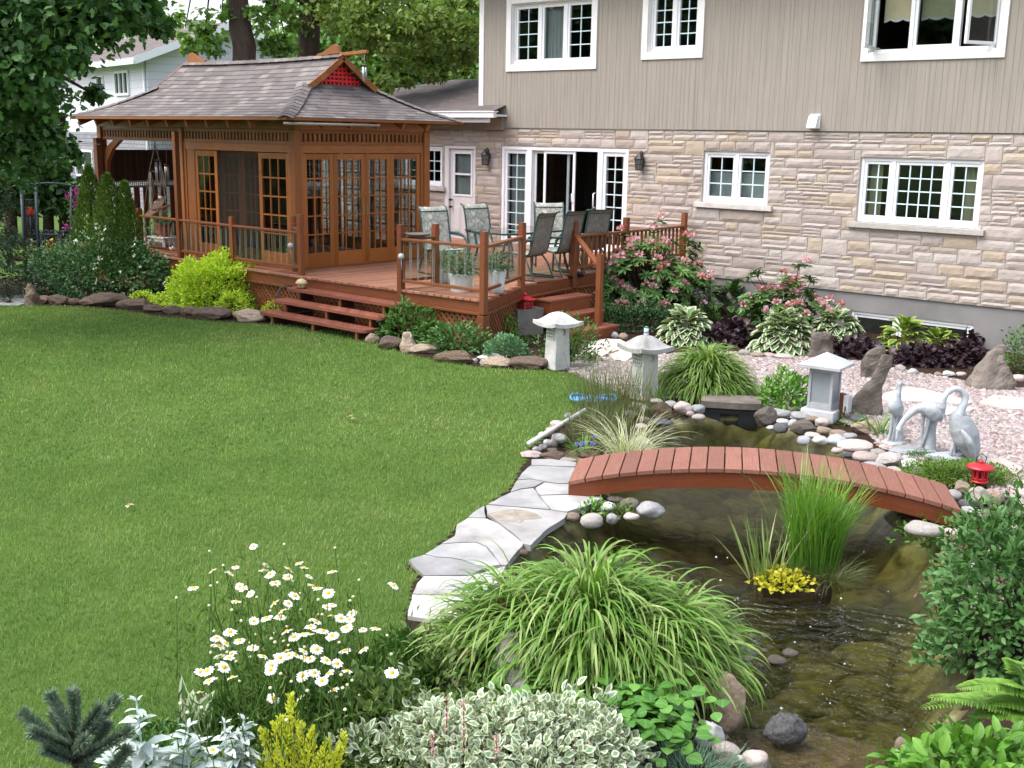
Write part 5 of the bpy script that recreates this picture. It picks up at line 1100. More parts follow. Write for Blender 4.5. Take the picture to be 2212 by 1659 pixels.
g = MB(); g.box(-.185, .185, -.185, .185, -.02, .115); lrot(g, pC, RZC).build('base_block', M['granite'], t, bevel=.012); z0, z1 = .125, hC-.155
g = MB(); g.box(-.15, .15, -.15, .15, .1155, .1245)
for sx in (-1, 1):
    for sy in (-1, 1): g.box(sx*b_-.03*(sx > 0)*1-.0*(sx < 0), sx*b_+.03*(sx < 0), sy*b_-.03*(sy > 0), sy*b_+.03*(sy < 0), z0+.001, z1)
for za, zb in ((z0+.0005, z0+.06), (z1-.05, z1-.0005)):
    g.box(-b_+.0305, b_-.0305, -b_+.001, -b_+.03, za, zb); g.box(-b_+.0305, b_-.0305, b_-.03, b_-.001, za, zb); g.box(-b_+.001, -b_+.03, -b_+.0305, b_-.0305, za, zb); g.box(b_-.03, b_-.001, -b_+.0305, b_-.0305, za, zb)
lrot(g, pC, RZC).build('lantern_body', M['granite'], t, bevel=.003)
g = MB(); g.box(-b_+.031, b_-.031, -b_+.015, -b_+.022, z0+.06, z1-.05); g.box(b_-.022, b_-.015, -b_+.031, b_-.031, z0+.06, z1-.05); g.box(-b_+.031, b_-.031, b_-.022, b_-.015, z0+.06, z1-.05); g.box(-b_+.015, -b_+.022, -b_+.031, b_-.031, z0+.06, z1-.05); lrot(g, pC, RZC).build('frosted_window', M['frost'], t)
g = MB(); s = .235; g.box(-s, s, -s, s, z1, z1+.03); g.add([(-s+.004, -s+.004, z1+.03), (s-.004, -s+.004, z1+.03), (s-.004, s-.004, z1+.03), (-s+.004, s-.004, z1+.03), (0, 0, hC)], [(0, 1, 4), (1, 2, 4), (2, 3, 4), (3, 0, 4)]); lrot(g, pC, RZC).build('lantern_roof', M['granite'], t)
ot = gat(*Z('c4', 548, 855)); t = thing('outlet_post', 'short wooden stake with grey outdoor outlet box beside the granite lantern', 'outlet post', ot); hO = hz(ot, Z('c4', 0, 690)[1])
g = MB(); g.box(ot[0]-.028, ot[0]+.028, ot[1]-.02, ot[1]+.02, ot[2]-.05, hO); g.build('stake', M['fencewood'], t); g = MB(); g.box(ot[0]+.03, ot[0]+.09, ot[1]-.05, ot[1]+.04, hO-.20, hO-.01); g.build('outlet_box', M['potgrey'], t, bevel=.005)
g = MB(); g.tube([(ot[0]+.06, ot[1]-.05, hO-.13), (ot[0]+.07, ot[1]-.10, hO-.22), (ot[0]+.0, ot[1]-.12, hO-.30), (ot[0]-.08, ot[1]-.06, hO-.16), (ot[0]-.10, ot[1]+.0, hO-.08)], .007, 6); g.build('cable', M['dark'], t)

# ------------------------------------------------------------------ crane statues
def crane(label, base, parts, crop='c4', extra=()):
    t = thing('crane_statue', label, 'crane statue', base, 'stone crane statues by the pond'); m = mpp(base); bx, by = proj(base); RH = Vector((_cy, _sy, 0)); FW = Vector((-_sy, _cy, 0))
    def W(x, y, d=0.): px, py = Z(crop, x, y); return Vector(base)+RH*((px-bx)*m)+Vector((0, 0, (by-py)*m*1.05))+FW*d
    for name, pts, flat in parts:
        g = MB(); P = [W(q[0], q[1], q[3] if len(q) > 3 else 0) for q in pts]; r_ = [q[2]*m*.3474*1.14 for q in pts]
        if len(P) > 2:                                      # Catmull-Rom resample
            Q, S_ = [], []
            for i in range(len(P)-1):
                p0, p1, p2, p3 = P[max(0, i-1)], P[i], P[i+1], P[min(len(P)-1, i+2)]
                for k in range(6):
                    u = k/6; Q.append(.5*((2*p1)+(p2-p0)*u+(2*p0-5*p1+4*p2-p3)*u*u+(3*p1-p0-3*p2+p3)*u**3)); S_.append(r_[i]+(r_[i+1]-r_[i])*u)
            P, r_ = Q+[P[-1]], S_+[r_[-1]]
        g.tube(P, [(a, a*flat) for a in r_], 18); o = g.build(name, M['crane'], t)
        if name in ('body',):
            for i, v in enumerate(o.data.vertices): pass
    for name, (x, y, w, h, d) in extra:
        o = rock_mesh(name, 3.1+x*.01, True); o.parent = t; c = W(x, y, d)-Vector(base); o.location = c; o.scale = (w*m*.3474, w*m*.3474*.75, h*m*.3474); o.rotation_euler = (0, 0, YAW); o.data.materials.append(M['crane'])
    return t
RK = {}
def rock_mesh(name, seed, ang=False, flat=0.):
    bm = bmesh.new(); bmesh.ops.create_icosphere(bm, subdivisions=4, radius=1.); rr = random.Random(seed); off = Vector((rr.uniform(-50, 50), rr.uniform(-50, 50), rr.uniform(-50, 50)))
    pl = []
    if ang:
        for k in range(16): d = Vector((rr.gauss(0, 1), rr.gauss(0, 1), rr.gauss(0, .8))).normalized(); pl.append((d, rr.uniform(.62, .9)))
    for v in bm.verts:
        p = v.co.copy()
        if ang:
            for d, h in pl:
                e = p.dot(d)-h
                if e > 0: p -= d*e*.93
            p += p.normalized()*(.12*noise.noise(p*1.6+off)+.06*noise.noise(p*4+off)+.035*noise.noise(p*9+off)+.015*noise.noise(p*18+off))
        else:
            p = Vector((math.copysign(abs(p.x)**.88, p.x), math.copysign(abs(p.y)**.88, p.y), math.copysign(abs(p.z)**.9, p.z))); p *= 1+.20*noise.noise(p*.9+off)+.06*noise.noise(p*2.3+off)+.008*noise.noise(p*9+off)
        v.co = p
    me = bpy.data.meshes.new(name); bm.to_mesh(me); bm.free(); me.polygons.foreach_set('use_smooth', np.ones(len(me.polygons), bool)); return link_mesh(name, me)
b3 = gat(*Z('c4', 1225, 1118)); b1 = gat(*Z('c4', 870, 1005)); b2 = gat(*Z('c4', 1010, 1060))
crane('standing stone crane with upright neck, the smallest and leftmost crane', b1, [('body', [(872, 690, 20), (866, 720, 26), (862, 765, 44), (878, 800, 42, .02), (900, 825, 24, .06), (915, 850, 6, .1)], .95), ('neck', [(866, 745, 28), (870, 712, 19), (876, 680, 15), (877, 655, 13), (880, 640, 16), (893, 640, 10), (912, 646, 3)], 1.), ('leg', [(850, 800, 15), (850, 860, 8), (850, 910, 8), (842, 960, 8), (834, 992, 9)], 1.), ('leg', [(878, 810, 15), (880, 870, 8), (868, 930, 8), (862, 995, 9)], 1.), ('support', [(905, 830, 26, .08), (905, 900, 26, .08), (912, 960, 30, .06), (915, 1005, 36, .05)], .8)], extra=(('rock_base', (872, 1006, 85, 22, .02)),))
crane('stone crane bending its long neck down to the rock base, middle of three', b2, [('body', [(1000, 788, 18), (1035, 785, 34), (1080, 800, 48), (1118, 828, 44), (1140, 850, 24), (1152, 862, 5)], .95), ('neck', [(1030, 790, 30), (990, 796, 22), (950, 828, 18), (918, 866, 15), (900, 900, 15), (894, 920, 18), (888, 945, 9), (882, 995, 3)], 1.), ('leg', [(1072, 835, 15), (1068, 900, 9), (1058, 960, 9), (1040, 1035, 10)], 1.), ('leg', [(1050, 830, 13, .05), (1050, 900, 8, .05), (1055, 1030, 9, .05)], 1.), ('support', [(1118, 850, 34, .07), (1108, 920, 40, .08), (1105, 980, 46, .07), (1100, 1045, 52, .05)], .7)], extra=(('rock_base', (1000, 1050, 150, 26, .02)),))
crane('tall stone crane curling its neck back to preen, the largest and rightmost', b3, [('body', [(1232, 812, 24), (1240, 845, 52), (1268, 890, 78), (1305, 955, 86), (1340, 1020, 66), (1360, 1070, 44), (1366, 1105, 20), (1368, 1118, 5)], .8), ('wing', [(1245, 900, 20, -.09), (1290, 960, 52, -.09), (1325, 1020, 46, -.07), (1350, 1075, 24, -.05), (1362, 1112, 6, -.04)], .45), ('neck', [(1240, 838, 36), (1262, 795, 24), (1276, 750, 19), (1270, 705, 17), (1235, 676, 16), (1190, 680, 16), (1156, 712, 16), (1144, 752, 18), (1146, 785, 20), (1154, 815, 10), (1172, 868, 3)], 1.), ('leg', [(1245, 975, 22), (1234, 1020, 10), (1222, 1070, 10), (1210, 1115, 12)], 1.), ('leg', [(1270, 985, 20, .06), (1262, 1050, 10, .06), (1262, 1115, 12, .05)], 1.)], extra=(('rock_base', (1215, 1105, 125, 50, .06)), ('rock_base', (1290, 1090, 60, 60, .08))))

# ------------------------------------------------------------------ bridge
A, B_ = np.array([-5.57, 7.14]), np.array([-2.89, 8.71]); bd = (B_-A)/np.linalg.norm(B_-A); bn = np.array([-bd[1], bd[0]]); BL = np.linalg.norm(B_-A); BWD = .64
br = thing('footbridge', 'low arched footbridge of reddish planks crossing the pond', 'bridge', (*((A+B_)/2+bn*BWD/2), 0))
def bz(t): return .115+.205*max(0., 4*t*(1-t))**.95+.02*t*(1-t)
NP = 22
for k in range(NP):
    t0, t1 = k/NP, (k+1)/NP; tm = (t0+t1)/2; P0 = A+bd*BL*t0-bn*.02; P1 = A+bd*BL*t1-bn*.02; z0, z1 = bz(t0), bz(t1); c = (P0+P1)/2; d = np.array([*(P1-P0), z1-z0]); L = np.linalg.norm(d)-.010
    up = np.cross(d, np.array([*bn, 0])); up /= np.linalg.norm(up); up = up if up[2] > 0 else -up; zc = (z0+z1)/2+.018
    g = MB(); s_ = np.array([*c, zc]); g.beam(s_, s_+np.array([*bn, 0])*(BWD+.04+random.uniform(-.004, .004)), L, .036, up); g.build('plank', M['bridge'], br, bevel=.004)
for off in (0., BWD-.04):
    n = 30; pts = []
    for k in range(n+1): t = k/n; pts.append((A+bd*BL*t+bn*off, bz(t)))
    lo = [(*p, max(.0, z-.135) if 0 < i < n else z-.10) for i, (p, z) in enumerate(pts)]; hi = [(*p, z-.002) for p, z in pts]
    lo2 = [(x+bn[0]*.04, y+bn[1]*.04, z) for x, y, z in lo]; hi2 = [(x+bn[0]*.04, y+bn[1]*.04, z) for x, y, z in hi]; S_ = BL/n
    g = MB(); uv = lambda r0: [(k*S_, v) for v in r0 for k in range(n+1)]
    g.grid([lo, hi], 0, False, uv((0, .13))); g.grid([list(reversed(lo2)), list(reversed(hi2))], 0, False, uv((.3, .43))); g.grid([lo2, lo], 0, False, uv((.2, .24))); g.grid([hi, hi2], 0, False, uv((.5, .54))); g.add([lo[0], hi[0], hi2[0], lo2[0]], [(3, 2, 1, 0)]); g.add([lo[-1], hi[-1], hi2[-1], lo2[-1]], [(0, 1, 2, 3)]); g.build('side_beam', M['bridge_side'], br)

# ------------------------------------------------------------------ small ornaments
def red_round(p, label):
    t = thing('red_lantern', label, 'garden lantern', p); g = MB(); s = .95
    g.lathe([(.085*s, 0), (.085*s, .012), (.06*s, .02), (.055*s, .022)], p, 20); g.build('lantern_base', M['red'], t)
    g = MB()
    for k in range(8): a = k*PI/4; g.box(p[0]+.058*math.cos(a)-.012, p[0]+.058*math.cos(a)+.012, p[1]+.058*math.sin(a)-.012, p[1]+.058*math.sin(a)+.012, p[2]+.02, p[2]+.12)
    g.lathe([(.066, .022), (.066, .04)], p, 16); g.lathe([(.066, .10), (.066, .12)], p, 16); g.build('lantern_cage', M['red'], t); g = MB(); g.lathe([(.045, .022), (.045, .118)], p, 12); g.build('lantern_core', m_plain('dark_red', (.10, .008, .01), .7), t)
    g = MB(); g.lathe([(.05, .116), (.118, .125), (.122, .135), (.09, .15), (.045, .165), (.02, .172)], p, 24); g.lathe([(.02, .17), (.025, .185), (.012, .195)], p, 12); g.build('lantern_roof', M['red'], t)
    g = MB(); g.tube([(p[0]-.035*_cy, p[1]-.035*_sy, p[2]+.165), (p[0]-.045*_cy, p[1]-.045*_sy, p[2]+.22), (p[0], p[1], p[2]+.255), (p[0]+.045*_cy, p[1]+.045*_sy, p[2]+.22), (p[0]+.035*_cy, p[1]+.035*_sy, p[2]+.165)], .004, 6); g.build('handle', M['dark'], t)
red_round(np.array(gat(*Z('c4', 1402, 1272)))+[0, 0, .05], 'round red metal lantern standing on rocks beside the crane statues')
p = BLK; t = thing('red_lantern', 'square red pagoda lantern standing on the grey concrete block', 'garden lantern', p); g = MB(); rr_ = R(-10)
g.box(-.095, .095, -.095, .095, .02, .034)
for sx in (-1, 1):
    for sy in (-1, 1): g.box(sx*.08-.014, sx*.08+.014, sy*.08-.014, sy*.08+.014, 0, .0199); g.box(sx*.075-.01, sx*.075+.01, sy*.075-.01, sy*.075+.01, .0345, .14)
for k in range(4): q = -.045+.03*k; g.box(q-.005, q+.005, -.08, -.07, .0345, .14); g.box(.07, .08, q-.005, q+.005, .0345, .14)
g.box(-.083, .083, -.083, -.068, .08, .092); g.box(.068, .083, -.066, .083, .08, .092); lrot(g, p, rr_).build('lantern_cage', M['red'], t)
g = MB(); N = 12; s = .15; top = [[(s*u, s*v, .14+.075*(1-max(abs(u), abs(v)))**1.3+.03*abs(u*v)**2.5) for u in np.linspace(-1, 1, N+1)] for v in np.linspace(-1, 1, N+1)]; g.grid(top); g.grid([[(x, y, .132+.03*abs(x*y/s/s)**2.5) for x, y, z in reversed(r)] for r in top]); g.lathe([(.02, .205), (.03, .22), (.018, .235), (.006, .25)], (0, 0, 0), 10); lrot(g, p, rr_).build('lantern_roof', M['red'], t)
p = at(648, 618, .50); p[1] = max(p[1], 11.36); p = np.array([-14.45, 11.40, .501]); t = thing('candle_house', 'small cream and brown round candle lantern on the top front step', 'lantern', p)
g = MB(); g.lathe([(.085, 0), (.088, .012), (.055, .014), (.052, .016)], p, 20); g.build('lantern_base', M['fencewood'], t); g = MB(); g.lathe([(.055, .016), (.058, .085)], p, 20); g.build('lantern_wall', M['yellowpaint'], t); g = MB(); g.lathe([(.095, .083), (.098, .09), (.075, .13), (.035, .155), (.008, .16)], p, 20); g.tube([(p[0], p[1], p[2]+.155), (p[0], p[1], p[2]+.2)], .005, 6); g.build('lantern_roof', M['yellowpaint'], t)
g = MB(); g.lathe([(.014, 0), (.014, .002)], (0, 0, 0), 10); g.v = [(p[0]+.0565*math.cos(-.95)+y*0+x*-math.sin(-.95), p[1]+.0565*math.sin(-.95)+x*math.cos(-.95), p[2]+.05+y) for x, y, z in g.v]; g.build('door_hole', M['dark'], t)
q = [at(*Z('g', 0, 0), .4)]; g = MB(); hs_ = [(-14.74, 11.45, .50), (-14.80, 11.36, .53), (-14.86, 11.28, .46), (-14.88, 11.22, .28), (-14.86, 11.18, .10), (-14.84, 11.1, .02)]; g.tube(hs_, .012, 8); tag(g.build('garden_hose', M['gatemetal']), 'short grey garden hose drooping at the left end of the front steps', 'hose')
# spillway box and slab
sb = at(*Z('c3', 1245, 1405), WZ); sbz = WZ; ang = math.atan2(_sy, _cy)-R(10); t = thing('spillway_box', 'black plastic waterfall box at the back edge of the pond', 'spillway box', sb); m = mpp(sb)*.286
w0, w1, h_ = 375*m/2, 345*m/2, .155; g = MB(); D = .30
for (x0, x1, z0, z1) in ((-w0, -w0*.38, -.10, h_), (w0*.34, w0, -.10, h_), (-w0*.38, w0*.34, .075, h_), (-w0*.38, w0*.34, -.10, .0)): g.box(x0, x1, 0, .05, z0, z1)
g.box(-w0, w0, D, D+.03, -.1, h_); g.box(-w0-.02, -w0, 0, D, -.1, h_-.01); g.box(w0, w0+.02, 0, D, -.1, h_-.01); g.box(-w0-.015, w0+.015, -.015, .0, .095, .125); g.box(-w0, w0, .05, D, .0, .006); g.box(-w0*.38, w0*.34, .10, .115, -.1, .08)  # last box: panel added behind the opening so the inside looks dark
lrot(g, sb, ang).build('box_shell', M['boxplastic'], t, bevel=.006)
g = MB(); N = 30; 
o = MB(); o.prism([(-w0-.05, -.06), (w0*.3, -.075), (w0+.06, -.05), (w0+.05, .34), (-w0-.03, .36)], h_+.004, h_+.075); lrot(o, sb, ang); so_ = o.build('stone_slab', M['r_slate'], bevel=.022); tag(so_, 'flat grey stone slab lying across the top of the black spillway box', 'slab')
# pvc pipe and blue net
a, b = gat(*Z('a4', 850, 618), .06), gat(*Z('a4', 1250, 385), .10); g = MB(); g.tube([a+[0, 0, .05], b+[0, 0, .06]], .021, 12); tag(g.build('pvc_pipe', M['pvc']), 'straight white plastic pipe lying over the stones at the lawn edge', 'pipe')
c = gat(*Z('c3', 215, 1290)); g = MB(); pts = []
for k in range(25): a = 2*PI*k/24; pts.append((c[0]+.26*math.cos(a)*_cy-.15*math.sin(a)*_sy, c[1]+.26*math.cos(a)*_sy+.15*math.sin(a)*_cy, .10+.02*math.sin(3*a)))
g.tube(pts, .012, 6)
for k in range(-9, 10):
    u = k/10; hw = math.sqrt(1-u*u)
    for (s0, s1) in (((u, -hw), (u, hw)), ((-hw, u), (hw, u))):
        q = [(c[0]+.26*x*_cy-.15*y*_sy, c[1]+.26*x*_sy+.15*y*_cy, .09) for x, y in (s0, s1)]; g.tube([q[0], ((q[0][0]+q[1][0])/2, (q[0][1]+q[1][1])/2, .07), q[1]], .005, 4)
tag(g.build('pond_net', M['bluenet']), 'blue mesh pond net lying among the tall thin grass', 'net')
# ------------------------------------------------------------------ stones
ROCKS = {'c': [rock_mesh('cobble', 20+i).data for i in range(9)], 'a': [rock_mesh('boulder', 60+i, True).data for i in range(9)]}
for o in list(bpy.data.objects):
    if o.name.split('.')[0] in ('cobble', 'boulder') and o.parent is None: bpy.data.objects.remove(o)
for k in list(ROCKS):
    for me in ROCKS[k]: me.materials.append(None)
ri = [0]
def stone(crop, x, y, w, h, mat, kind, label, group=None, lift=0., zb=None, tall=None, deep=.8, tilt=0., name=None):
    sc = _CR[crop][0]; px, py = Z(crop, x, y); w *= sc; h *= sc; bpx = (px, py+h*.30)
    p = gat(*bpx) if zb is None else at(*bpx, zb); m = mpp(p); W_ = w*m; dn = math.asin(max(.05, (CAMH-p[2])/np.linalg.norm(p-CAM)))
    D = W_*deep; Hh = max(.30*W_, (h*m-D*.55*math.sin(dn))/math.cos(dn)) if tall is None else tall
    me = ROCKS[kind][ri[0] % 9]; ri[0] += 1; o = link_mesh(name or ('pebble_stone' if W_ < .13 else 'river_stone' if kind == 'c' else 'garden_rock'), me)
    o.material_slots[0].link = 'OBJECT'; o.material_slots[0].material = M['r_'+mat]
    sx = W_/2*(1.02 if kind == 'c' else 1.22); sz = Hh/2*(1.05 if kind == 'c' else 1.25); flip = (ri[0] % 3 == 1)
    o.scale = (sx, D/2*1.1, sz); o.rotation_euler = (tilt*.3, tilt, YAW+random.uniform(-.18, .18)+(PI if flip else 0)); base = p[2] if zb is None else p[2]
    o.location = (p[0], p[1], base+sz*.62+lift); tag(o, label, 'stone' if W_ < .5 else 'rock', group); return o
G1, G2, G3, G4, G5 = 'cobbles on the right bank of the pond', 'stones at the back of the pond', 'stones along the lawn edge by the white pipe', 'rocks edging the planting bed', 'stones by the left foot of the bridge'
for a in [
 ('c4', 70, 840, 140, 120, 'moss' if False else 'slate', 'a', 'mottled dark boulder at the right side of the black spillway box', G1), ('c4', 165, 815, 130, 72, 'grey', 'c', 'smooth grey cobble below the green bush left of the granite lantern', G1), ('c4', 285, 828, 125, 66, 'grey', 'c', 'smooth grey oval cobble touching the granite lantern base on its left', G1), ('c4', 182, 866, 78, 48, 'white', 'c', 'small white cobble above the dark stone at the water edge', G1), ('c4', 172, 906, 90, 66, 'dark', 'c', 'dark wet cobble at the water edge below a small white cobble', G1), ('c4', 120, 903, 72, 32, 'blue', 'c', 'flat blue-grey cobble half in the water right of the spillway boulder', G1), ('c4', 250, 882, 72, 62, 'grey', 'c', 'grey cobble between dark wet stone and mottled brown stone', G1), ('c4', 312, 902, 150, 100, 'slate', 'a', 'mottled brown block of rock below the granite lantern', G1), ('c4', 365, 846, 92, 42, 'tan', 'c', 'flat tan cobble at the foot of the granite lantern', G1), ('c4', 430, 870, 92, 62, 'pink', 'c', 'pinkish tan cobble right below the granite lantern base', G1), ('c4', 436, 922, 92, 60, 'tan', 'c', 'tan cobble left of a long tan one below the outlet stake', G1), ('c4', 526, 936, 112, 56, 'tan', 'c', 'long tan cobble below the outlet stake', G1), ('c4', 368, 950, 92, 50, 'pink', 'c', 'pink oval cobble left of the white one at the water edge', G1), ('c4', 318, 982, 80, 60, 'blue', 'c', 'blue-grey wet cobble leftmost at the waterline below the lantern', G1), ('c4', 416, 982, 96, 62, 'white', 'c', 'clean white egg-shaped cobble at the water edge', G1), ('c4', 520, 982, 125, 78, 'blue', 'c', 'blue-grey cobble right of the white egg-shaped one', G1), ('c4', 606, 956, 82, 48, 'grey', 'c', 'grey cobble behind the blue-grey one, under the tan sandstone', G1), ('c4', 640, 1012, 206, 82, 'pink', 'c', 'long smooth pinkish grey cobble, largest of the right bank', G1), ('c4', 700, 902, 190, 92, 'tan', 'a', 'broad tan sandstone rock left of the crane statues', G1), ('c4', 522, 1046, 66, 46, 'pink', 'c', 'small pink-tan cobble at the waterline under the long pink one', G1), ('c4', 590, 1072, 72, 46, 'dark', 'c', 'small dark cobble at the waterline by the bridge', G1), ('c4', 696, 1086, 152, 92, 'pink', 'c', 'large grey-pink cobble below the long pink one', G1), ('c4', 776, 1062, 92, 60, 'pale', 'c', 'pale cobble right below the long pink cobble end', G1), ('c4', 742, 1146, 156, 72, 'grey', 'c', 'long grey cobble just behind the bridge planks', G1), ('c4', 850, 1106, 150, 90, 'pale', 'a', 'pale rough rock in front of the bending crane', G1), ('c4', 862, 1182, 166, 80, 'pale', 'a', 'pale pinkish flat-topped rock touching the bridge planks', G1), ('c4', 970, 1136, 102, 72, 'white', 'a', 'white-grey broken rock below the crane base', G1), ('c4', 965, 1212, 102, 50, 'pink', 'c', 'pinkish cobble by the bridge below the white-grey rock', G1), ('c4', 1020, 1180, 82, 60, 'grey', 'a', 'grey rock at the left edge of the green ground cover', G1), ('c4', 642, 846, 112, 62, 'dark', 'c', 'flat dark stone behind the outlet stake', G1), ('c4', 1050, 1266, 112, 48, 'pale', 'c', 'pale flat cobble beside the right half of the bridge', G1), ('c4', 1156, 1276, 82, 52, 'white', 'a', 'white broken rock left of the round red lantern', G1), ('c4', 1290, 1282, 92, 90, 'tan', 'a', 'pointed tan rock left of the round red lantern', G1), ('c4', 1246, 1322, 102, 70, 'grey', 'c', 'grey cobble beside the bridge end, left of the dark one', G1), ('c4', 1325, 1377, 86, 66, 'dark', 'c', 'dark blue-grey stone at the bridge end', G1), ('c4', 1386, 1342, 132, 122, 'pink', 'a', 'brownish pink rock under the round red lantern', G1), ('c4', 1486, 1338, 122, 112, 'tan', 'c', 'tan rock right of the round red lantern', G1), ('c4', 1060, 1530, 212, 112, 'pale', 'c', 'big pale boulder under the right end of the bridge', None), ('c4', 1232, 1560, 112, 82, 'pink', 'c', 'grey-pink stone under the bridge end by the big shrub', None),
 ('c4', 915, 537, 66, 46, 'pale', 'a', 'pale edging stone in gravel behind the pale crane, left one', 'edging stones along the purple foliage bed'), ('c4', 992, 557, 62, 46, 'white', 'a', 'white edging stone in the gravel beneath the purple foliage', 'edging stones along the purple foliage bed'), ('c4', 1210, 572, 76, 42, 'white', 'a', 'white pointed edging stone near the brown pyramid rock', 'edging stones along the purple foliage bed'), ('c4', 1150, 572, 52, 32, 'tan', 'c', 'small tan edging stone left of the white pointed one', 'edging stones along the purple foliage bed'), ('c4', 1296, 572, 62, 36, 'pink', 'c', 'pink edging stone just left of the brown pyramid rock', 'edging stones along the purple foliage bed'), ('c4', 1650, 597, 82, 52, 'pink', 'c', 'pink stone to the right of the brown pyramid rock', None),
 ('c3', 1356, 888, 92, 56, 'pale', 'c', 'pale edging stone under the left side of the big hosta', 'edging stones below the hostas'), ('c3', 1450, 902, 102, 46, 'tan', 'c', 'tan edging stone below the big hosta, second from the left', 'edging stones below the hostas'), ('c3', 1542, 902, 92, 42, 'pink', 'c', 'pinkish edging stone below the middle of the big hosta', 'edging stones below the hostas'), ('c3', 1650, 914, 132, 42, 'pale', 'c', 'long pale edging stone below the right of the big hosta', 'edging stones below the hostas'), ('c3', 336, 752, 52, 52, 'pale', 'c', 'pale round stone right against the side steps', 'stones edging the flagstone landing'), ('c3', 376, 757, 56, 52, 'white', 'c', 'white stone in the middle of three by the side steps', 'stones edging the flagstone landing'), ('c3', 440, 766, 76, 56, 'tan', 'c', 'tan stone, largest of three by the side steps', 'stones edging the flagstone landing'), ('c3', 212, 925, 60, 50, 'tan', 'c', 'orange-tan stone at the lower left of the flagstone landing', 'stones edging the flagstone landing'), ('c3', 262, 945, 60, 40, 'tan', 'c', 'small tan stone at the gravel edge of the landing', 'stones edging the flagstone landing'),
 ('c3', 580, 1245, 66, 48, 'tan', 'c', 'tan cobble at the foot of the stone lantern carrying the bottle', G2), ('c3', 545, 1292, 112, 72, 'pink', 'c', 'pinkish grey cobble left of the lantern foot at the pond', G2), ('c3', 602, 1310, 70, 60, 'pink', 'c', 'pink cobble left of the moss-covered rock', G2), ('c3', 690, 1252, 92, 52, 'pale', 'c', 'pale flat stone behind the moss-covered rock', G2), ('c3', 802, 1278, 92, 62, 'grey', 'c', 'grey cobble right of the moss-covered rock', G2), ('c3', 890, 1302, 132, 96, 'pink', 'c', 'large pinkish grey boulder left of the spillway box', G2), ('c3', 946, 1347, 62, 46, 'pink', 'c', 'small pink cobble near the spillway box', G2), ('c3', 1010, 1312, 102, 76, 'blue', 'c', 'blue-grey cobble touching the spillway box', G2), ('c3', 1012, 1372, 96, 52, 'pink', 'c', 'pinkish cobble at the waterline by the spillway box', G2), ('c3', 710, 1345, 172, 146, 'moss', 'a', 'moss-covered brown rock at the back left of the pond', G2), ('c3', 592, 1392, 92, 60, 'tan', 'c', 'tan cobble left below the moss-covered rock', G2), ('c3', 575, 1440, 92, 50, 'pink', 'c', 'wet pink cobble at the waterline behind the pale grass', G2), ('c3', 725, 1412, 150, 40, 'dark', 'c', 'flat wet dark stone under the moss-covered rock', G2), ('c3', 572, 1565, 152, 96, 'pale', 'c', 'pale boulder behind the white-striped grass by the bridge', G2), ('c3', 500, 1350, 90, 60, 'grey', 'c', 'grey cobble among thin grasses behind the bridge', G2),
 ('a4', 1130, 392, 66, 56, 'pale', 'c', 'pale round stone at the upper end of the white pipe', G3), ('a4', 1050, 447, 86, 62, 'pink', 'c', 'pinkish stone on the lawn side of the pipe, second from its top', G3), ('a4', 1032, 474, 72, 52, 'tan', 'c', 'tan stone on the lawn side of the pipe, third from its top', G3), ('a4', 1000, 497, 62, 62, 'pale', 'c', 'pale upright stone on the lawn side of the pipe', G3), ('a4', 954, 521, 66, 46, 'white', 'c', 'white stone, lowest on the lawn side of the pipe', G3), ('a4', 1062, 545, 112, 82, 'grey', 'c', 'large grey stone on the pond side of the pipe', G3), ('a4', 990, 577, 66, 56, 'white', 'c', 'white stone on the pond side of the pipe', G3), ('a4', 955, 607, 62, 46, 'grey', 'c', 'grey stone below the white one near the lower pipe end', G3), ('a4', 910, 621, 62, 36, 'grey', 'c', 'small grey stone at the lower end of the pipe', G3), ('a4', 1030, 592, 52, 56, 'slate', 'c', 'brown-grey stone by the water plants near the pipe', G3), ('a4', 1020, 628, 72, 36, 'slate', 'c', 'flat brown stone between the pipe and the blue flowers', G3), ('a4', 865, 660, 142, 56, 'pink', 'a', 'flat pinkish rock at the lawn corner below the pipe', G3), ('a4', 1010, 668, 172, 62, 'brown', 'a', 'long brownish red rock above the first flagstone', G3), ('a4', 1130, 702, 112, 36, 'pale', 'c', 'pale flat stone just behind the left end of the bridge', G3), ('a4', 1265, 662, 172, 42, 'moss', 'c', 'flat mossy stone under the blue flowers behind the bridge', G3),
 ('a4', 1465, 972, 112, 56, 'slate', 'c', 'shaded grey stone under the left part of the bridge', G5), ('a4', 1570, 1007, 132, 86, 'slate', 'c', 'grey boulder in the bridge shade left of the round one', G5), ('a4', 1705, 1048, 186, 126, 'grey', 'c', 'large round grey boulder standing in the water by the bridge', G5), ('a4', 1415, 1042, 102, 82, 'white', 'a', 'white rock between small green plants by the bridge', G5), ('a4', 1550, 1004, 62, 60, 'white', 'a', 'whitish upright rock behind small green plants by the bridge', G5), ('a4', 1300, 1125, 152, 112, 'pale', 'c', 'pale granite boulder at the waterline below the flagstones', G5), ('a4', 1440, 1112, 82, 76, 'grey', 'c', 'grey stone at the waterline between granite boulder and pink stone', G5), ('a4', 1575, 1097, 102, 66, 'pink', 'c', 'pinkish tan stone at the waterline left of the round boulder', G5), ('a4', 1165, 1097, 92, 72, 'tan', 'c', 'tan stone tucked under the flagstone edge', G5), ('a4', 822, 1352, 60, 52, 'brown', 'c', 'brown stone under the flagstone corner above the big grass', G5),
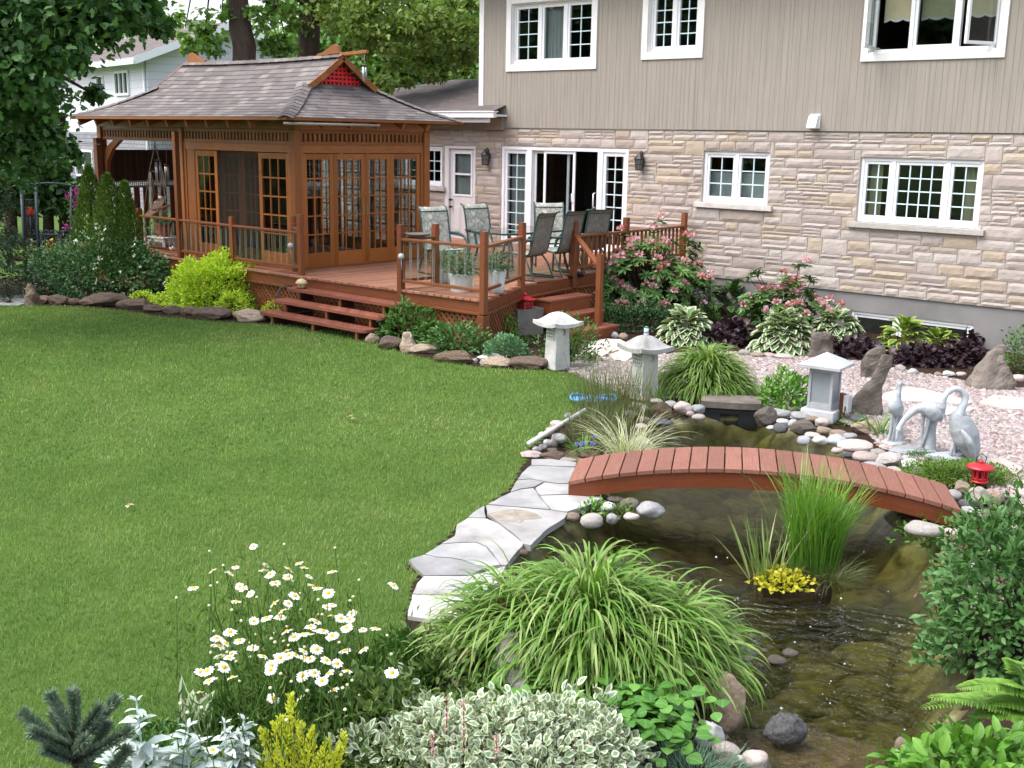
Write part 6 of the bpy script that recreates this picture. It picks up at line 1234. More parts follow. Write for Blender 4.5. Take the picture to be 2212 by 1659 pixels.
 ('a3', 455, 1300, 140, 165, 'white', 'a', 'white wedge-shaped rock left of the big tan boulder', None), ('a3', 545, 1372, 142, 84, 'pink', 'c', 'smooth pink cobble below the white wedge rock', None), ('a3', 556, 1438, 132, 92, 'tan', 'c', 'tan-pink cobble at the bottom edge of the photo', None), ('a3', 715, 1432, 136, 112, 'speckle', 'c', 'speckled pink granite cobble at the bottom of the pond', None), ('a3', 632, 1432, 52, 42, 'white', 'c', 'small white stone between two pink cobbles at the bottom', None), ('a3', 1525, 1357, 72, 92, 'tan', 'c', 'tan stone peeking out left of the bottom right plant', None), ('a3', 320, 1250, 120, 110, 'slate', 'a', 'brownish grey rock behind the leafy plant at the water outlet', None),
 ('Z5', 345, 388, 120, 66, 'brown', 'a', 'low brown rock right of the standing bed-end stone', G4), ('Z5', 470, 388, 190, 84, 'brown', 'a', 'long brown rock with pinkish flowers behind, left end of bed', G4), ('Z5', 580, 398, 120, 60, 'brownmoss', 'a', 'mossy brown rock between two long rocks at left of bed', G4), ('Z5', 700, 402, 130, 74, 'brown', 'a', 'brown rock before the dark shrub, left of the long reddish one', G4), ('Z5', 845, 397, 320, 94, 'brown', 'a', 'long flat reddish rock in front of the dark green shrub', G4), ('Z5', 1050, 417, 252, 92, 'brown', 'a', 'broad brown rock just left of the low yellow plant', G4), ('Z5', 1200, 455, 142, 62, 'brown', 'a', 'brown rock below the low yellow plant', G4), ('Z5', 1340, 467, 152, 72, 'brown', 'a', 'brown rock below the trailing yellow plant, right of another', G4), ('Z5', 1480, 477, 132, 76, 'brownmoss', 'a', 'squarish brown rock below the big yellow shrub', G4), ('Z5', 1680, 500, 292, 86, 'brown', 'a', 'long brown rock below the small yellow shrub', G4), ('Z5', 1975, 517, 290, 76, 'tan', 'a', 'long pale flat rock at the left end of the front steps', G4),
 ('z6', 205, 1140, 96, 88, 'tan', 'a', 'tan rock at the right end of the front steps', G4), ('z6', 342, 1176, 182, 110, 'brown', 'a', 'dark earthy brown rock left of the upright tan stone', G4), ('z6', 595, 1218, 176, 80, 'tan', 'a', 'flat-topped tan brown rock right of the upright stone', G4), ('z6', 832, 1280, 292, 100, 'brownmoss', 'a', 'long mossy brown rock in front of the middle bed plant', G4), ('z6', 980, 1307, 46, 46, 'grey', 'c', 'small round grey stone between mossy and white rocks', G4), ('z6', 1092, 1288, 192, 60, 'white', 'a', 'flat white rock in front of the sedum plant', G4), ('z6', 1130, 1330, 232, 40, 'tan', 'a', 'thin flat tan rock under the white rock', G4), ('z6', 1402, 1337, 282, 52, 'brown', 'a', 'long straight brown rock left of the lawn corner lantern', G4)]:
    stone(*a)
stone('a3', 558, 1165, 205, 235, 'tan', 'a', 'big tan boulder at the foot of the arching grass by the water', tall=.30, zb=-.12)
stone('a3', 872, 1285, 205, 120, 'dark', 'a', 'dark grey angular rock standing in the rippled water', zb=WZ-.03, tall=.17)
stone('a2', 1300, 900, 330, 230, 'pale', 'a', 'big pale boulder under the near arching grass', tall=.30); stone('a2', 1285, 1010, 270, 140, 'pale', 'a', 'pale broken rock below the big boulder under the grass', tall=.16); stone('a2', 2060, 965, 260, 190, 'tan', 'a', 'rounded tan boulder shaded by the right side of the arching grass', tall=.26); stone('a2', 900, 985, 240, 90, 'tan', 'a', 'flat tan rock below the brown log', tall=.08)
for (x, y, w, h, l) in ((830, 885, 110, 52, 'flat round wet stone just above the water, left of its pair'), (908, 846, 82, 42, 'flat round wet stone just above the water, right of its pair')): stone('a3', x, y, w, h, 'slate', 'c', l, 'flat stones at the water surface', zb=WZ-.02, tall=.05)
stone('a3', 1010, 1400, 900, 190, 'moss', 'a', 'broad flat mossy rock just under the shallow water at the pond outlet', zb=WZ-.145, tall=.07, name='outlet_shelf')
for i in range(26): x, y = random.gauss(690, 45), random.uniform(735, 960); stone('a3', x, y, random.uniform(22, 50), random.uniform(14, 26), random.choice(('slate', 'slate', 'dark')), 'c', 'small wet grey pebble on the shallow ledge by the arching grass', 'pebbles on the shallow ledge', zb=WZ-.015, tall=.03)
# standing stones
def upright(crop, bx, by, topy, w, mat, label, prof, thick=.45, lean=0.):
    px, py = Z(crop, bx, by); p = gat(px, py); m = mpp(p)*_CR[crop][0]; Hh = hz(p, Z(crop, 0, topy)[1])-p[2]; nr = 26; na = 44; g = MB(); RH = Vector((_cy, _sy, 0)); FW = Vector((-_sy, _cy, 0)); rows = []; sd_ = random.uniform(0, 90)
    for i in range(nr+1):
        v = i/nr; a, b = np.interp(v, [q[0] for q in prof], [q[1] for q in prof]), np.interp(v, [q[0] for q in prof], [q[2] for q in prof]); c = (a+b)/2*m; hw = (b-a)/2*m; row = []
        for k in range(na):
            th = 2*PI*k/na; cx_, cy_ = math.cos(th), math.sin(th); sq = (abs(cx_)**4+abs(cy_)**4)**-.25; q = Vector(p)+RH*(c+hw*cx_*sq)+FW*(hw*thick*cy_*sq)+Vector((0, 0, v*Hh-.05*(1-v)))
            q += Vector((cx_, cy_, 0))*(.06*noise.noise(q*3.3+Vector((sd_, 0, 0)))+.045*noise.noise(q*8)+.014*noise.noise(q*26)); row.append(tuple(q))
        rows.append(row)
    g.grid(rows, 0, False, close=True); topc = np.mean(rows[-1], 0); g.add(rows[-1]+[tuple(topc+np.array([0, 0, .008]))], [(k, (k+1) % na, na) for k in range(na)], 0, True)
    o = g.build('standing_stone', M['r_'+mat]); return tag(o, label, 'standing stone')
upright('c4', 415, 470, 313, 130, 'slate', 'squarish grey brown standing stone behind the granite lantern', [(0, -70, 65), (.5, -68, 66), (.9, -60, 60), (1, -50, 55)])
upright('c4', 735, 590, 392, 150, 'slate', 'curved grey standing stone behind the notched one', [(0, -95, 50), (.15, -75, 60), (.5, -60, 75), (.75, -45, 82), (.92, 0, 80), (1, 40, 72)])
upright('c4', 700, 820, 450, 220, 'slate', 'tall notched tan grey standing stone left of the crane statues', [(0, -110, 85), (.25, -95, 95), (.45, -50, 100), (.6, 15, 110), (.72, 32, 125), (.82, 50, 138), (.93, 55, 140), (1, 62, 132)], .38)
upright('c4', 1470, 655, 390, 290, 'slate', 'brown pyramid-shaped rock standing on gravel near the house wall', [(0, -150, 145), (.2, -120, 135), (.5, -80, 100), (.8, -25, 70), (.93, 5, 62), (1, 25, 50)], .6)
upright('Z5', 250, 425, 258, 90, 'brown', 'knobby standing stone at the left end of the planting bed', [(0, -48, 46), (.5, -42, 46), (.8, -40, 38), (1, -12, 14)], .9)
upright('z6', 470, 1230, 1088, 95, 'tan', 'upright squarish tan stone near the middle of the bed edging', [(0, -46, 46), (.5, -44, 45), (.9, -40, 42), (1, -34, 34)], .8)
o = upright('Z5', 1345, 330, 208, 90, 'grey', 'x', [(0, -45, 45), (.5, -42, 40), (.8, -40, 30), (1, -34, -6)], .6); o.data.materials[0] = M['greywood']; o.name = 'driftwood_stump'; tag(o, 'weathered grey driftwood stump left of the big yellow shrub', 'driftwood')
a, b = gat(*Z('a2', 970, 975)), gat(*Z('a2', 1230, 800)); g = MB(); pts = [Vector(a).lerp(Vector(b), k/10)+Vector((0, 0, .10+.26*k/10+.01*math.sin(k*2))) for k in range(11)]; g.tube(pts, [.055+.012*math.sin(k*1.7) for k in range(11)], 12); tag(g.build('driftwood_log', M['logbark']), 'dark brown weathered log leaning under the arching grass', 'log')

# ------------------------------------------------------------------ flagstones
def slab(name, crop, pts, mat, label, group, top=.026, th=.05, cat='flagstone', gap=.005, use_gz=True, jit=.010):
    P = [np.array((gat if use_gz else at)(*Z(crop, x, y), top)) for x, y in pts]; c = np.mean(P, 0); P = [p+(c-p)/max(1e-6, np.linalg.norm(c-p))*gap for p in P]; Q = []
    for i in range(len(P)):
        a, b = P[i], P[(i+1) % len(P)]; L = np.linalg.norm(b-a); n = max(1, int(L/.07)); nr = np.array([-(b-a)[1], (b-a)[0], 0])/max(L, 1e-6)
        for k in range(n): q = a+(b-a)*k/n; Q.append(q+nr*jit*noise.noise(Vector(q)*8)*(1 if k else 0))
    z = float(np.mean([p[2] for p in P])); g = MB(); g.prism([(q[0], q[1]) for q in Q], z-th, z); o = g.build(name, M[mat], bevel=.007); return tag(o, label, cat, group)
F = 'flagstones along the lawn side of the pond'
for pts, mat, lab in [
 ([(870, 692), (1000, 690), (1190, 716), (1185, 745), (1020, 740), (870, 735)], 'flag', 'thin pale flagstone behind the left end of the bridge'), ([(800, 792), (862, 738), (1020, 742), (1182, 752), (1135, 862), (1050, 862), (960, 848), (860, 830), (770, 838)], 'flag_grey', 'grey stained flagstone at the left end of the bridge'), ([(768, 842), (860, 834), (958, 852), (888, 890), (800, 900), (722, 922)], 'flag', 'small pale flagstone between lawn and grey stained one'),
 ([(895, 895), (964, 856), (1050, 866), (1140, 868), (1140, 938), (1020, 942), (930, 946)], 'flag', 'pale flagstone directly against the bridge side'), ([(562, 1008), (640, 965), (725, 926), (805, 904), (886, 896), (945, 975), (1003, 1046), (800, 1030)], 'flag_grey', 'broad light grey flagstone touching the lawn in mid path'), ([(930, 950), (1140, 943), (1362, 940), (1374, 965), (1260, 1025), (1125, 1062), (1010, 1050), (960, 990)], 'flag', 'white flagstone jutting over the water under the bridge'), ([(424, 1102), (470, 1060), (540, 1018), (552, 1106), (480, 1106)], 'flag_grey', 'small flagstone on the lawn side of the brown-patched one'),
 ([(550, 1014), (700, 1026), (1000, 1052), (1132, 1072), (1105, 1110), (980, 1190), (868, 1300), (822, 1292), (735, 1210), (632, 1136), (555, 1075)], 'flag', 'big white flagstone with a brown mossy patch'), ([(325, 1235), (345, 1152), (424, 1106), (552, 1110), (640, 1148), (740, 1222), (822, 1286), (750, 1370), (698, 1440), (658, 1438), (610, 1370), (560, 1308), (480, 1276), (350, 1278), (232, 1288)], 'flag', 'big white flagstone above the near arching grass'), ([(120, 1360), (232, 1292), (350, 1282), (478, 1280), (555, 1312), (605, 1372), (655, 1438), (560, 1450), (480, 1438), (390, 1402), (300, 1386), (200, 1380)], 'flag_grey', 'oval grey flagstone fitted into a white one'),
 ([(0, 1402), (118, 1364), (200, 1384), (300, 1390), (390, 1408), (480, 1442), (560, 1455), (440, 1512), (280, 1512), (112, 1512), (60, 1470)], 'flag_grey', 'pale flagstone at the lawn notch left of the arching grass'), ([(30, 1642), (60, 1570), (112, 1516), (280, 1516), (440, 1516), (690, 1448), (640, 1560), (500, 1659), (250, 1650)], 'flag', 'pale flagstone mostly hidden by the arching grass'), ([(-5, 1800), (8, 1720), (28, 1646), (250, 1654), (480, 1664), (380, 1800), (180, 1830)], 'flag', 'lowest pale flagstone beside the daisies')]: slab('flagstone', 'a4', pts, mat, lab, F)
sl_ = MB(); q = [at(*Z('a4', x, y), .028) for x, y in ((570, 1075), (640, 1060), (720, 1045), (820, 1050), (900, 1075), (945, 1105), (900, 1115), (820, 1118), (800, 1138), (700, 1130), (620, 1120), (585, 1095))]
sl_.prism([(a[0], a[1]) for a in q], .0263, .0285); M['patch'] = m_stone('mossy_patch', [(.20, .17, .13), (.34, .30, .25), (.42, .38, .33)], .9, 9., .5, (.1, .08, .06), 60.); tag(sl_.build('lichen_patch', M['patch']), 'brown lichen patch on the big white flagstone', 'lichen')
F2 = 'flagstones of the landing by the side steps'
for pts, mat, lab in [([(180, 806), (310, 780), (332, 815), (242, 860), (172, 880)], 'flag_tan', 'cream landing flagstone against the lowest side step'), ([(316, 779), (420, 784), (500, 828), (420, 870), (346, 820)], 'flag_tan', 'cream landing flagstone farthest from the side steps'), ([(172, 886), (245, 864), (340, 825), (412, 872), (330, 902), (200, 908)], 'flag_tan', 'cream landing flagstone nearest the gravel'), ([(336, 905), (416, 878), (500, 838), (506, 925), (430, 942)], 'flag_tan', 'cream landing flagstone behind the bottle-topped lantern')]: slab('flagstone', 'c3', pts, mat, lab, F2, top=.02, th=.05)
F3 = 'stepping stones in the gravel'
for crop, pts, mat, lab in [('c4', [(795, 725), (810, 690), (960, 648), (1120, 675), (1370, 742), (1330, 757), (1180, 742), (1000, 738), (880, 738)], 'flag_tan', 'large cream stepping slab behind the crane statues'), ('c4', [(1130, 800), (1190, 775), (1372, 783), (1350, 803), (1250, 812), (1170, 815)], 'flag_tan', 'cream stepping slab beside the neck of the large crane'), ('c4', [(1400, 740), (1500, 700), (1720, 720), (1720, 790), (1560, 785)], 'aggregate', 'pinkish aggregate stepping stone at the right edge below the rock'), ('c4', [(1405, 1120), (1440, 1090), (1560, 1090), (1680, 1150), (1640, 1200), (1500, 1170)], 'aggregate', 'pinkish aggregate stepping stone right of the large crane'), ('c4', [(1560, 1230), (1660, 1190), (1760, 1240), (1720, 1330), (1600, 1300)], 'aggregate', 'pinkish aggregate stepping stone at the right edge near the red lantern'), ('c4', [(1290, 1395), (1330, 1385), (1480, 1420), (1465, 1450), (1330, 1450)], 'flag', 'white slab at the right end of the bridge'), ('c4', [(600, 800), (640, 795), (665, 800), (640, 818)], 'flag_tan', 'small flat slab at the foot of the notched standing stone')]: slab('stepping_stone', crop, pts, mat, lab, F3, top=.025, th=.04)
for pts, lab in [([(0, 365), (60, 360), (80, 380), (40, 395), (-20, 390)], 'round pale path stone at the far left edge'), ([(80, 385), (120, 345), (200, 335), (205, 400), (120, 410)], 'large pale path stone left of the knobby standing stone'), ([(-20, 400), (60, 405), (200, 408), (150, 425), (-30, 425)], 'long pale path stone along the lawn edge'), ([(240, 245), (340, 225), (400, 235), (390, 260), (290, 268)], 'path stone near the metal gate'), ([(180, 285), (240, 262), (290, 272), (250, 300), (200, 305)], 'path stone midway to the metal gate')]: slab('path_stone', 'Z5', pts, 'flag_grey', lab, 'stones of the garden gate path', top=.02, th=.04)
g = MB(); q = [gat(*Z('c3', x, y), .012) for x, y in ((-20, 985), (60, 968), (160, 955), (250, 960), (190, 985), (90, 1010), (75, 1030), (200, 1090), (330, 1150), (300, 1165), (60, 1040))]; g.prism([(a[0], a[1]) for a in q], float(q[0][2])-.05, float(q[0][2])); o = g.build('edging_strip', M['blockconc']); tag(o, 'flat grey edging strip between the lawn and the gravel', 'edging', kind='structure')
# ------------------------------------------------------------------ plants
RHv = np.array([_cy, _sy, 0.]); FWv = np.array([-_sy, _cy, 0.])
def nz3(P, s, o=0.): return np.array([noise.noise((p[0]*s+o, p[1]*s, p[2]*s)) for p in P])
def dome(n, rx, ry, rz, inner=.55, lump=.22, ls=2.4, zmin=-.12, seed=None):
    d = rdir(n, zmin, 1.); o = RNG.uniform(0, 90) if seed is None else seed; k = 1+lump*nz3(d, ls, o)*1.6; r = (inner+(1-inner)*RNG.random(n)**.6)*k
    P = d*np.array([rx, ry, rz])*r[:, None]; W_ = RHv[None]*P[:, 0:1]+FWv[None]*P[:, 1:2]+np.array([0, 0, 1.])*P[:, 2:3]; dw = RHv[None]*d[:, 0:1]+FWv[None]*d[:, 1:2]+np.array([0, 0, 1.])*d[:, 2:3]; return W_, dw
def stems(t, base, tips, r, mat, name='stem'):
    g = MB(); b = Vector(base)
    for q in tips: q = Vector(q); m = b.lerp(q, .5)+Vector((random.uniform(-.03, .03), random.uniform(-.03, .03), .04)); g.tube([b+Vector((random.uniform(-.04, .04), random.uniform(-.04, .04), -.02)), m, q], [r, r*.7, r*.35], 5, cap=False)
    return g.build(name, mat, t)
def shrub(name, label, cat, base, w, h, n, L, W_, mat, depth=None, tm=TO, out=.8, rand=.7, droop=.0, inner=.5, lump=.22, group=None, nst=8, zmin=-.1, stemmat=None, z0=.0, ls=2.4, wmax=None):
    base = np.array(base, float); t = thing(name, label, cat, base, group); P, d = dome(n, w/2, (depth or w)/2, h, inner, lump, ls, zmin); P = P+base+np.array([0, 0, z0]); P[:, 2] = np.maximum(P[:, 2], base[2]+.015)
    dr = d*out+rdir(n)*rand; dr[:, 2] += .12-droop; leaves('foliage', P, dr, d*.8+rdir(n)*.45+np.array([0, 0, .6]), L*RNG.uniform(.65, 1.25, n), W_*RNG.uniform(.75, 1.2, n), M[mat], t, tm)
    if nst: stems(t, base, P[RNG.integers(0, n, nst)]*.85+base*.15, .008 if h < .8 else .014, stemmat or M['bark'])
    return t
def grassclump(name, label, cat, base, n, rx, ry, L, W_, mat, el=(60, 88), droop=(1.2, 2.2), K=7, group=None, out=1., jit=.6, off=0., foliage='blades'):
    base = np.array(base, float); t = thing(name, label, cat, base, group); a = RNG.uniform(0, 2*PI, n); r = RNG.random(n)**.5; B_ = base+RHv*(np.cos(a)*r*rx)[:, None]+FWv*(np.sin(a)*r*ry)[:, None]
    v = B_-base; az = np.arctan2(v[:, 1]*out+1e-6, v[:, 0]*out)+RNG.normal(0, jit, n); el_ = np.radians(RNG.uniform(el[0], el[1], n)-(r*18*out)); blades(foliage, B_, az, el_, RNG.uniform(L[0], L[1], n), W_*RNG.uniform(.6, 1.2, n), RNG.uniform(droop[0], droop[1], n), M[mat], t, K); return t
ML = lambda k, cols, **kw: M.__setitem__(k, m_leaf(k, cols, **kw))
ML('hak', [(.085, .20, .026), (.125, .26, .036), (.17, .31, .05)], stripe=(.34, .43, .15), trans=.3, rough=.4)
ML('hak2', [(.09, .19, .024), (.14, .26, .036), (.19, .31, .05)], stripe=(.23, .30, .10), trans=.3)
ML('reed', [(.085, .21, .025), (.14, .30, .04), (.19, .36, .06)], trans=.35)
ML('thin', [(.06, .10, .025), (.11, .15, .05), (.20, .19, .09)], trans=.3)
ML('paleg', [(.30, .34, .16), (.50, .53, .34), (.60, .62, .46)], trans=.3)
ML('iris', [(.12, .22, .05), (.18, .28, .07)], stripe=(.58, .58, .34), trans=.3)
ML('yellow', [(.34, .52, .035), (.45, .62, .05), (.58, .70, .08)], trans=.35)
ML('gold', [(.58, .64, .05), (.74, .76, .07), (.82, .80, .14)], trans=.4, vgrad=(.46, .54, .05))
ML('jenny', [(.34, .36, .02), (.50, .46, .03), (.55, .50, .04)], trans=.3)
ML('mid', [(.035, .10, .015), (.06, .16, .03), (.10, .22, .045)], trans=.3)
ML('bright', [(.06, .17, .02), (.10, .25, .03), (.16, .32, .05)], trans=.3)
ML('deep', [(.018, .05, .015), (.03, .085, .026), (.055, .125, .04)], trans=.25, rough=.35)
ML('deep2', [(.035, .095, .03), (.055, .14, .045), (.09, .20, .07)], trans=.25, rough=.4); ML('weig', [(.045, .115, .03), (.07, .165, .045), (.11, .23, .065)], trans=.25, rough=.35)
ML('fern', [(.14, .28, .04), (.20, .36, .06)], trans=.35)
ML('sedum', [(.09, .20, .10), (.14, .27, .14), (.18, .32, .16)], trans=.15, rough=.5)
ML('euon', [(.11, .22, .10), (.17, .28, .15), (.24, .34, .20)], edge=(.62, .65, .50), ew=.34, trans=.2, rough=.4)
ML('hostav', [(.05, .12, .035), (.08, .17, .05), (.11, .20, .06)], edge=(.52, .56, .40), ew=.20, trans=.2, rough=.4)
ML('hostay', [(.05, .14, .03), (.08, .19, .035), (.11, .22, .04)], edge=(.34, .40, .07), ew=.22, trans=.2, rough=.4)
ML('hostad', [(.02, .06, .02), (.035, .09, .03)], edge=(.14, .2, .06), ew=.12, trans=.15, rough=.4)
ML('heuch', [(.018, .010, .014), (.035, .018, .025), (.055, .03, .04)], trans=.1, rough=.35)
ML('rhleaf', [(.05, .12, .03), (.08, .18, .04), (.14, .27, .07)], trans=.15, rough=.35)
ML('rhflower', [(.34, .11, .06), (.52, .20, .19), (.62, .32, .40), (.74, .52, .62)], trans=.3, rough=.6)
ML('thuja', [(.05, .105, .018), (.08, .15, .026), (.13, .22, .04)], trans=.2)
ML('spruce', [(.03, .07, .035), (.05, .10, .05), (.08, .13, .07)], trans=.15)
ML('bluespr', [(.13, .20, .13), (.20, .28, .19), (.30, .38, .29)], trans=.1)
ML('silver', [(.36, .44, .42), (.48, .56, .54), (.58, .66, .64)], trans=.15, rough=.85, spec=.1)
ML('broad', [(.06, .17, .03), (.09, .23, .04), (.14, .30, .06)], trans=.25, rough=.3)
ML('olive', [(.05, .10, .02), (.09, .15, .03), (.13, .20, .05)], trans=.3)
ML('whitefl', [(.75, .76, .8), (.85, .85, .9)], trans=.3)
ML('purple', [(.36, .07, .32), (.48, .12, .44)], trans=.3)
ML('bluefl', [(.16, .18, .62), (.26, .28, .75)], trans=.3)
ML('pinkfl', [(.55, .25, .28), (.70, .42, .45)], trans=.3)
ML('fescue', [(.10, .20, .13), (.16, .27, .18)], trans=.2)
ML('cover', [(.07, .15, .02), (.12, .22, .03), (.16, .27, .05)], trans=.3)
# arching striped grasses
def mound(label, base, n, rx, ry, h, L, W_, mat, subs=(), tuft=0):
    """culms fan out over a dome; each carries a leaf that arches over and hangs down"""
    base = np.array(base, float); t = thing('arching_grass', label, 'ornamental grass', base); parts = []
    for (dx, dy, k, rx_, ry_, h_) in ((0, 0, 1., rx, ry, h),)+tuple(subs):
        m = int(n*k); a = RNG.uniform(0, 2*PI, m); u = RNG.random(m)**.55; dd = RHv*np.cos(a)[:, None]+FWv*np.sin(a)[:, None]; p = base+RHv*dx+FWv*dy+RHv*(np.cos(a)*u*rx_)[:, None]+FWv*(np.sin(a)*u*ry_)[:, None]
        q = p.copy(); q[:, 2] += h_*(1-.85*u**1.9)*RNG.uniform(.55, 1., m); az = np.arctan2(dd[:, 1], dd[:, 0])+RNG.normal(0, .5, m)*(1.3-u)
        parts.append(blades('', q, az, np.radians(72-48*u+RNG.normal(0, 12, m)), RNG.uniform(L[0], L[1], m), W_*RNG.uniform(.6, 1.25, m), RNG.uniform(1.5, 2.5, m)+.4*(1-u), None, None, 9, rep=True))
        c = RNG.permutation(m)[:m//5]; st = base+RHv*dx+FWv*dy+(p[c]-base-RHv*dx-FWv*dy)*.45; dv = q[c]-st; Ls = np.linalg.norm(dv, axis=1); parts.append(blades('', st, np.arctan2(dv[:, 1], dv[:, 0]), np.arcsin(dv[:, 2]/Ls)+.25, Ls*1.02, .006, .5, None, None, 9, rep=True))
    if tuft: a = RNG.uniform(0, 2*PI, tuft); B_ = base+RHv*(np.cos(a)*.07)[:, None]+FWv*(np.sin(a)*.07)[:, None]+np.array([0, 0, h*.45]); parts.append(blades('', B_, a+RNG.normal(0, .6, tuft), np.radians(RNG.uniform(70, 90, tuft)), RNG.uniform(.30, .50, tuft), W_, RNG.uniform(.6, 1.9, tuft), None, None, 9, rep=True))
    merge('blades', parts, M[mat], t, True); return t
mound('huge mound of arching striped grass in the foreground by the pond', gat(1270, 1440), 1500, .50, .34, .56, (.26, .50), .0165, 'hak', ((-.42, .06, .5, .34, .24, .40), (.40, -.06, .55, .34, .24, .38), (.12, -.22, .35, .4, .15, .30)), 70)
mound('rounded mound of arching yellow-green grass behind the spillway box', gat(1522, 850), 1900, .40, .34, .46, (.24, .44), .0165, 'hak2', (), 20)
# rushes by the lawn edge, striped sedge, pond-edge tufts
grassclump('thin_rush', 'sparse tall thin rushes in front of the lantern carrying a bottle', 'grass', gat(1325, 905), 640, .42, .40, (.45, .85), .0042, 'thin', (70, 90), (.1, .55), 5, out=.5, jit=1.5)
grassclump('thin_rush', 'thin brownish rushes at the pond edge behind the blue flowers', 'grass', gat(1290, 955), 380, .30, .22, (.3, .55), .004, 'thin', (60, 90), (.2, .8), 5, out=.6, jit=1.3)
grassclump('striped_sedge', 'pale white-striped arching sedge just behind the bridge', 'ornamental grass', gat(1355, 1000), 230, .12, .10, (.40, .75), .006, 'paleg', (55, 88), (.9, 1.9), 7)
t = grassclump('spiderwort', 'small plant with blue flowers at the left end of the bridge', 'flower', gat(*Z('a4', 1240, 665)), 60, .09, .07, (.16, .30), .010, 'bright', (50, 88), (.3, 1.2), 5)
for (x, y) in ((1185, 592), (1240, 582), (1302, 588), (1308, 542), (1222, 600)):
    p = at(*Z('a4', x, y), .26); n = 9; leaves('flower', np.repeat(p[None], n, 0), rdir(n, -.1, 1), rdir(n), .03, .024, M['bluefl'], t)
grassclump('iris_tuft', 'small bright iris leaves right of the moss-covered rock', 'water plant', at(*Z('c3', 825, 1360), WZ), 16, .06, .04, (.2, .36), .014, 'bright', (70, 90), (.1, .5), 4); grassclump('iris_tuft', 'little light green tuft behind the moss-covered rock', 'water plant', gat(*Z('c3', 700, 1245)), 18, .10, .05, (.15, .3), .018, 'bright', (65, 90), (.1, .7), 4)
grassclump('iris_tuft', 'green and yellow iris leaves left of the standing small crane', 'garden plant', gat(*Z('c4', 790, 945)), 34, .10, .08, (.2, .42), .016, 'bright', (50, 85), (.4, 1.4), 5); grassclump('iris_tuft', 'low spreading leaves beside the outlet stake', 'garden plant', gat(*Z('c4', 590, 880)), 26, .12, .06, (.15, .28), .018, 'bright', (20, 60), (.3, 1.), 4)
# planted island in the pond
ip_ = at(1715, 1268, WZ); t = thing('island_planter', 'low dark planted islet of soil floating in the pond', 'planter', ip_); g = MB(); rows = []
for rr, z in ((.25, -.10), (.26, -.01), (.24, .02), (.17, .045), (.1, .05)): rows.append([(ip_[0]+(rr*1.05*math.cos(a))*_cy-(rr*.6*math.sin(a))*_sy+.03*noise.noise((a*2, rr*5, 1)), ip_[1]+(rr*1.05*math.cos(a))*_sy+(rr*.6*math.sin(a))*_cy+.03*noise.noise((a*2, rr*5, 4)), WZ+z) for a in np.linspace(0, 2*PI, 33)[:-1]])
g.grid(rows, close=True); n = len(rows[-1]); g.add(rows[-1], [tuple(range(n))]); g.build('planter_body', M['soil'], t)
c = at(1755, 1245, WZ)+np.array([0, 0, .05]); n = 520; g_ = grassclump('reed_grass', 'tall bright green reed grass growing on the pond islet', 'water plant', c, 620, .18, .12, (.36, .88), .0095, 'reed', (82, 93), (.05, 1.35), 9, out=.25, jit=1.6)
grassclump('reed_grass', 'brownish green tuft drooping from the right side of the pond islet', 'water plant', at(1790, 1262, WZ)+np.array([0, 0, .04]), 230, .16, .08, (.14, .30), .005, 'thin', (25, 80), (.6, 1.8), 5)
grassclump('variegated_iris', 'cream-striped upright iris leaves on the left of the pond islet', 'water plant', at(1648, 1262, WZ)+np.array([0, 0, .03]), 44, .12, .06, (.30, .62), .013, 'iris', (72, 90), (.02, .3), 5, jit=1.2); grassclump('variegated_iris', 'few tall cream-striped iris leaves rising above the reed grass', 'water plant', at(1715, 1240, WZ)+np.array([0, 0, .05]), 9, .06, .04, (.75, 1.02), .014, 'iris', (82, 90), (.02, .2), 6)
shrub('creeping_jenny', 'yellow creeping plant spilling over the pond islet', 'water plant', at(1690, 1272, WZ)+np.array([0, 0, .02]), .46, .12, 340, .035, .028, 'jenny', .26, nst=0, inner=.3)
shrub('water_plant', 'sparse light green plant in the water below the right bridge end', 'water plant', at(*Z('a5', 1620, 720), WZ), .62, .20, 150, .05, .022, 'bright', .35, nst=10, inner=.1, stemmat=M['bright']); shrub('water_plant', 'little green plant among stones under the left bridge end', 'water plant', gat(*Z('a4', 1320, 1065)), .28, .10, 130, .035, .02, 'bright', .2, nst=4, inner=.2); shrub('water_plant', 'little reddish green plant beside the large round boulder', 'water plant', gat(*Z('a4', 1500, 1085)), .26, .11, 130, .035, .02, 'olive', .2, nst=4, inner=.2)
# bank ground cover and shrubs by the lanterns
shrub('ground_cover', 'low fine green mound around the crane statues and red lantern', 'ground cover', gat(*Z('c4', 1270, 1225)), 1.10, .17, 5200, .030, .013, 'cover', .55, nst=0, inner=.5, tm=TD); shrub('ground_cover', 'small fine green mound at the base of the bending crane', 'ground cover', gat(*Z('c4', 1045, 1100)), .30, .09, 500, .02, .010, 'mid', .2, nst=0, inner=.6, tm=TD)
shrub('green_bush', 'round glossy green bush just left of the granite lantern', 'shrub', gat(*Z('c4', 210, 775)), .72, .40, 900, .075, .030, 'bright', .6)
shrub('green_bush', 'feathery green shrub behind the lawn corner lantern', 'shrub', gat(*Z('z6', 1700, 1285)), .95, .62, 1100, .065, .022, 'mid', .6, inner=.3); shrub('green_bush', 'small bright green shrub against the lattice by the concrete block', 'shrub', gat(*Z('z6', 1225, 1140)), .36, .42, 420, .04, .022, 'bright')
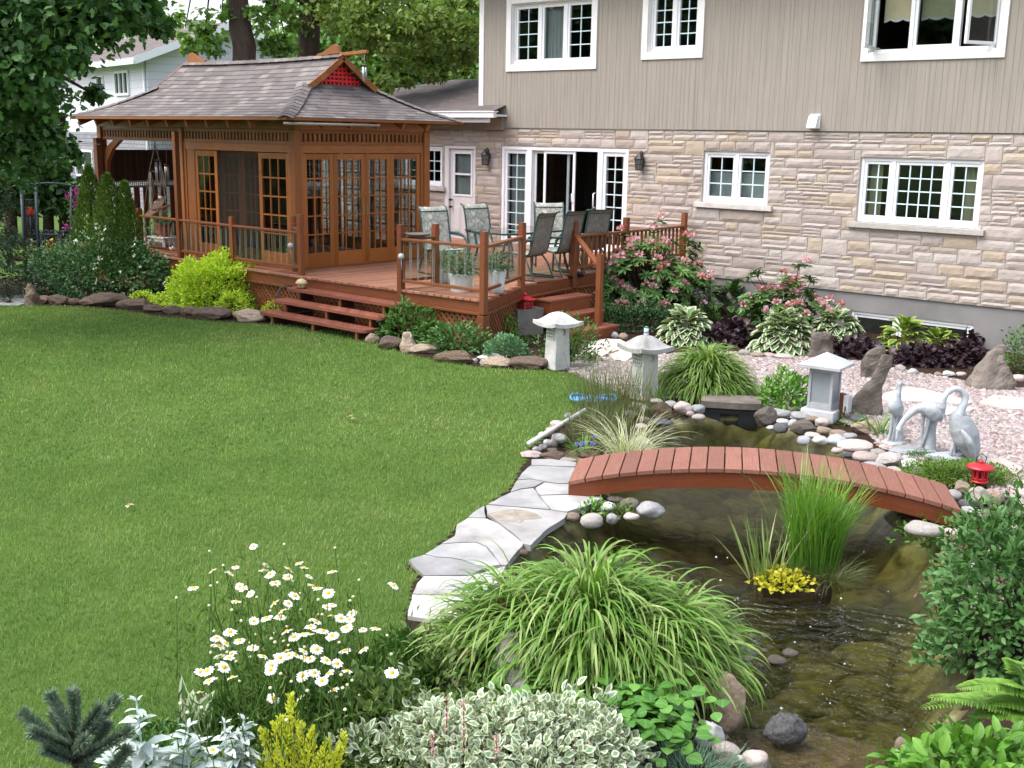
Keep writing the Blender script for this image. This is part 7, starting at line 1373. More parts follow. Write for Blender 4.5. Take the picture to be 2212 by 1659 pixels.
shrub('perennial_plant', 'rounded green perennial at the right end of the front steps', 'perennial', gat(*Z('z6', 480, 1145)), .95, .56, 950, .085, .032, 'mid', .8); shrub('perennial_plant', 'broad green perennial in the middle of the deck bed', 'perennial', gat(*Z('z6', 865, 1230)), 1.0, .42, 800, .085, .034, 'weig', .7, inner=.35); shrub('perennial_plant', 'yellow-green leafy plant between two green perennials by the lattice', 'perennial', gat(*Z('z6', 640, 1150)), .50, .32, 220, .09, .035, 'bright', .4)
shrub('sedum_plant', 'neat dome of pale green sedum behind the flat white rock', 'perennial', gat(*Z('z6', 1215, 1300)), .62, .34, 1100, .048, .036, 'sedum', .5, inner=.75, lump=.06, out=1.1, rand=.35)
t = shrub('pink_flower_plant', 'small plant with magenta flowers before the concrete block', 'flower', gat(*Z('z6', 1330, 1180)), .32, .18, 160, .04, .02, 'mid'); q = np.array([gat(*Z('z6', x, y)) for x, y in ((1300, 1150), (1352, 1110), (1330, 1140))])+[0, 0, .10]; leaves('flower', np.repeat(q, 5, 0), rdir(15, 0, 1), rdir(15), .03, .025, M['purple'], t)
# hostas
def hosta(label, base, w, h, n, L, W_, mat, group=None):
    base = np.array(base, float); t = thing('hosta', label, 'hosta', base, group); u = RNG.random(n)**.75; a = RNG.uniform(0, 2*PI, n); dd = RHv*np.cos(a)[:, None]+FWv*np.sin(a)[:, None]; rad = u*w*.36; P = base+dd*rad[:, None]; P[:, 2] += h*(1-.75*u**1.6)*RNG.uniform(.75, 1.05, n)-.03
    d = dd*(.55+.5*u)[:, None]; d[:, 2] = .75-1.25*u; up = np.array([0, 0, 1.])+dd*.5; leaves('foliage', P, d, up+rdir(n)*.25, L*RNG.uniform(.75, 1.15, n), W_*RNG.uniform(.8, 1.1, n), M[mat], t, TO); stems(t, base, P[RNG.integers(0, n, 24)], .006, M[mat]); return t
HG = 'white-edged hostas'
hosta('white-edged hosta behind the lantern carrying the bottle, leftmost', gat(1480, 738), .95, .46, 200, .23, .135, 'hostav', HG); hosta('largest white-edged hosta, in the middle of the bed', gat(1690, 758), 1.15, .54, 330, .23, .135, 'hostav', HG); hosta('white-edged hosta partly behind the squarish standing stone', gat(1805, 728), .95, .42, 200, .22, .125, 'hostav', HG)
hosta('glossy green hosta with yellowish edges below the basement window', gat(*Z('c4', 930, 410)), .85, .42, 90, .24, .13, 'hostay'); hosta('smaller yellow-edged hosta at the right part of the basement window', gat(*Z('c4', 1150, 405)), .70, .28, 50, .22, .11, 'hostay'); hosta('dark green hosta between the two rhododendrons', gat(*Z('c3', 1245, 600)), 1.15, .55, 130, .24, .15, 'hostad')
def heuchera(label, base, w, h, n): return shrub('heuchera', label, 'heuchera', base, w, h, n, .10, .095, 'heuch', w*.6, group='dark purple heucheras', nst=0, inner=.4, droop=.2)
heuchera('dark purple heuchera between the left and the largest white hosta', gat(*Z('c3', 1255, 830)), .95, .36, 420); heuchera('dark purple heuchera behind the curved standing stone', gat(*Z('c4', 640, 470)), 1.0, .30, 380); heuchera('dark purple heuchera below the yellow-edged hosta', gat(*Z('c4', 1040, 515)), .85, .30, 330); heuchera('dark purple heuchera left of the brown pyramid rock', gat(*Z('c4', 1270, 515)), .95, .36, 400); heuchera('dark purple foliage sprig in front of the basement window corner', gat(*Z('c4', 1330, 420)), .5, .30, 120)
shrub('ground_cover', 'dark glossy ground cover beneath the pink rhododendron by the steps', 'ground cover', gat(*Z('c3', 510, 700)), 1.75, .42, 2200, .06, .024, 'deep', .9, inner=.6); shrub('ground_cover', 'soft bright green ground cover left of the purple heuchera', 'ground cover', gat(*Z('c3', 1060, 640)), .5, .25, 260, .06, .035, 'mid', .4)
# rhododendrons
def rhodo(label, base, w, h, nros, ncl, depth, lean=0., seed=1):
    base = np.array(base, float); t = thing('rhododendron', label, 'rhododendron', base, 'pink rhododendrons'); P, d = dome(nros, w/2, depth/2, h, .62, .35, 2.2, .02, seed=seed); P = P+base; P[:, 2] = np.maximum(P[:, 2], base[2]+.12); parts = []
    for p, q in zip(P, d):
        q = q+np.array([0, 0, .5]); q /= np.linalg.norm(q); m = 11; a = np.arange(m)*2.4+RNG.uniform(0, 6); x = np.cross(q, [.3, .2, 1.]); x /= np.linalg.norm(x); y = np.cross(q, x); dr = x*np.cos(a)[:, None]+y*np.sin(a)[:, None]+q*RNG.uniform(-.25, .55, (m, 1)); parts.append(leaves('', np.repeat(p[None], m, 0)-q*.02, dr, np.repeat(q[None], m, 0), RNG.uniform(.11, .18, m), .05, None, None, TO, rep=True))
    merge('foliage', parts, M['rhleaf'], t); stems(t, base, P[::2]-d[::2]*.05, .016, M['bark'])
    vis = np.argsort(-(d[:, 2]*.8-(d@FWv)*.7+RNG.normal(0, .25, len(d))))[:ncl]
    for i in vis:
        m = 26; fd = rdir(m, -.3, 1.); c = P[i]+d[i]*.05+np.array([0, 0, .04]); tone = np.clip(RNG.normal(random.choice((.35, .7, .85)), .22, m), 0, 1); leaves('flower_cluster', c+fd*.035, fd+rdir(m)*.4, rdir(m), RNG.uniform(.045, .07, m), .038, M['rhflower'], t, TO, rnd=tone)
    return t
rhodo('large rhododendron with pink flower clusters beside the side steps', gat(1385, 668), 2.45, 1.30, 300, 72, 1.2, seed=3.); rhodo('open leggy rhododendron with pinkish flowers against the stone wall', (float(onY(1705, 650, 17.75)[0]), 17.75, gz(-9, 17.75)), 1.85, 1.12, 110, 40, .7, seed=8.)
shrub('green_bush', 'green shrub at the right photo edge beside the brown pyramid rock', 'shrub', gat(*Z('c4', 1660, 570)), .75, .75, 700, .055, .03, 'mid', .6)
# bed on the left
shrub('yellow_shrub', 'big bright yellow-green shrub in front of the gazebo railing', 'shrub', gat(*Z('Z5', 1690, 420)), 1.65, .90, 9500, .058, .032, 'yellow', 1.3, inner=.62, ls=3.6, lump=.2, out=.9); YG = 'small yellow shrubs in the left bed'
shrub('yellow_shrub', 'small yellow-green shrub in front of the big yellow one', 'shrub', gat(*Z('Z5', 1830, 468)), .66, .34, 620, .045, .022, 'yellow', .5, group=YG, inner=.6); shrub('yellow_shrub', 'low yellow-green creeper left of the driftwood stump', 'shrub', gat(*Z('Z5', 1130, 385)), .55, .16, 420, .04, .022, 'yellow', .4, group=YG, inner=.5); shrub('yellow_shrub', 'low yellow-green creeper below the driftwood stump', 'shrub', gat(*Z('Z5', 1330, 410)), .70, .20, 560, .04, .022, 'yellow', .4, group=YG, inner=.5); shrub('yellow_shrub', 'tiny yellow plant at the left end of the front steps', 'shrub', gat(*Z('Z5', 2125, 480)), .34, .16, 200, .04, .022, 'yellow', .3, group=YG, inner=.5)
shrub('perennial_plant', 'small blue-green plant between the yellow shrub and the steps', 'perennial', gat(*Z('Z5', 2040, 440)), .40, .38, 220, .05, .022, 'mid', .4)
t = shrub('white_flower_shrub', 'large dark green shrub dotted with small white flowers', 'shrub', gat(*Z('Z5', 900, 330)), 2.7, 1.12, 6500, .07, .032, 'deep2', 1.5, inner=.6, lump=.3, nst=14); q, d_ = dome(60, 1.36, .76, 1.14, .97, .3, 2.4, .1); q += np.array(root_of(t).location); [leaves('flower', np.repeat(p[None], 4, 0)+RNG.normal(0, .012, (4, 3)), rdir(4, 0, 1), rdir(4), .05, .042, M['whitefl'], t) for p in q]
t = shrub('perennial_plant', 'leafy mid green plant left of the white-flowered shrub by the gate', 'perennial', gat(*Z('Z5', 480, 270)), 1.5, .85, 2200, .07, .034, 'deep2', .8, lump=.3)
t = shrub('pink_flower_plant', 'low plant with pale pink flowers at the left end of the bed', 'flower', gat(*Z('Z5', 430, 335)), .85, .14, 200, .05, .025, 'mid', .3); q = np.array([gat(*Z('Z5', x, y)) for x, y in ((455, 285), (345, 345), (375, 348), (490, 315), (310, 335), (600, 352), (520, 300))])+[0, 0, .10]; leaves('flower', np.repeat(q, 6, 0)+RNG.normal(0, .015, (42, 3)), rdir(42, 0, 1), rdir(42), .045, .04, M['pinkfl'], t)
for x, y in ((1395, 412), (1345, 435), (1460, 440), (1550, 445), (1120, 250)): p = gat(*Z('Z5', x, y)); n = 8; o = leaves('white_blossom', np.repeat(p[None], n, 0)+RNG.normal(0, .012, (n, 3))+[0, 0, .04], rdir(n, 0, 1), rdir(n), .035, .03, M['whitefl']); tag(o, 'tiny white blossom in the soil around the yellow shrubs', 'flower', 'white blossoms around the yellow shrubs')
def cone(name, label, base, w, h, n, L, W_, mat, group=None, two=False):
    base = np.array(base, float); t = thing(name, label, 'conifer', base, group); v = RNG.random(n)**1.25; a = RNG.uniform(0, 2*PI, n); dd = RHv*np.cos(a)[:, None]+FWv*np.sin(a)[:, None]; r = w/2*(1-v)**.72*(.72+.3*RNG.random(n))*(1+.22*nz3(np.column_stack([dd[:, 0]*1.5, dd[:, 1]*1.5, v*5]), 1.6, 3)); P = base+dd*r[:, None]; P[:, 2] += v*h+.03
    if two: P = np.concatenate([P, base+(P-base)*np.array([.72, .72, .93])+RHv*w*.30]); dd = np.concatenate([dd, dd]); n *= 2
    d = dd*.55+rdir(n)*.45; d[:, 2] += .85; leaves('foliage', P, d, dd+rdir(n)*.6, L*RNG.uniform(.6, 1.2, n), W_, M[mat], t, TD); g = MB(); g.tube([base, base+[0, 0, h*.9]], [.05, .01], 8); g.build('trunk', M['bark'], t); return t
cone('conifer', 'slim pointed green conifer left of its twin by the gazebo fence', at(205, 590)*.92+np.array([0, 0, .236]), .95, 2.0, 3600, .085, .03, 'thuja', 'pointed green conifers')
cone('conifer', 'twin-topped green conifer in front of the hanging chair bay', at(243, 596)*.90+np.array([0, 0, .295]), 1.05, 1.80, 2800, .085, .03, 'thuja', 'pointed green conifers', two=True)
# far-left spruce: drooping sprays
b = np.array(at(-35, 640)); b[2] = 0; t = thing('spruce_tree', 'dense drooping spruce at the left edge beside the metal gate', 'spruce', b); P = []; D = []
for k in range(190):
    v = random.random()**1.1; a = random.uniform(0, 2*PI); dd = np.array([math.cos(a), math.sin(a), 0]); R_ = (1.15*(1-v)**.7+.12)*random.uniform(.8, 1.1); n = 46; s = RNG.random(n)**.6; p = b+dd*(R_*s)[:, None]; p[:, 2] += v*2.6+.15-.22*s*s+.06*np.sin(s*9); P.append(p+RNG.normal(0, .035, (n, 3))); D.append(dd*.8+rdir(n)*.7)
P = np.concatenate(P); D = np.concatenate(D); P[:, 2] = np.maximum(P[:, 2], .03); D[:, 2] -= .25; leaves('foliage', P, D, rdir(len(P))*.5+[0, 0, 1], .10, .028, M['spruce'], t, TD); g = MB(); g.tube([b, b+[0, 0, 2.6]], [.08, .02], 8); g.build('trunk', M['bark'], t)
# ------------------------------------------------------------------ foreground bed
DF = [(1625, 85), (1365, 240), (1510, 218), (1478, 258), (1705, 205), (1688, 238), (1732, 265), (1850, 232), (1918, 192), (1950, 222), (1980, 278), (2130, 248), (1845, 280), (1855, 300), (1765, 320), (1238, 352), (1535, 340), (1562, 360), (1605, 388), (2005, 340), (2040, 355), (2105, 385), (1888, 402), (1515, 438), (1760, 450), (1848, 450), (1808, 500), (1795, 540), (1710, 545), (1628, 562), (2095, 475), (2120, 530), (2185, 545), (2130, 460), (1990, 600), (2025, 565), (1840, 630), (1945, 648), (1885, 665), (1980, 650), (2035, 628), (2070, 628), (2130, 660), (1475, 635), (1388, 675), (1405, 725), (1445, 705), (1535, 690), (1620, 735), (1685, 790), (1485, 775), (1470, 800), (1410, 790), (1435, 858), (1285, 890), (1330, 885), (1340, 945), (1490, 925), (1280, 1020), (1838, 755), (1850, 785), (1890, 780), (1945, 758), (1950, 800), (1985, 808), (2030, 745), (1795, 798), (1740, 848), (1735, 880), (1940, 915), (2015, 895), (2110, 900), (2062, 948), (2140, 1005), (1750, 1060), (1925, 1055), (2160, 835), (2090, 815), (1360, 1390)]
DF = [Z('a1', *q) for q in DF]+[Z('a2', *q) for q in ((510, 335), (245, 513), (230, 555), (212, 608), (395, 612), (320, 748), (200, 755), (315, 620), (500, 895), (215, 885))]
db = gat(640, 1500); dz_ = thing('daisy_clump', 'tall clump of white daisies with yellow centres beside the lawn', 'daisies', db)
pm = MB(); NPt = 15
for k in range(NPt):
    a = 2*PI*k/NPt+random.uniform(-.06, .06); d = Vector((math.cos(a), math.sin(a), 0)); s = Vector((-d.y, d.x, 0)); l = random.uniform(.027, .031); z1 = random.uniform(-.006, .004); pm.add([d*.006-s*.0025, d*.006+s*.0025, d*l*.6+s*.0058+Vector((0, 0, .003)), d*l+s*.003+Vector((0, 0, z1)), d*l-s*.003+Vector((0, 0, z1)), d*l*.6-s*.0058+Vector((0, 0, .003))], [(0, 1, 2, 3, 4, 5)])
f0 = pm.build('flower', M['petal'], dz_, local=True); cm = MB(); cm.lathe([(.0095, .001), (.0092, .005), (.006, .0085), (.002, .0095)], (0, 0, 0), 12); c0_ = cm.build('flower_centre', M['yolk'], f0, local=True)
sm = MB(); first = True; bud = []
for i, (px, py) in enumerate(DF):
    gy_ = 1290+(py-1180)*.75; h = min(.62, max(.22, random.gauss(.50, .07))); h = .30 if py > 1490 else h; p = at(px, py, h)
    if first: o = f0; first = False
    else: o = copy_tree(f0, dz_)
    o.location = Vector(p)-Vector(db); sc_ = random.uniform(.85, 1.2); o.scale = (sc_,)*3; o.rotation_euler = (random.gauss(.15, .28), random.gauss(0, .3), random.uniform(0, 6))
    ft = Vector(p)+Vector((random.gauss(.05, .10), random.gauss(-.06, .10), -h)); m = Vector(p).lerp(ft, .5)+Vector((random.gauss(0, .03), random.gauss(0, .03), 0)); sm.tube([ft, m, Vector(p)-Vector((0, 0, .002))], [.0035, .003, .0022], 5, cap=False)
for i in range(75):
    px, py = random.choice(DF); px += random.gauss(0, 45); py += random.gauss(20, 45); p = at(px, py, random.uniform(.25, .5)); ft = Vector(p)*1.; ft.z = 0; sm.tube([ft+Vector((random.gauss(0, .05), random.gauss(0, .05), 0)), p], [.003, .002], 5, cap=False); bud.append(p)
sm.build('stem', M['mid'], dz_); bm_ = MB(); bm_.lathe([(.002, -.006), (.008, -.002), (.009, .003), (.005, .008), (.001, .009)], (0, 0, 0), 8); o = bm_.build('bud', m_plain('bud_cream', (.62, .62, .40), .7), dz_, local=True)
for i, p in enumerate(bud): o = o if i == 0 else copy_tree(o, dz_); o.location = Vector(p)-Vector(db)
n = 2600; P = np.array([at(px+random.gauss(0, 55), py+random.uniform(15, 190), random.uniform(.05, .36)) for px, py in [random.choice(DF) for _ in range(n)]]); P[:, 2] = np.maximum(P[:, 2], .02); d = rdir(n); d[:, 2] = np.abs(d[:, 2])+.5; leaves('foliage', P, d, rdir(n), RNG.uniform(.03, .075, n), RNG.uniform(.006, .014, n), M['olive'], dz_, TD)
# low mixed greenery filling the bed
def undergrowth(label, pts, n, h, mat, L, W_, nm='undergrowth'):
    Pp = [tuple(gat(*p)[:2]) for p in pts]; q = scatter(Pp, n); k = len(q); z = h*RNG.random(k)**.8*(.6+.5*nz3(np.column_stack([q*4, np.zeros(k)]), 1.)); d = rdir(k); d[:, 2] = np.abs(d[:, 2])*.8+.25; o = leaves(nm, np.column_stack([q, np.maximum(z, .01)]), d, rdir(k)*.6+[0, 0, 1], L*RNG.uniform(.6, 1.3, k), W_*RNG.uniform(.7, 1.2, k), M[mat]); return tag(o, label, 'undergrowth', kind='stuff')
undergrowth('low mixed green undergrowth around the daisies and log', [(480, 1560), (640, 1510), (860, 1440), (1000, 1470), (1120, 1560), (1150, 1660), (900, 1720), (500, 1760)], 9000, .16, 'olive', .055, .022); undergrowth('low leafy greenery around the silvery plants at the bottom edge', [(250, 1600), (470, 1545), (620, 1560), (760, 1640), (760, 1800), (100, 1800)], 6000, .12, 'mid', .06, .02); undergrowth('fine weedy grass tufts at the foot of the daisies', [(420, 1580), (700, 1490), (880, 1400), (960, 1500), (700, 1650)], 6000, .22, 'mid', .085, .006, 'weed_tufts')
# blue spruce, bottom left
b = np.array(at(175, 1790)); t = thing('dwarf_spruce', 'young blue-green spruce in the bottom left corner', 'spruce', b); hS = hz(b, 1490); g = MB(); br_ = [((0, 0, .0), (0.0, 0.02, hS*.97))]; U = mpp(at(150, 1600, .3))
for (dx, dy, z0, z1) in ((-.22, .03, .24, .36), (.24, -.02, .22, .33), (-.12, -.12, .26, .36), (.14, .12, .26, .38), (-.30, .05, .08, .14), (.36, -.02, .04, .12), (-.10, .03, .30, .42), (.12, -.02, .28, .40), (-.16, -.06, .10, .20), (.20, .05, .06, .24), (.26, -.05, .04, .10), (-.2, .08, .02, .1), (.08, -.1, .25, .33), (-.08, -.1, .22, .3), (.1, .1, .15, .30), (-.12, .1, .2, .33), (-.30, 0, .0, .06), (.16, .0, .12, .18)): br_.append(((0, 0, z0*hS/.45), (dx, dy, z1*hS/.45)))
P = []; D = []
for a, c in br_:
    a = b+RHv*a[0]+FWv*a[1]+np.array([0, 0, a[2]]); c = b+RHv*c[0]+FWv*c[1]+np.array([0, 0, c[2]]); g.tube([a, (a+c)/2+[0, 0, -.01], c], [.014, .009, .005], 6); L = np.linalg.norm(c-a); n = int(2600*L)+420; s = RNG.random(n)**.8; s = np.where(s < .12, 1-s, s); p = a+(c-a)*s[:, None]; ax = (c-a)/L; q = rdir(n); q = q-ax*(q@ax)[:, None]*.7+ax*.75; P.append(p); D.append(q)
P = np.concatenate(P); D = np.concatenate(D); leaves('foliage', P, D, rdir(len(P)), RNG.uniform(.030, .048, len(P)), .0042, M['bluespr'], t, TD); g.build('branch', M['bark'], t)
# lamb's ear
b = np.array(at(420, 1760)); t = thing('silver_lambs_ear', "silvery woolly lamb's ear with upright leafy spikes at the bottom", 'perennial', b); g = MB(); P, D, L_, W__ = [], [], [], []
for (x, y, h, sz) in ((875, 1085, .46, 1.), (1205, 1250, .36, 1.15), (1440, 1225, .36, .9), (1565, 1200, .36, .9), (860, 1440, .2, 1.2), (1100, 1450, .22, 1.2), (1330, 1440, .2, 1.1), (720, 1410, .22, 1.), (1560, 1420, .2, 1.1), (980, 1410, .15, 1.2)):
    tp = np.array(at(*Z('a1', x, y), h)); ft = tp.copy(); ft[2] = 0; ft += np.array([random.gauss(0, .03), random.gauss(-.03, .03), 0]); g.tube([ft, (tp+ft)/2, tp], [.007, .006, .005], 6)
    for k in range(9 if h > .3 else 6):
        f = 1-(k/9)*.62; q = ft+(tp-ft)*f; s = (.35+.75*(1-f)*1.9)*sz
        for j in range(3 if k else 5): a = random.uniform(0, 6.28); P.append(q); D.append((math.cos(a), math.sin(a), random.uniform(-.25, .55) if k else .9)); L_.append(.125*s*random.uniform(.8, 1.25)); W__.append(.052*s*random.uniform(.8, 1.2))
P, D = np.array(P), np.array(D); leaves('foliage', P, D, np.array([0, 0, 1.])+rdir(len(P))*.3, np.array(L_), np.array(W__), M['silver'], t, TO); g.build('stem', M['silver'], t)
b = np.array(at(430, 1700)); t = thing('hosta', "upright pointed green hosta behind the silvery lamb's ear", 'hosta', b); n = 26; a = RNG.uniform(0, 2*PI, n); D = np.stack([np.cos(a)*.4, np.sin(a)*.4, RNG.uniform(.7, 1.2, n)], 1); c = np.array(at(*Z('a1', 1270, 1260), .12)); leaves('foliage', c+RNG.normal(0, .03, (n, 3)), D, rdir(n)*.3+np.array([.4, -.8, .4]), RNG.uniform(.12, .20, n), .055, M['hostav'], t, TO)
# golden cypress
b = np.array(at(660, 1760)); t = thing('golden_cypress', 'bright yellow feathery cypress at the bottom between silver and variegated plants', 'conifer', b); P, D = [], []; g = MB()
for (x, y, h) in ((1860, 1040, .46), (1800, 1180, .40), (1760, 1220, .38), (1930, 1230, .36), (2000, 1260, .36), (1680, 1260, .33), (1850, 1300, .32), (2100, 1330, .34), (2180, 1380, .30), (1720, 1380, .24), (1950, 1380, .26), (2050, 1420, .24), (1660, 1450, .18), (1850, 1460, .2), (2000, 1490, .16), (2210, 1290, .33), (1740, 1500, .12), (2150, 1490, .18)):
    tp = np.array(at(*Z('a1', x, y), h)); a = np.array([b[0], b[1], max(0, h-.30)])*.45+np.array([tp[0], tp[1], max(.0, h-.2)])*.55; g.tube([a, tp], [.006, .002], 5); n = 230; s = RNG.random(n)**.8; q = a+(tp-a)*s[:, None]; dd = rdir(n); P.append(q+dd*(.012+.045*(1-s))[:, None]*RNG.random((n, 1))); D.append(dd*.6+(tp-a)/np.linalg.norm(tp-a)*.9)
P = np.concatenate(P); D = np.concatenate(D); leaves('foliage', P, D, rdir(len(P)), RNG.uniform(.016, .028, len(P)), .011, M['gold'], t, TD); g.build('branch', M['bark'], t)
# variegated euonymus
b = gat(1110, 1668); t = thing('variegated_euonymus', 'low spreading bush of green leaves with creamy white edges, bottom centre', 'shrub', b); PP, DD = [], []
for (x, y, w, h, n) in ((1250, 1330, .62, .26, 900), (850, 1330, .50, .24, 600), (1600, 1330, .50, .24, 700), (1850, 1420, .40, .20, 420), (1050, 1420, .6, .2, 700), (1500, 1440, .7, .2, 800), (700, 1440, .45, .15, 380), (580, 1330, .22, .17, 110), (1620, 1210, .15, .24, 60), (1820, 1200, .15, .24, 60), (330, 1400, .3, .16, 160), (590, 1080, .16, .26, 50)):
    c = np.array(at(*Z('a2', x, y), h*.5)); P, d = dome(n, w/2, w*.36, h*.75, .55, .3, 3, -.5); PP.append(P+c); DD.append(d)
P = np.concatenate(PP); P[:, 2] = np.maximum(P[:, 2], .02); d = np.concatenate(DD); n = len(P); dr = d*.8+rdir(n)*.7; dr[:, 2] += .25; leaves('foliage', P, dr, d+rdir(n)*.5+[0, 0, .4], RNG.uniform(.040, .068, n), RNG.uniform(.026, .040, n), M['euon'], t, TO); stems(t, b, P[RNG.integers(0, n, 26)], .005, M['olive'])
for i, (x, y0, y1) in enumerate(((850, 1050, 1390), (960, 1060, 1490), (760, 1290, 1470), (1170, 1290, 1500))):
    tp = np.array(at(*Z('a2', x, y0), .55 if i < 2 else .4)); ft = np.array(at(*Z('a2', x+5, y1), .08)); o = thing('flower_spike', ('thin pink flower spike, %s above the variegated bush' % ('left of the two tall ones', 'right of the two tall ones', 'short one at far left', 'short one at right')[i]), 'flower', ft, 'pink flower spikes'); g = MB(); g.tube([ft, tp], [.003, .0015], 5); g.build('stem', M['logbark'], o); n = 44; s = RNG.random(n)*.75+.25; q = ft+(tp-ft)*s[:, None]; d = rdir(n); leaves('flower', q, d, rdir(n), .012, .011, M['pinkfl'], o, TO)
# broad-leaved plants
def broad(label, pts, n, h, L): 
    b = gat(*pts[0]); t = thing('broadleaf_plant', label, 'perennial', b); P = []
    for (x, y) in pts: P.append(np.array(gat(x, y))[None]+np.column_stack([RNG.normal(0, .12, (n, 2)), h*RNG.uniform(.35, 1.05, n)]))
    P = np.concatenate(P); k = len(P); a = RNG.uniform(0, 2*PI, k); d = np.stack([np.cos(a), np.sin(a), RNG.uniform(-.45, .2, k)], 1); leaves('foliage', P, d, np.array([0, 0, 1.])+rdir(k)*.35, L*RNG.uniform(.7, 1.2, k), L*RNG.uniform(.75, 1.15, k), M['broad'], t, TO); stems(t, b, P[::6], .004, M['broad']); return t
broad('glossy round-leaved plant between the grass mound and pond outlet stones', [Z('a3', 100, 1230), Z('a3', 180, 1300), Z('a3', 60, 1330), Z('a3', 30, 1230), Z('a3', 210, 1390), Z('a3', 110, 1420)], 42, .22, .075); broad('round-leaved green plant under the middle of the arching grass', [Z('a2', 1400, 1120), Z('a2', 1430, 1170), Z('a2', 1380, 1080)], 26, .16, .07)
shrub('perennial_plant', 'olive green leafy perennial between the daisies and the variegated bush', 'perennial', gat(*Z('a2', 420, 1290)), .62, .34, 520, .07, .035, 'olive', .5, inner=.3); shrub('perennial_plant', 'thin stemmed reddish green plant before the brown log', 'perennial', gat(*Z('a2', 800, 1010)), .55, .40, 220, .055, .026, 'olive', .4, inner=.1)
grassclump('blue_grass', 'fine blue-green grass tuft at the bottom next to the pink cobbles', 'ornamental grass', gat(1500, 1670), 420, .22, .10, (.10, .20), .003, 'fescue', (40, 90), (.3, 1.2), 5)
# right-hand shrubs
t = shrub('flowering_shrub', 'big dense green shrub with small dusky buds at the right edge', 'shrub', gat(2195, 1420), 1.06, .98, 5200, .062, .028, 'weig', .95, inner=.55, lump=.28, nst=14)
q, d_ = dome(90, .5, .48, 1.02, 1.0, .28, 2.4, .1); q += np.array(t.location); M['dusk'] = m_leaf('dusk', [(.20, .10, .10), (.32, .18, .18)], trans=.2); [leaves('bud_cluster', np.repeat(p[None], 6, 0)+RNG.normal(0, .010, (6, 3)), rdir(6, -.2, 1), rdir(6), .018, .010, M['dusk'], t) for p in q]
shrub('flowering_shrub', 'lower left part of hedge-like green shrub beyond the big right shrub', 'shrub', gat(2150, 1265), .9, .55, 1300, .055, .026, 'mid', .6, inner=.5)
b = gat(2190, 1560); t = thing('fern', 'bright yellow-green fern fronds at the right edge above the bottom bush', 'fern', b); P, D, L_ = [], [], []; g = MB()
for (x0, y0, h0, x1, y1, h1) in ((2212, 1090, .30, 1640, 1150, .36), (2200, 1180, .28, 1680, 1090, .40), (2212, 1050, .40, 1840, 1040, .46), (2240, 1000, .40, 2130, 880, .62), (2260, 1100, .3, 2080, 1010, .5), (2260, 1150, .3, 2000, 1130, .36), (2260, 1200, .3, 1900, 1190, .28)):
    a, c = np.array(at(*Z('a3', x0, y0), h0)), np.array(at(*Z('a3', x1, y1), h1)); m = (a+c)/2+np.array([0, 0, .05]); k = 34
    for j in range(k):
        s = j/(k-1); q = a*(1-s)**2+2*m*s*(1-s)+c*s*s; tn = (m-a)*(1-s)+(c-m)*s; tn = tn/np.linalg.norm(tn); sd_ = np.cross(tn, [0, 0, 1.]); sd_ /= np.linalg.norm(sd_)
        for e in (-1, 1): P.append(q); D.append(sd_*e+tn*.45); L_.append((.10*(1-s)**.6+.012)*random.uniform(.85, 1.1))
    g.tube([a, m*.5+(a+c)/4, c], [.004, .003, .0015], 5)
P, D, L_ = np.array(P), np.array(D), np.array(L_); leaves('frond', P, D, np.array([0, 0, 1.])+rdir(len(P))*.15, L_, L_*.28, M['fern'], t, TO); g.build('stem', M['fern'], t)
shrub('leafy_bush', 'fresh green serrated-leaf bush in the bottom right corner', 'shrub', at(2100, 1740), .95, .33, 900, .085, .046, 'bright', .7, inner=.5)
# ------------------------------------------------------------------ trees and the far side
ML('maple', [(.04, .10, .03), (.065, .15, .045), (.105, .22, .065)], trans=.25, rough=.5); ML('locust', [(.14, .23, .045), (.21, .30, .07), (.30, .38, .11)], trans=.35); ML('wood1', [(.06, .15, .03), (.095, .20, .04), (.15, .27, .06)], trans=.3); ML('wood2', [(.09, .19, .04), (.13, .25, .055), (.19, .32, .08)], trans=.35); ML('hedge', [(.03, .07, .022), (.045, .095, .03), (.07, .13, .042)], trans=.15)
def crown(name, blobs, leafL, mat, t, per=420, flat=.8, aspect=.95):
    P, D = [], []
    for (c, r, k) in blobs:
        c = np.array(c); nc = max(6, int(26*k)); cd = rdir(nc, -.7, 1.); cr = (.35+.65*RNG.random(nc)**.5)*r; cc = c+cd*cr[:, None]*np.array([1, 1, flat])
        for q in cc: n = max(12, int(per*k/nc*3.)); s = r*RNG.uniform(.12, .26); p = q+RNG.normal(0, s, (n, 3))*np.array([1, 1, .55]); P.append(p); d = rdir(n); d[:, 2] -= .35; D.append(d)
    P, D = np.concatenate(P), np.concatenate(D); n = len(P); leaves(name, P, D, rdir(n)*.7+[0, 0, 1.], leafL*RNG.uniform(.6, 1.2, n), leafL*aspect*RNG.uniform(.7, 1.1, n), M[mat], t, TM if leafL < .18 else TD)
def limbs(t, paths, name='trunk'):
    g = MB()
    for pts, rad in paths: g.tube(pts, rad, 12)
    return g.build(name, M['bark'], t)
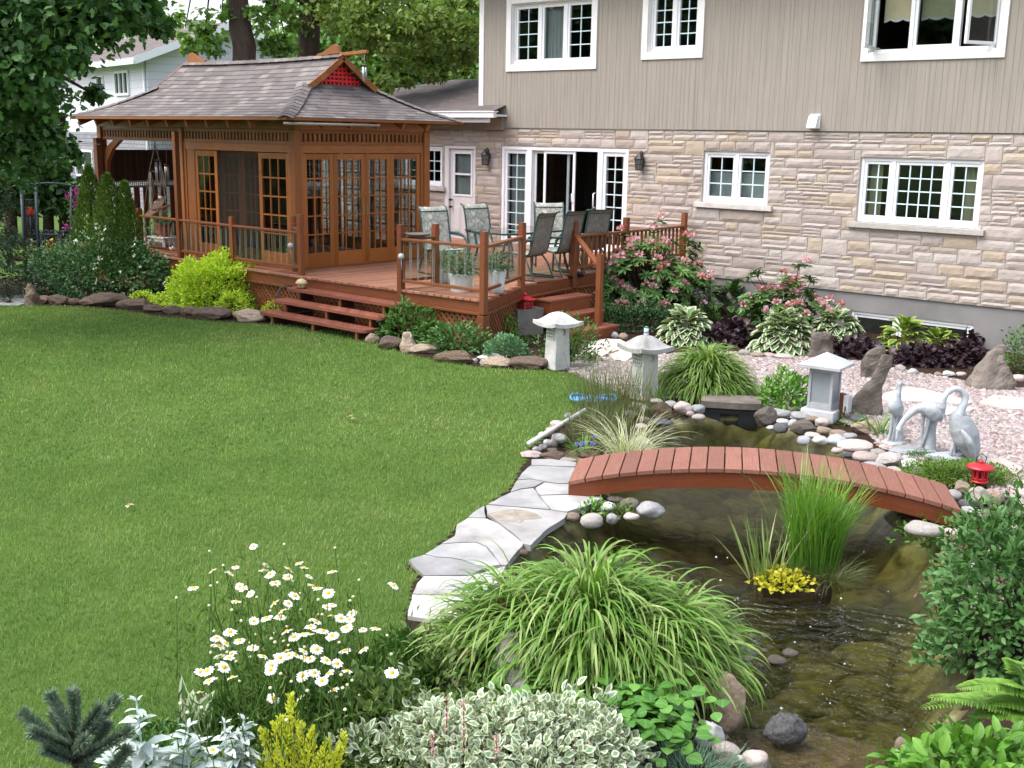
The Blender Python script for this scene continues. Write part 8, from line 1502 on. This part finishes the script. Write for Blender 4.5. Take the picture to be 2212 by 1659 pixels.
# dark maple overhanging on the left
bm0 = onD(-190, 600, 18.); bm0[2] = 0; t = thing('maple_tree', 'dark green maple whose boughs hang in from the upper left', 'tree', bm0); bl = []
for (px, py, d, r, k) in ((40, 30, 17.5, 1.1, 1.7), (160, 15, 18, .8, 1.2), (255, 25, 18.5, .6, .7), (310, 55, 18.6, .42, .5), (185, 75, 18.2, .33, .4), (100, 95, 17.5, .48, .7), (25, 130, 17.8, .75, 1.1), (100, 145, 18.5, .26, .3), (60, 190, 19, .42, .55), (168, 140, 18.8, .10, .08), (205, 205, 18.8, .14, .10), (25, 235, 19, .6, .8), (65, 290, 19.5, .45, .55), (95, 305, 19.6, .25, .25), (150, 325, 19.8, .14, .1), (-90, 120, 18, 1.6, 1.3), (-80, 300, 19, 1.2, 1.), (15, 340, 20, .55, .6), (115, 345, 20.5, .35, .35), (60, -100, 18, 1.6, 1.2), (300, -90, 18.5, 1., .7)): bl.append((onD(px, py, d), r, k))
crown('crown', bl, .14, 'maple', t, 400); limbs(t, [([bm0, bm0+[0, 0, 2.5], onD(-150, 100, 18)], [.28, .24, .16])]+[([onD(-150, 100, 18), (np.array(onD(-150, 100, 18))+b_[0])/2+[0, 0, .3], b_[0]], [.09, .05, .015]) for b_ in bl[::2]])
# two trunks behind the gazebo
def tall(label, pts, rad, blobs, name, mat, leafL, per): 
    t = thing(name, label, 'tree', (*pts[0][:2], 0)); limbs(t, [(pts, rad)]+[([pts[-1], (np.array(pts[-1])+b_[0])/2+[0, 0, .4], b_[0]], [.06, .035, .01]) for b_ in blobs[::2]]); crown('crown', blobs, leafL, mat, t, per); return t
def trunk_pts(L, d): return [onD(x, y, d) if y is not None else None for x, y in L]
d1 = 27.; b0 = onD(524, 300, d1); b0[2] = 0
tall('tall tree with dark fissured trunk behind the left part of the gazebo roof', [b0, onD(527, 145, d1), onD(528, 100, d1), onD(519, 60, d1), onD(515, 0, d1), onD(510, -120, d1), onD(505, -400, d1)], [.30, .255, .26, .25, .215, .20, .15], [(onD(x, y, d1+dd), r, k) for x, y, dd, r, k in ((440, 100, 0, .42, .35), (455, 75, .5, .36, .25), (400, 60, 0, .45, .3), (410, 110, -1, .3, .2), (600, 40, 0, .55, .45), (590, 100, .4, .3, .22), (620, 105, .4, .35, .3), (560, 15, 0, .4, .3), (480, 25, 0, .4, .25), (470, -150, 0, 2.2, 1.), (560, -220, 0, 2.4, 1.), (420, -60, 0, .9, .5), (640, 60, 1, .35, .2))], 'shade_tree', 'wood2', .15, 200)
d2 = 28.; b0 = onD(665, 300, d2); b0[2] = 0
tall('tall tree with straight dark trunk behind the ridge of the gazebo', [b0, onD(667, 120, d2), onD(668, 60, d2), onD(669, 0, d2), onD(670, -120, d2), onD(680, -400, d2)], [.29, .262, .25, .235, .22, .16], [(onD(x, y, d2+dd), r, k) for x, y, dd, r, k in ((760, 30, -1, .8, .9), (840, 40, -1, .8, .9), (800, 90, -1, .6, .6), (900, 60, -.5, .7, .8), (960, 90, 0, .7, .7), (880, 130, 0, .5, .5), (940, 150, 0, .5, .45), (720, 15, 0, .6, .5), (990, 30, 0, .6, .5), (1000, 130, .5, .5, .4), (620, 10, 0, .5, .4), (700, -150, 0, 2.4, 1.), (850, -120, 0, 2.2, 1.2), (850, 180, .5, .35, .3))], 'shade_tree', 'locust', .14, 330)
g = MB()                                                    # drooping bare twigs of that crown
for (a, b, c) in (((1280, 20), (1300, 180), (1420, 350)), ((1480, 0), (1460, 170), (1450, 270)), ((1500, 60), (1600, 180), (1720, 270)), ((1360, 190), (1290, 330), (1270, 430)), ((780, 10), (770, 160), (830, 330))):
    k = lambda q: onD(239.5*1+ (q[0]*.3247)+99.4, q[1]*.3247, 26.8); g.tube([k(a), k(b), k(c)], [.02, .014, .006], 5)
for o in list(COL.objects):
    if o.get('label', '').startswith('tall tree with straight'): g.build('twig', M['bark'], o)
WG = 'leafy trees filling the background right of the gazebo'
for i, (px, d, blobs, mat, lab) in enumerate(((760, 36, ((720, 160, 1.4, 1.2), (780, 120, 1.6, 1.4), (760, 200, 1.4, 1.1), (700, 90, 1.2, .9), (830, 190, 1.2, .9)), 'wood1', 'mid green tree directly behind the red gable of the gazebo'), (880, 38, ((860, 90, 1.8, 1.5), (910, 140, 1.6, 1.4), (880, 200, 1.6, 1.2), (940, 200, 1.4, 1.), (860, 10, 1.8, 1.3)), 'wood1', 'leafy tree with visible thin trunk above the low wing roof'), (985, 37, ((1000, 60, 1.6, 1.4), (960, 20, 1.5, 1.2), (1010, 140, 1.5, 1.3), (970, 190, 1.3, 1.), (1040, 90, 1.5, 1.)), 'wood2', 'leafy tree just left of the white corner board of the house'), (1060, 42, ((1060, 30, 2., 1.2), (1080, 130, 2., 1.2), (1050, -60, 2.2, 1.2)), 'wood1', 'tree mostly hidden behind the left corner of the house'), (700, 46, ((700, 60, 1.6, .9), (740, 20, 1.6, .9), (660, 110, 1.2, .7), (720, 140, 1.6, 1.)), 'wood2', 'distant pale green tree right of the straight trunk'))):
    b0 = onD(px, 300, d); b0[2] = 0; t = thing('background_tree', lab, 'tree', b0, WG); bb = [(onD(x, y, d+random.uniform(-1, 1)), r, k) for x, y, r, k in blobs]; crown('crown', bb, .20, mat, t, 330); limbs(t, [([b0, onD(px-3, 190, d), onD(px+2, 110, d), onD(px+6, 0, d)], [.22, .18, .15, .08])]+[([onD(px, 180, d), b_[0]], [.08, .02]) for b_ in bb])
# hedge and woods at far left
t = thing('hedge_trees', 'dark evergreen hedge trees beyond the lawn behind the metal gate', 'hedge', onD(60, 450, 33)*np.array([1, 1, 0])); bb = [(onD(x, y, 33+random.uniform(-1, 1.5)), r, k) for x, y, r, k in ((10, 400, 1.2, 1.3), (50, 420, .9, 1.1), (95, 410, .9, 1.1), (130, 420, .7, .8), (40, 320, 1.3, 1.2), (75, 340, .8, .9), (112, 355, .4, .4), (20, 240, 1.3, 1.), (-60, 380, 1.6, 1.2), (150, 425, .5, .6), (40, 170, 1.2, .8), (-20, 160, 1.6, .9))]; crown('crown', bb, .2, 'hedge', t, 330); limbs(t, [([onD(x, 440, 33)*np.array([1, 1, 0]), onD(x, 250, 33)], [.15, .08]) for x in (20, 60, 100, 135)])
P = []; 
for k in range(240): x = random.uniform(-400, 1150); P.append((onD(x, random.uniform(150 if x > 650 else 90, 290), random.uniform(62, 75)), 2.6, .35))
o = thing('far_woods', 'pale distant treetops seen between the trunks and the neighbouring house', 'woods', onD(500, 300, 65)*np.array([1, 1, 0])); crown('crown', P, .42, 'wood2', o, 150)
# neighbouring house
n0, n1, l1 = np.array(onD(322, 250, 44.)), np.array(onD(672, 250, 45.5)), np.array(onD(137, 300, 53.)); nh = thing('neighbour_house', 'white-sided gabled house with brick lower storey behind the trees', 'house', (n0[0], n0[1], 0))
def xy(p, z): return (p[0], p[1], z)
ze = hz(n0, 118); zb = hz(l1, 284); zap = hz((n0+n1)/2, 52)
t_ = NT('clapboard'); sp = t_.n('ShaderNodeSeparateXYZ'); t_.l(t_.obj(), sp.inputs[0]); fr = t_.math('FRACT', t_.math('MULTIPLY', sp.outputs[2], 3.6)); col = t_.mix(t_.maprange(fr, .0, .10), (.38, .40, .48), (.67, .64, .74)); M['clap'] = t_.done(t_.bsdf(col, .6, .3))
t_ = NT('grey_brick'); bk = t_.n('ShaderNodeTexBrick'); t_.l(t_.uv(), bk.inputs['Vector']); bk.inputs['Scale'].default_value = 1.; bk.inputs['Brick Width'].default_value = .45; bk.inputs['Row Height'].default_value = .13; bk.inputs['Mortar Size'].default_value = .014; bk.inputs['Color1'].default_value = (.30, .30, .33, 1); bk.inputs['Color2'].default_value = (.24, .24, .27, 1); bk.inputs['Mortar'].default_value = (.15, .15, .17, 1); M['brick'] = t_.done(t_.bsdf(bk.outputs['Color'], .9, .2))
nd = (n0-l1); nd[2] = 0; nd /= np.linalg.norm(nd); gd = (n1-n0); gd[2] = 0; gd /= np.linalg.norm(gd); back = n1-nd*np.linalg.norm(n0-l1)
g = MB(); mid = (n0+n1)/2; g.add([xy(n0, zb), xy(n1, zb), xy(n1, ze), xy(mid, zap), xy(n0, ze)], [(0, 1, 2, 3, 4)]); g.add([xy(l1, zb), xy(n0, zb), xy(n0, ze), xy(l1, ze)], [(0, 1, 2, 3)]); g.add([xy(n1, zb), xy(back, zb), xy(back, ze), xy(n1, ze)], [(0, 1, 2, 3)]); g.build('siding_wall', M['clap'], nh)
g = MB(); LL = float(np.linalg.norm(n0-l1)); LG = float(np.linalg.norm(n1-n0)); g.add([xy(l1, -.3), xy(n0, -.3), xy(n0, zb), xy(l1, zb)], [(0, 1, 2, 3)], 0, False, [(0, 0), (LL, 0), (LL, zb), (0, zb)]); g.add([xy(n0, -.3), xy(n1, -.3), xy(n1, zb), xy(n0, zb)], [(0, 1, 2, 3)], 0, False, [(0, 0), (LG, 0), (LG, zb), (0, zb)]); g.build('brick_wall', M['brick'], nh)
gn = np.array([gd[1], -gd[0], 0]); ov = gn*.55; ex = -gd*.5; dz = (zap-ze)/np.linalg.norm(mid-n0)*.5; g = MB()
bk0, bkm, bk1 = l1, mid+(l1-n0), back
for (a, m, b_, m2, s) in ((n0+ex, mid, l1+ex, bkm, 1), (n1-ex, mid, back-ex, bkm, -1)):
    q = [xy(a+ov, ze-dz+.08), xy(b_-ov, ze-dz+.08), xy(m2-ov, zap+.08), xy(m+ov, zap+.08)]; g.add(q, [(3, 2, 1, 0) if s > 0 else (0, 1, 2, 3)], 0, False, [(0, 0), (9, 0), (9, 4), (0, 4)]); q2 = [(x, y, z-.14) for x, y, z in q]; g.add(q2, [(0, 1, 2, 3) if s > 0 else (3, 2, 1, 0)], 1)
    for i, j in ((0, 1), (3, 0), (1, 2)): g.add([q[i], q[j], q2[j], q2[i]], [(0, 1, 2, 3)], 1); g.add([q[i], q[j], q2[j], q2[i]], [(3, 2, 1, 0)], 1)
    A_, B2 = np.array(q[0]), np.array(q[3]); g.beam(A_+[0, 0, -.12], B2+[0, 0, -.12], .06, .26, mi=1); C_ = np.array(q[1]); g.beam(A_+[0, 0, -.16], C_+[0, 0, -.16], .12, .16, mi=1)
g.build('roof', [M['shingle_grey'], M['white']], nh)
def nwin(a, px0, px1, py0, py1, nc, nr):
    """window in the left wall plane (through l1..n0)"""
    nrm = np.array([-nd[1], nd[0], 0]); nrm = nrm if nrm@(CAM-n0) > 0 else -nrm
    def hit(px, py): d = ray(px, py); return CAM+d*((n0-CAM)@nrm/(d@nrm))
    A_, B2 = hit(px0, py0), hit(px1, py1); z1_, z0_ = A_[2], B2[2]; w = MB(); U = lambda f: A_*(1-f)+B2*f
    e = nrm*.04; q = lambda f, z: tuple(np.array([*U(f)[:2], z])+e)
    for f0, f1, za, zb_ in ((0, 1, z0_, z0_+.09), (0, 1, z1_-.09, z1_)): w.beam(np.array(q(f0, (za+zb_)/2)), np.array(q(f1, (za+zb_)/2)), .06, zb_-za)
    for k in range(nc+1): f = k/nc; w.beam(q(f, z0_+.09), q(f, z1_-.09), .09, .055, nd)
    for k in range(1, nr): z = z0_+(z1_-z0_)*(.42 if nr == 2 else k/nr); w.beam(q(0, z), q(1, z), .05, .06)
    o = w.build('window', M['white'], nh); p = MB(); e2 = nrm*.02; r_ = lambda f, z: tuple(np.array([*U(f)[:2], z])+e2); p.add([r_(0, z0_), r_(1, z0_), r_(1, z1_), r_(0, z1_)], [(0, 1, 2, 3)]); p.build('pane', M['darkpane'], o)
M['darkpane'] = m_plain('dark_pane', (.02, .025, .035), .08, .6, var=.3, sc=2)
nwin(0, 250, 281, 154, 206, 3, 1); nwin(0, 211, 225, 165, 191, 1, 1); nwin(0, 165, 205, 322, 384, 2, 2); nwin(0, 192, 198, 198, 214, 1, 1)
cp = onD(433, 60, 50.); g = MB(); g.box(cp[0]-.5, cp[0]+.5, cp[1]-.4, cp[1]+.4, zap-1.5, hz(cp, 46)); g.build('chimney', M['brick'], nh); g = MB(); e = np.array([nd[1], -nd[0], 0]); e = e if e@(CAM-n0) > 0 else -e; dp_ = n0+e*.06-nd*.15; g.tube([xy(dp_, ze-.2), xy(dp_, .2)], .05, 8); g.build('downspout', M['white'], nh)
dp_ = l1+e*.05+nd*.1; g = MB(); g.beam(xy(dp_, 0), xy(dp_, ze-.2), .14, .1); g.build('corner_board', M['white'], nh)
# utility box by the neighbour's hedge, wire, gate, rail fence
t = thing('utility_cabinet', 'pale box on a white metal stand by the hedge beyond the gate', 'cabinet', onD(135, 455, 36)*np.array([1, 1, 0])); a = onD(*Z('g', 612, 400), 36); b = onD(*Z('g', 768, 548), 36); g = MB(); g.beam(((a[0]+b[0])/2, (a[1]+b[1])/2, b[2]), ((a[0]+b[0])/2, (a[1]+b[1])/2, a[2]), np.hypot(*(a-b)[:2]), .5, (1, .2, 0)); g.build('cabinet_box', M['plastic'], t); g = MB(); c, d = onD(*Z('g', 640, 560), 35.6), onD(*Z('g', 750, 575), 35.6); e_, f_ = onD(*Z('g', 640, 640), 35.6), onD(*Z('g', 750, 600), 35.6); g.tube([c, e_], .03, 6); g.tube([e_, f_], .03, 6); g.tube([c, d], .03, 6); g.build('stand', M['white'], t)
g = MB(); pts = [onD(-60, 286, 22), onD(60, 297, 22.5), onD(160, 308, 23), onD(215, 312, 23.5)]; g.tube(pts, .008, 5); tag(g.build('clothesline', M['pvc']), 'thin pale clothesline crossing in front of the dark maple boughs', 'line')
GD = 25.6
def G_(x, y, dd=0.): return onD(*Z('g', x, y), GD+dd)
ga = thing('garden_arbor', 'dark blue metal garden arbor with arched top and ornamental side panels', 'arbor', G_(270, 1280)*np.array([1, 1, 0])); 
def gb(base, top): a = G_(*base); a[2] = 0; b = G_(*top); return a, b
for (x0, y0, x1, y1) in ((282, 1290, 236, 400), (432, 1330, 396, 400), (792, 1300, 786, 400)): g = MB(); a, b = gb((x0, y0), (x1, y1)); g.tube([a, b], .035, 8); g.build('post', M['gatemetal'], ga)
g = MB(); a, b = gb((822, 1290), (815, 410)); g.tube([a+np.array([-.5, .35, 0]), b+np.array([-.5, .35, 0])], .02, 8); g.build('post', M['gatemetal'], ga)
g = MB()
for dd in (0, .14, .28, .42): g.tube([G_(x, y, dd) for x, y in ((145, 392), (240, 380), (380, 366), (520, 358), (650, 364), (780, 386), (890, 405))], .022, 6)
for k in range(24): f = k/23; x = 145+745*f; y = np.interp(x, [145, 380, 520, 650, 890], [392, 366, 358, 364, 405]); g.tube([G_(x, y, 0), G_(x, y, .42)], .012, 5)
g.build('arch_top', M['gatemetal'], ga)
def scroll(g, cx, cy, r, s=1, turns=1.4, dd=0.): g.tube([G_(cx+s*r*(1-k/22)*math.cos(turns*2*PI*k/18), cy+r*(1-k/22)*math.sin(turns*2*PI*k/18), dd) for k in range(19)], .010, 5)
g = MB()
for x in (290, 380): g.tube([G_(x, 640), G_(x+12, 960)], .012, 5)
for y0, y1 in ((630, 625), (975, 962), (545, 540)): g.tube([G_(250, y0), G_(410, y1)], .014, 5)
for cx, cy, r, s in ((320, 430, 24, 1), (275, 470, 24, -1), (385, 470, 24, 1), (695, 440, 26, -1), (745, 470, 30, 1), (320, 900, 34, 1), (365, 900, 34, -1), (320, 1110, 40, 1), (340, 560, 20, -1)): k = MB(); scroll(k, cx, cy, r, s); k.build('scroll', M['gatemetal'], ga)
g.tube([G_(335, 720), G_(345, 950)], .02, 6); g.tube([G_(300, 730), G_(340, 860)], .01, 5); g.tube([G_(370, 730), G_(345, 860)], .01, 5); g.tube([G_(295, 1090), G_(300, 1250)], .01, 5); g.tube([G_(300, 1080), G_(400, 1065)], .012, 5); g.tube([G_(310, 1190), G_(400, 1190)], .012, 5); g.build('side_panel', M['gatemetal'], ga)
ML('tulip', [(.35, .03, .02), (.45, .06, .03)], trans=.1); P = np.array([G_(x, y, -.04) for x, y in ((315, 690), (335, 660), (355, 690), (525, 1075), (550, 1050), (590, 1078), (765, 1085))]); n = len(P); leaves('tulip_ornament', np.repeat(P, 4, 0)-[0, 0, .05], np.tile([[.25, .1, 1], [-.25, -.1, 1], [0, .2, 1], [.1, -.2, 1]], (n, 1)), np.tile(-FWv, (4*n, 1)), .14, .07, M['tulip'], ga)
gt = thing('garden_gate', 'low dark metal gate with scrolls and tulip ornaments under the arbor', 'gate', G_(600, 1330)*np.array([1, 1, 0])); g = MB()
g.tube([G_(445, 922), G_(785, 940)], .022, 6); g.tube([G_(450, 1330), G_(785, 1300)], .016, 6)
for x, r in ((450, .022), (495, .012), (615, .012), (668, .026), (728, .012), (785, .018)): a, b = gb((x+4, 1320), (x, 930)); g.tube([a, b], r, 6)
for cx, r, s in ((455, 26, 1), (525, 28, -1), (575, 28, 1), (650, 22, -1), (685, 22, 1), (770, 28, -1)): scroll(g, cx, 895, r, s)
g.tube([G_(460, 905), G_(510, 870), G_(550, 905), G_(600, 872), G_(650, 908)], .012, 5); g.tube([G_(680, 908), G_(735, 878), G_(780, 905)], .012, 5); g.tube([G_(500, 1000), G_(525, 955), G_(556, 945), (G_(590, 958)), G_(612, 1000)], .012, 5); g.build('gate_frame', M['gatemetal'], gt)
rf = thing('rail_fence', 'dark two-rail wooden fence crossing behind the garden gate', 'fence', onD(60, 520, 27)*np.array([1, 1, 0]))
for y0, y1 in ((1020, 985), (1190, 1150)): g = MB(); g.tube([onD(*Z('g', 60, y0), 27.), onD(*Z('g', 440, y0), 27.), onD(*Z('g', 900, y1), 27.6)], .055, 8); g.build('rail', M['darkwood'], rf)
for x in (110, 900): a = onD(*Z('g', x, 1200), 27.); a[2] = 0; g = MB(); g.tube([a, a+[0, 0, 1.15]], .07, 8); g.build('post', M['darkwood'], rf)
cl_ = thing('clematis', 'clematis with purple flowers climbing the right side of the arbor', 'climber', G_(840, 1300)*np.array([1, 1, 0])); P = np.concatenate([G_(x, y, .1)+RNG.normal(0, .10, (60, 3)) for x, y in ((850, 440), (830, 520), (840, 600), (835, 700), (860, 800), (800, 900), (850, 1000), (820, 1120), (850, 1220))]); n = len(P); leaves('foliage', P, rdir(n), rdir(n)*.6+[0, 0, 1], .08, .045, M['mid'], cl_, TO)
for x, y in ((830, 435), (865, 450), (890, 455), (850, 520), (760, 515), (840, 570), (855, 585), (830, 620), (845, 600), (720, 840), (745, 848), (340, 1115), (750, 1130)): p = G_(x, y, -.1); n = 9; leaves('flower', np.repeat(p[None], n, 0)+RNG.normal(0, .03, (n, 3)), rdir(n), rdir(n), .075, .05, M['purple'], cl_)
g = MB(); g.tube([G_(825, 1300, .1)*np.array([1, 1, 0]), G_(835, 800, .1), G_(845, 430, .1)], [.015, .012, .006], 6); g.build('stem', M['bark'], cl_)
yf = thing('yellow_flowers', 'small yellow flowers on thin stems before the garden gate', 'flowers', G_(560, 1330)*np.array([1, 1, 0])); g = MB()
for x, y in ((515, 1018), (590, 1020), (572, 988), (690, 1052), (675, 1090), (580, 1118), (410, 1118), (245, 1112)):
    p = G_(x, y, -.5); n = 7; leaves('flower', np.repeat(p[None], n, 0), rdir(n), rdir(n), .05, .04, M['yellowfl'] if 'yellowfl' in M else M.setdefault('yellowfl', m_leaf('yellow_petal', [(.7, .5, .02), (.8, .62, .04)], trans=.2)), yf); g.tube([p*np.array([1, 1, 0]), p], .008, 5)
g.build('stem', M['mid'], yf)
# loose leaves lying on the lawn
for (px, py, l) in ((750, 903, 'curled brown and white dry leaf lying in the middle of the lawn'), (276, 1092, 'pale fallen leaf on the left half of the lawn')):
    p = at(px, py, .05); o = leaves('fallen_leaf', np.array([p]*3)+RNG.normal(0, .02, (3, 3))*[1, 1, .3], rdir(3, -.1, .2), np.array([[0, 0, 1.]]*3), .075 if px == 750 else .05, .035, M['dry'] if 'dry' in M else M.setdefault('dry', m_leaf('dry_leaf', [(.30, .17, .09), (.55, .45, .35)], trans=.2)), None, TO); tag(o, l, 'leaf')

# trees standing behind the camera, seen only as reflections in the panes and the pond
for o in [o for o in COL.objects if o.get('label', '').startswith('mid green tree directly')]:
    for i, (x, y, z, lb) in enumerate(((-44, -10, 1.3, 'leftmost'), (-36, -9, 1.2, 'second from left'), (-28, -10, 1.3, 'middle'), (-21, -9, 1.2, 'second from right'), (-14, -9, 1.2, 'rightmost'))): c = copy_tree(o); c.location = (x, y, 0); c.scale = (z*1.9, z*1.9, z*1.35); tag(c, 'tree behind the photographer mirrored in the house windows, %s one' % lb, 'tree', 'trees mirrored in the window panes')
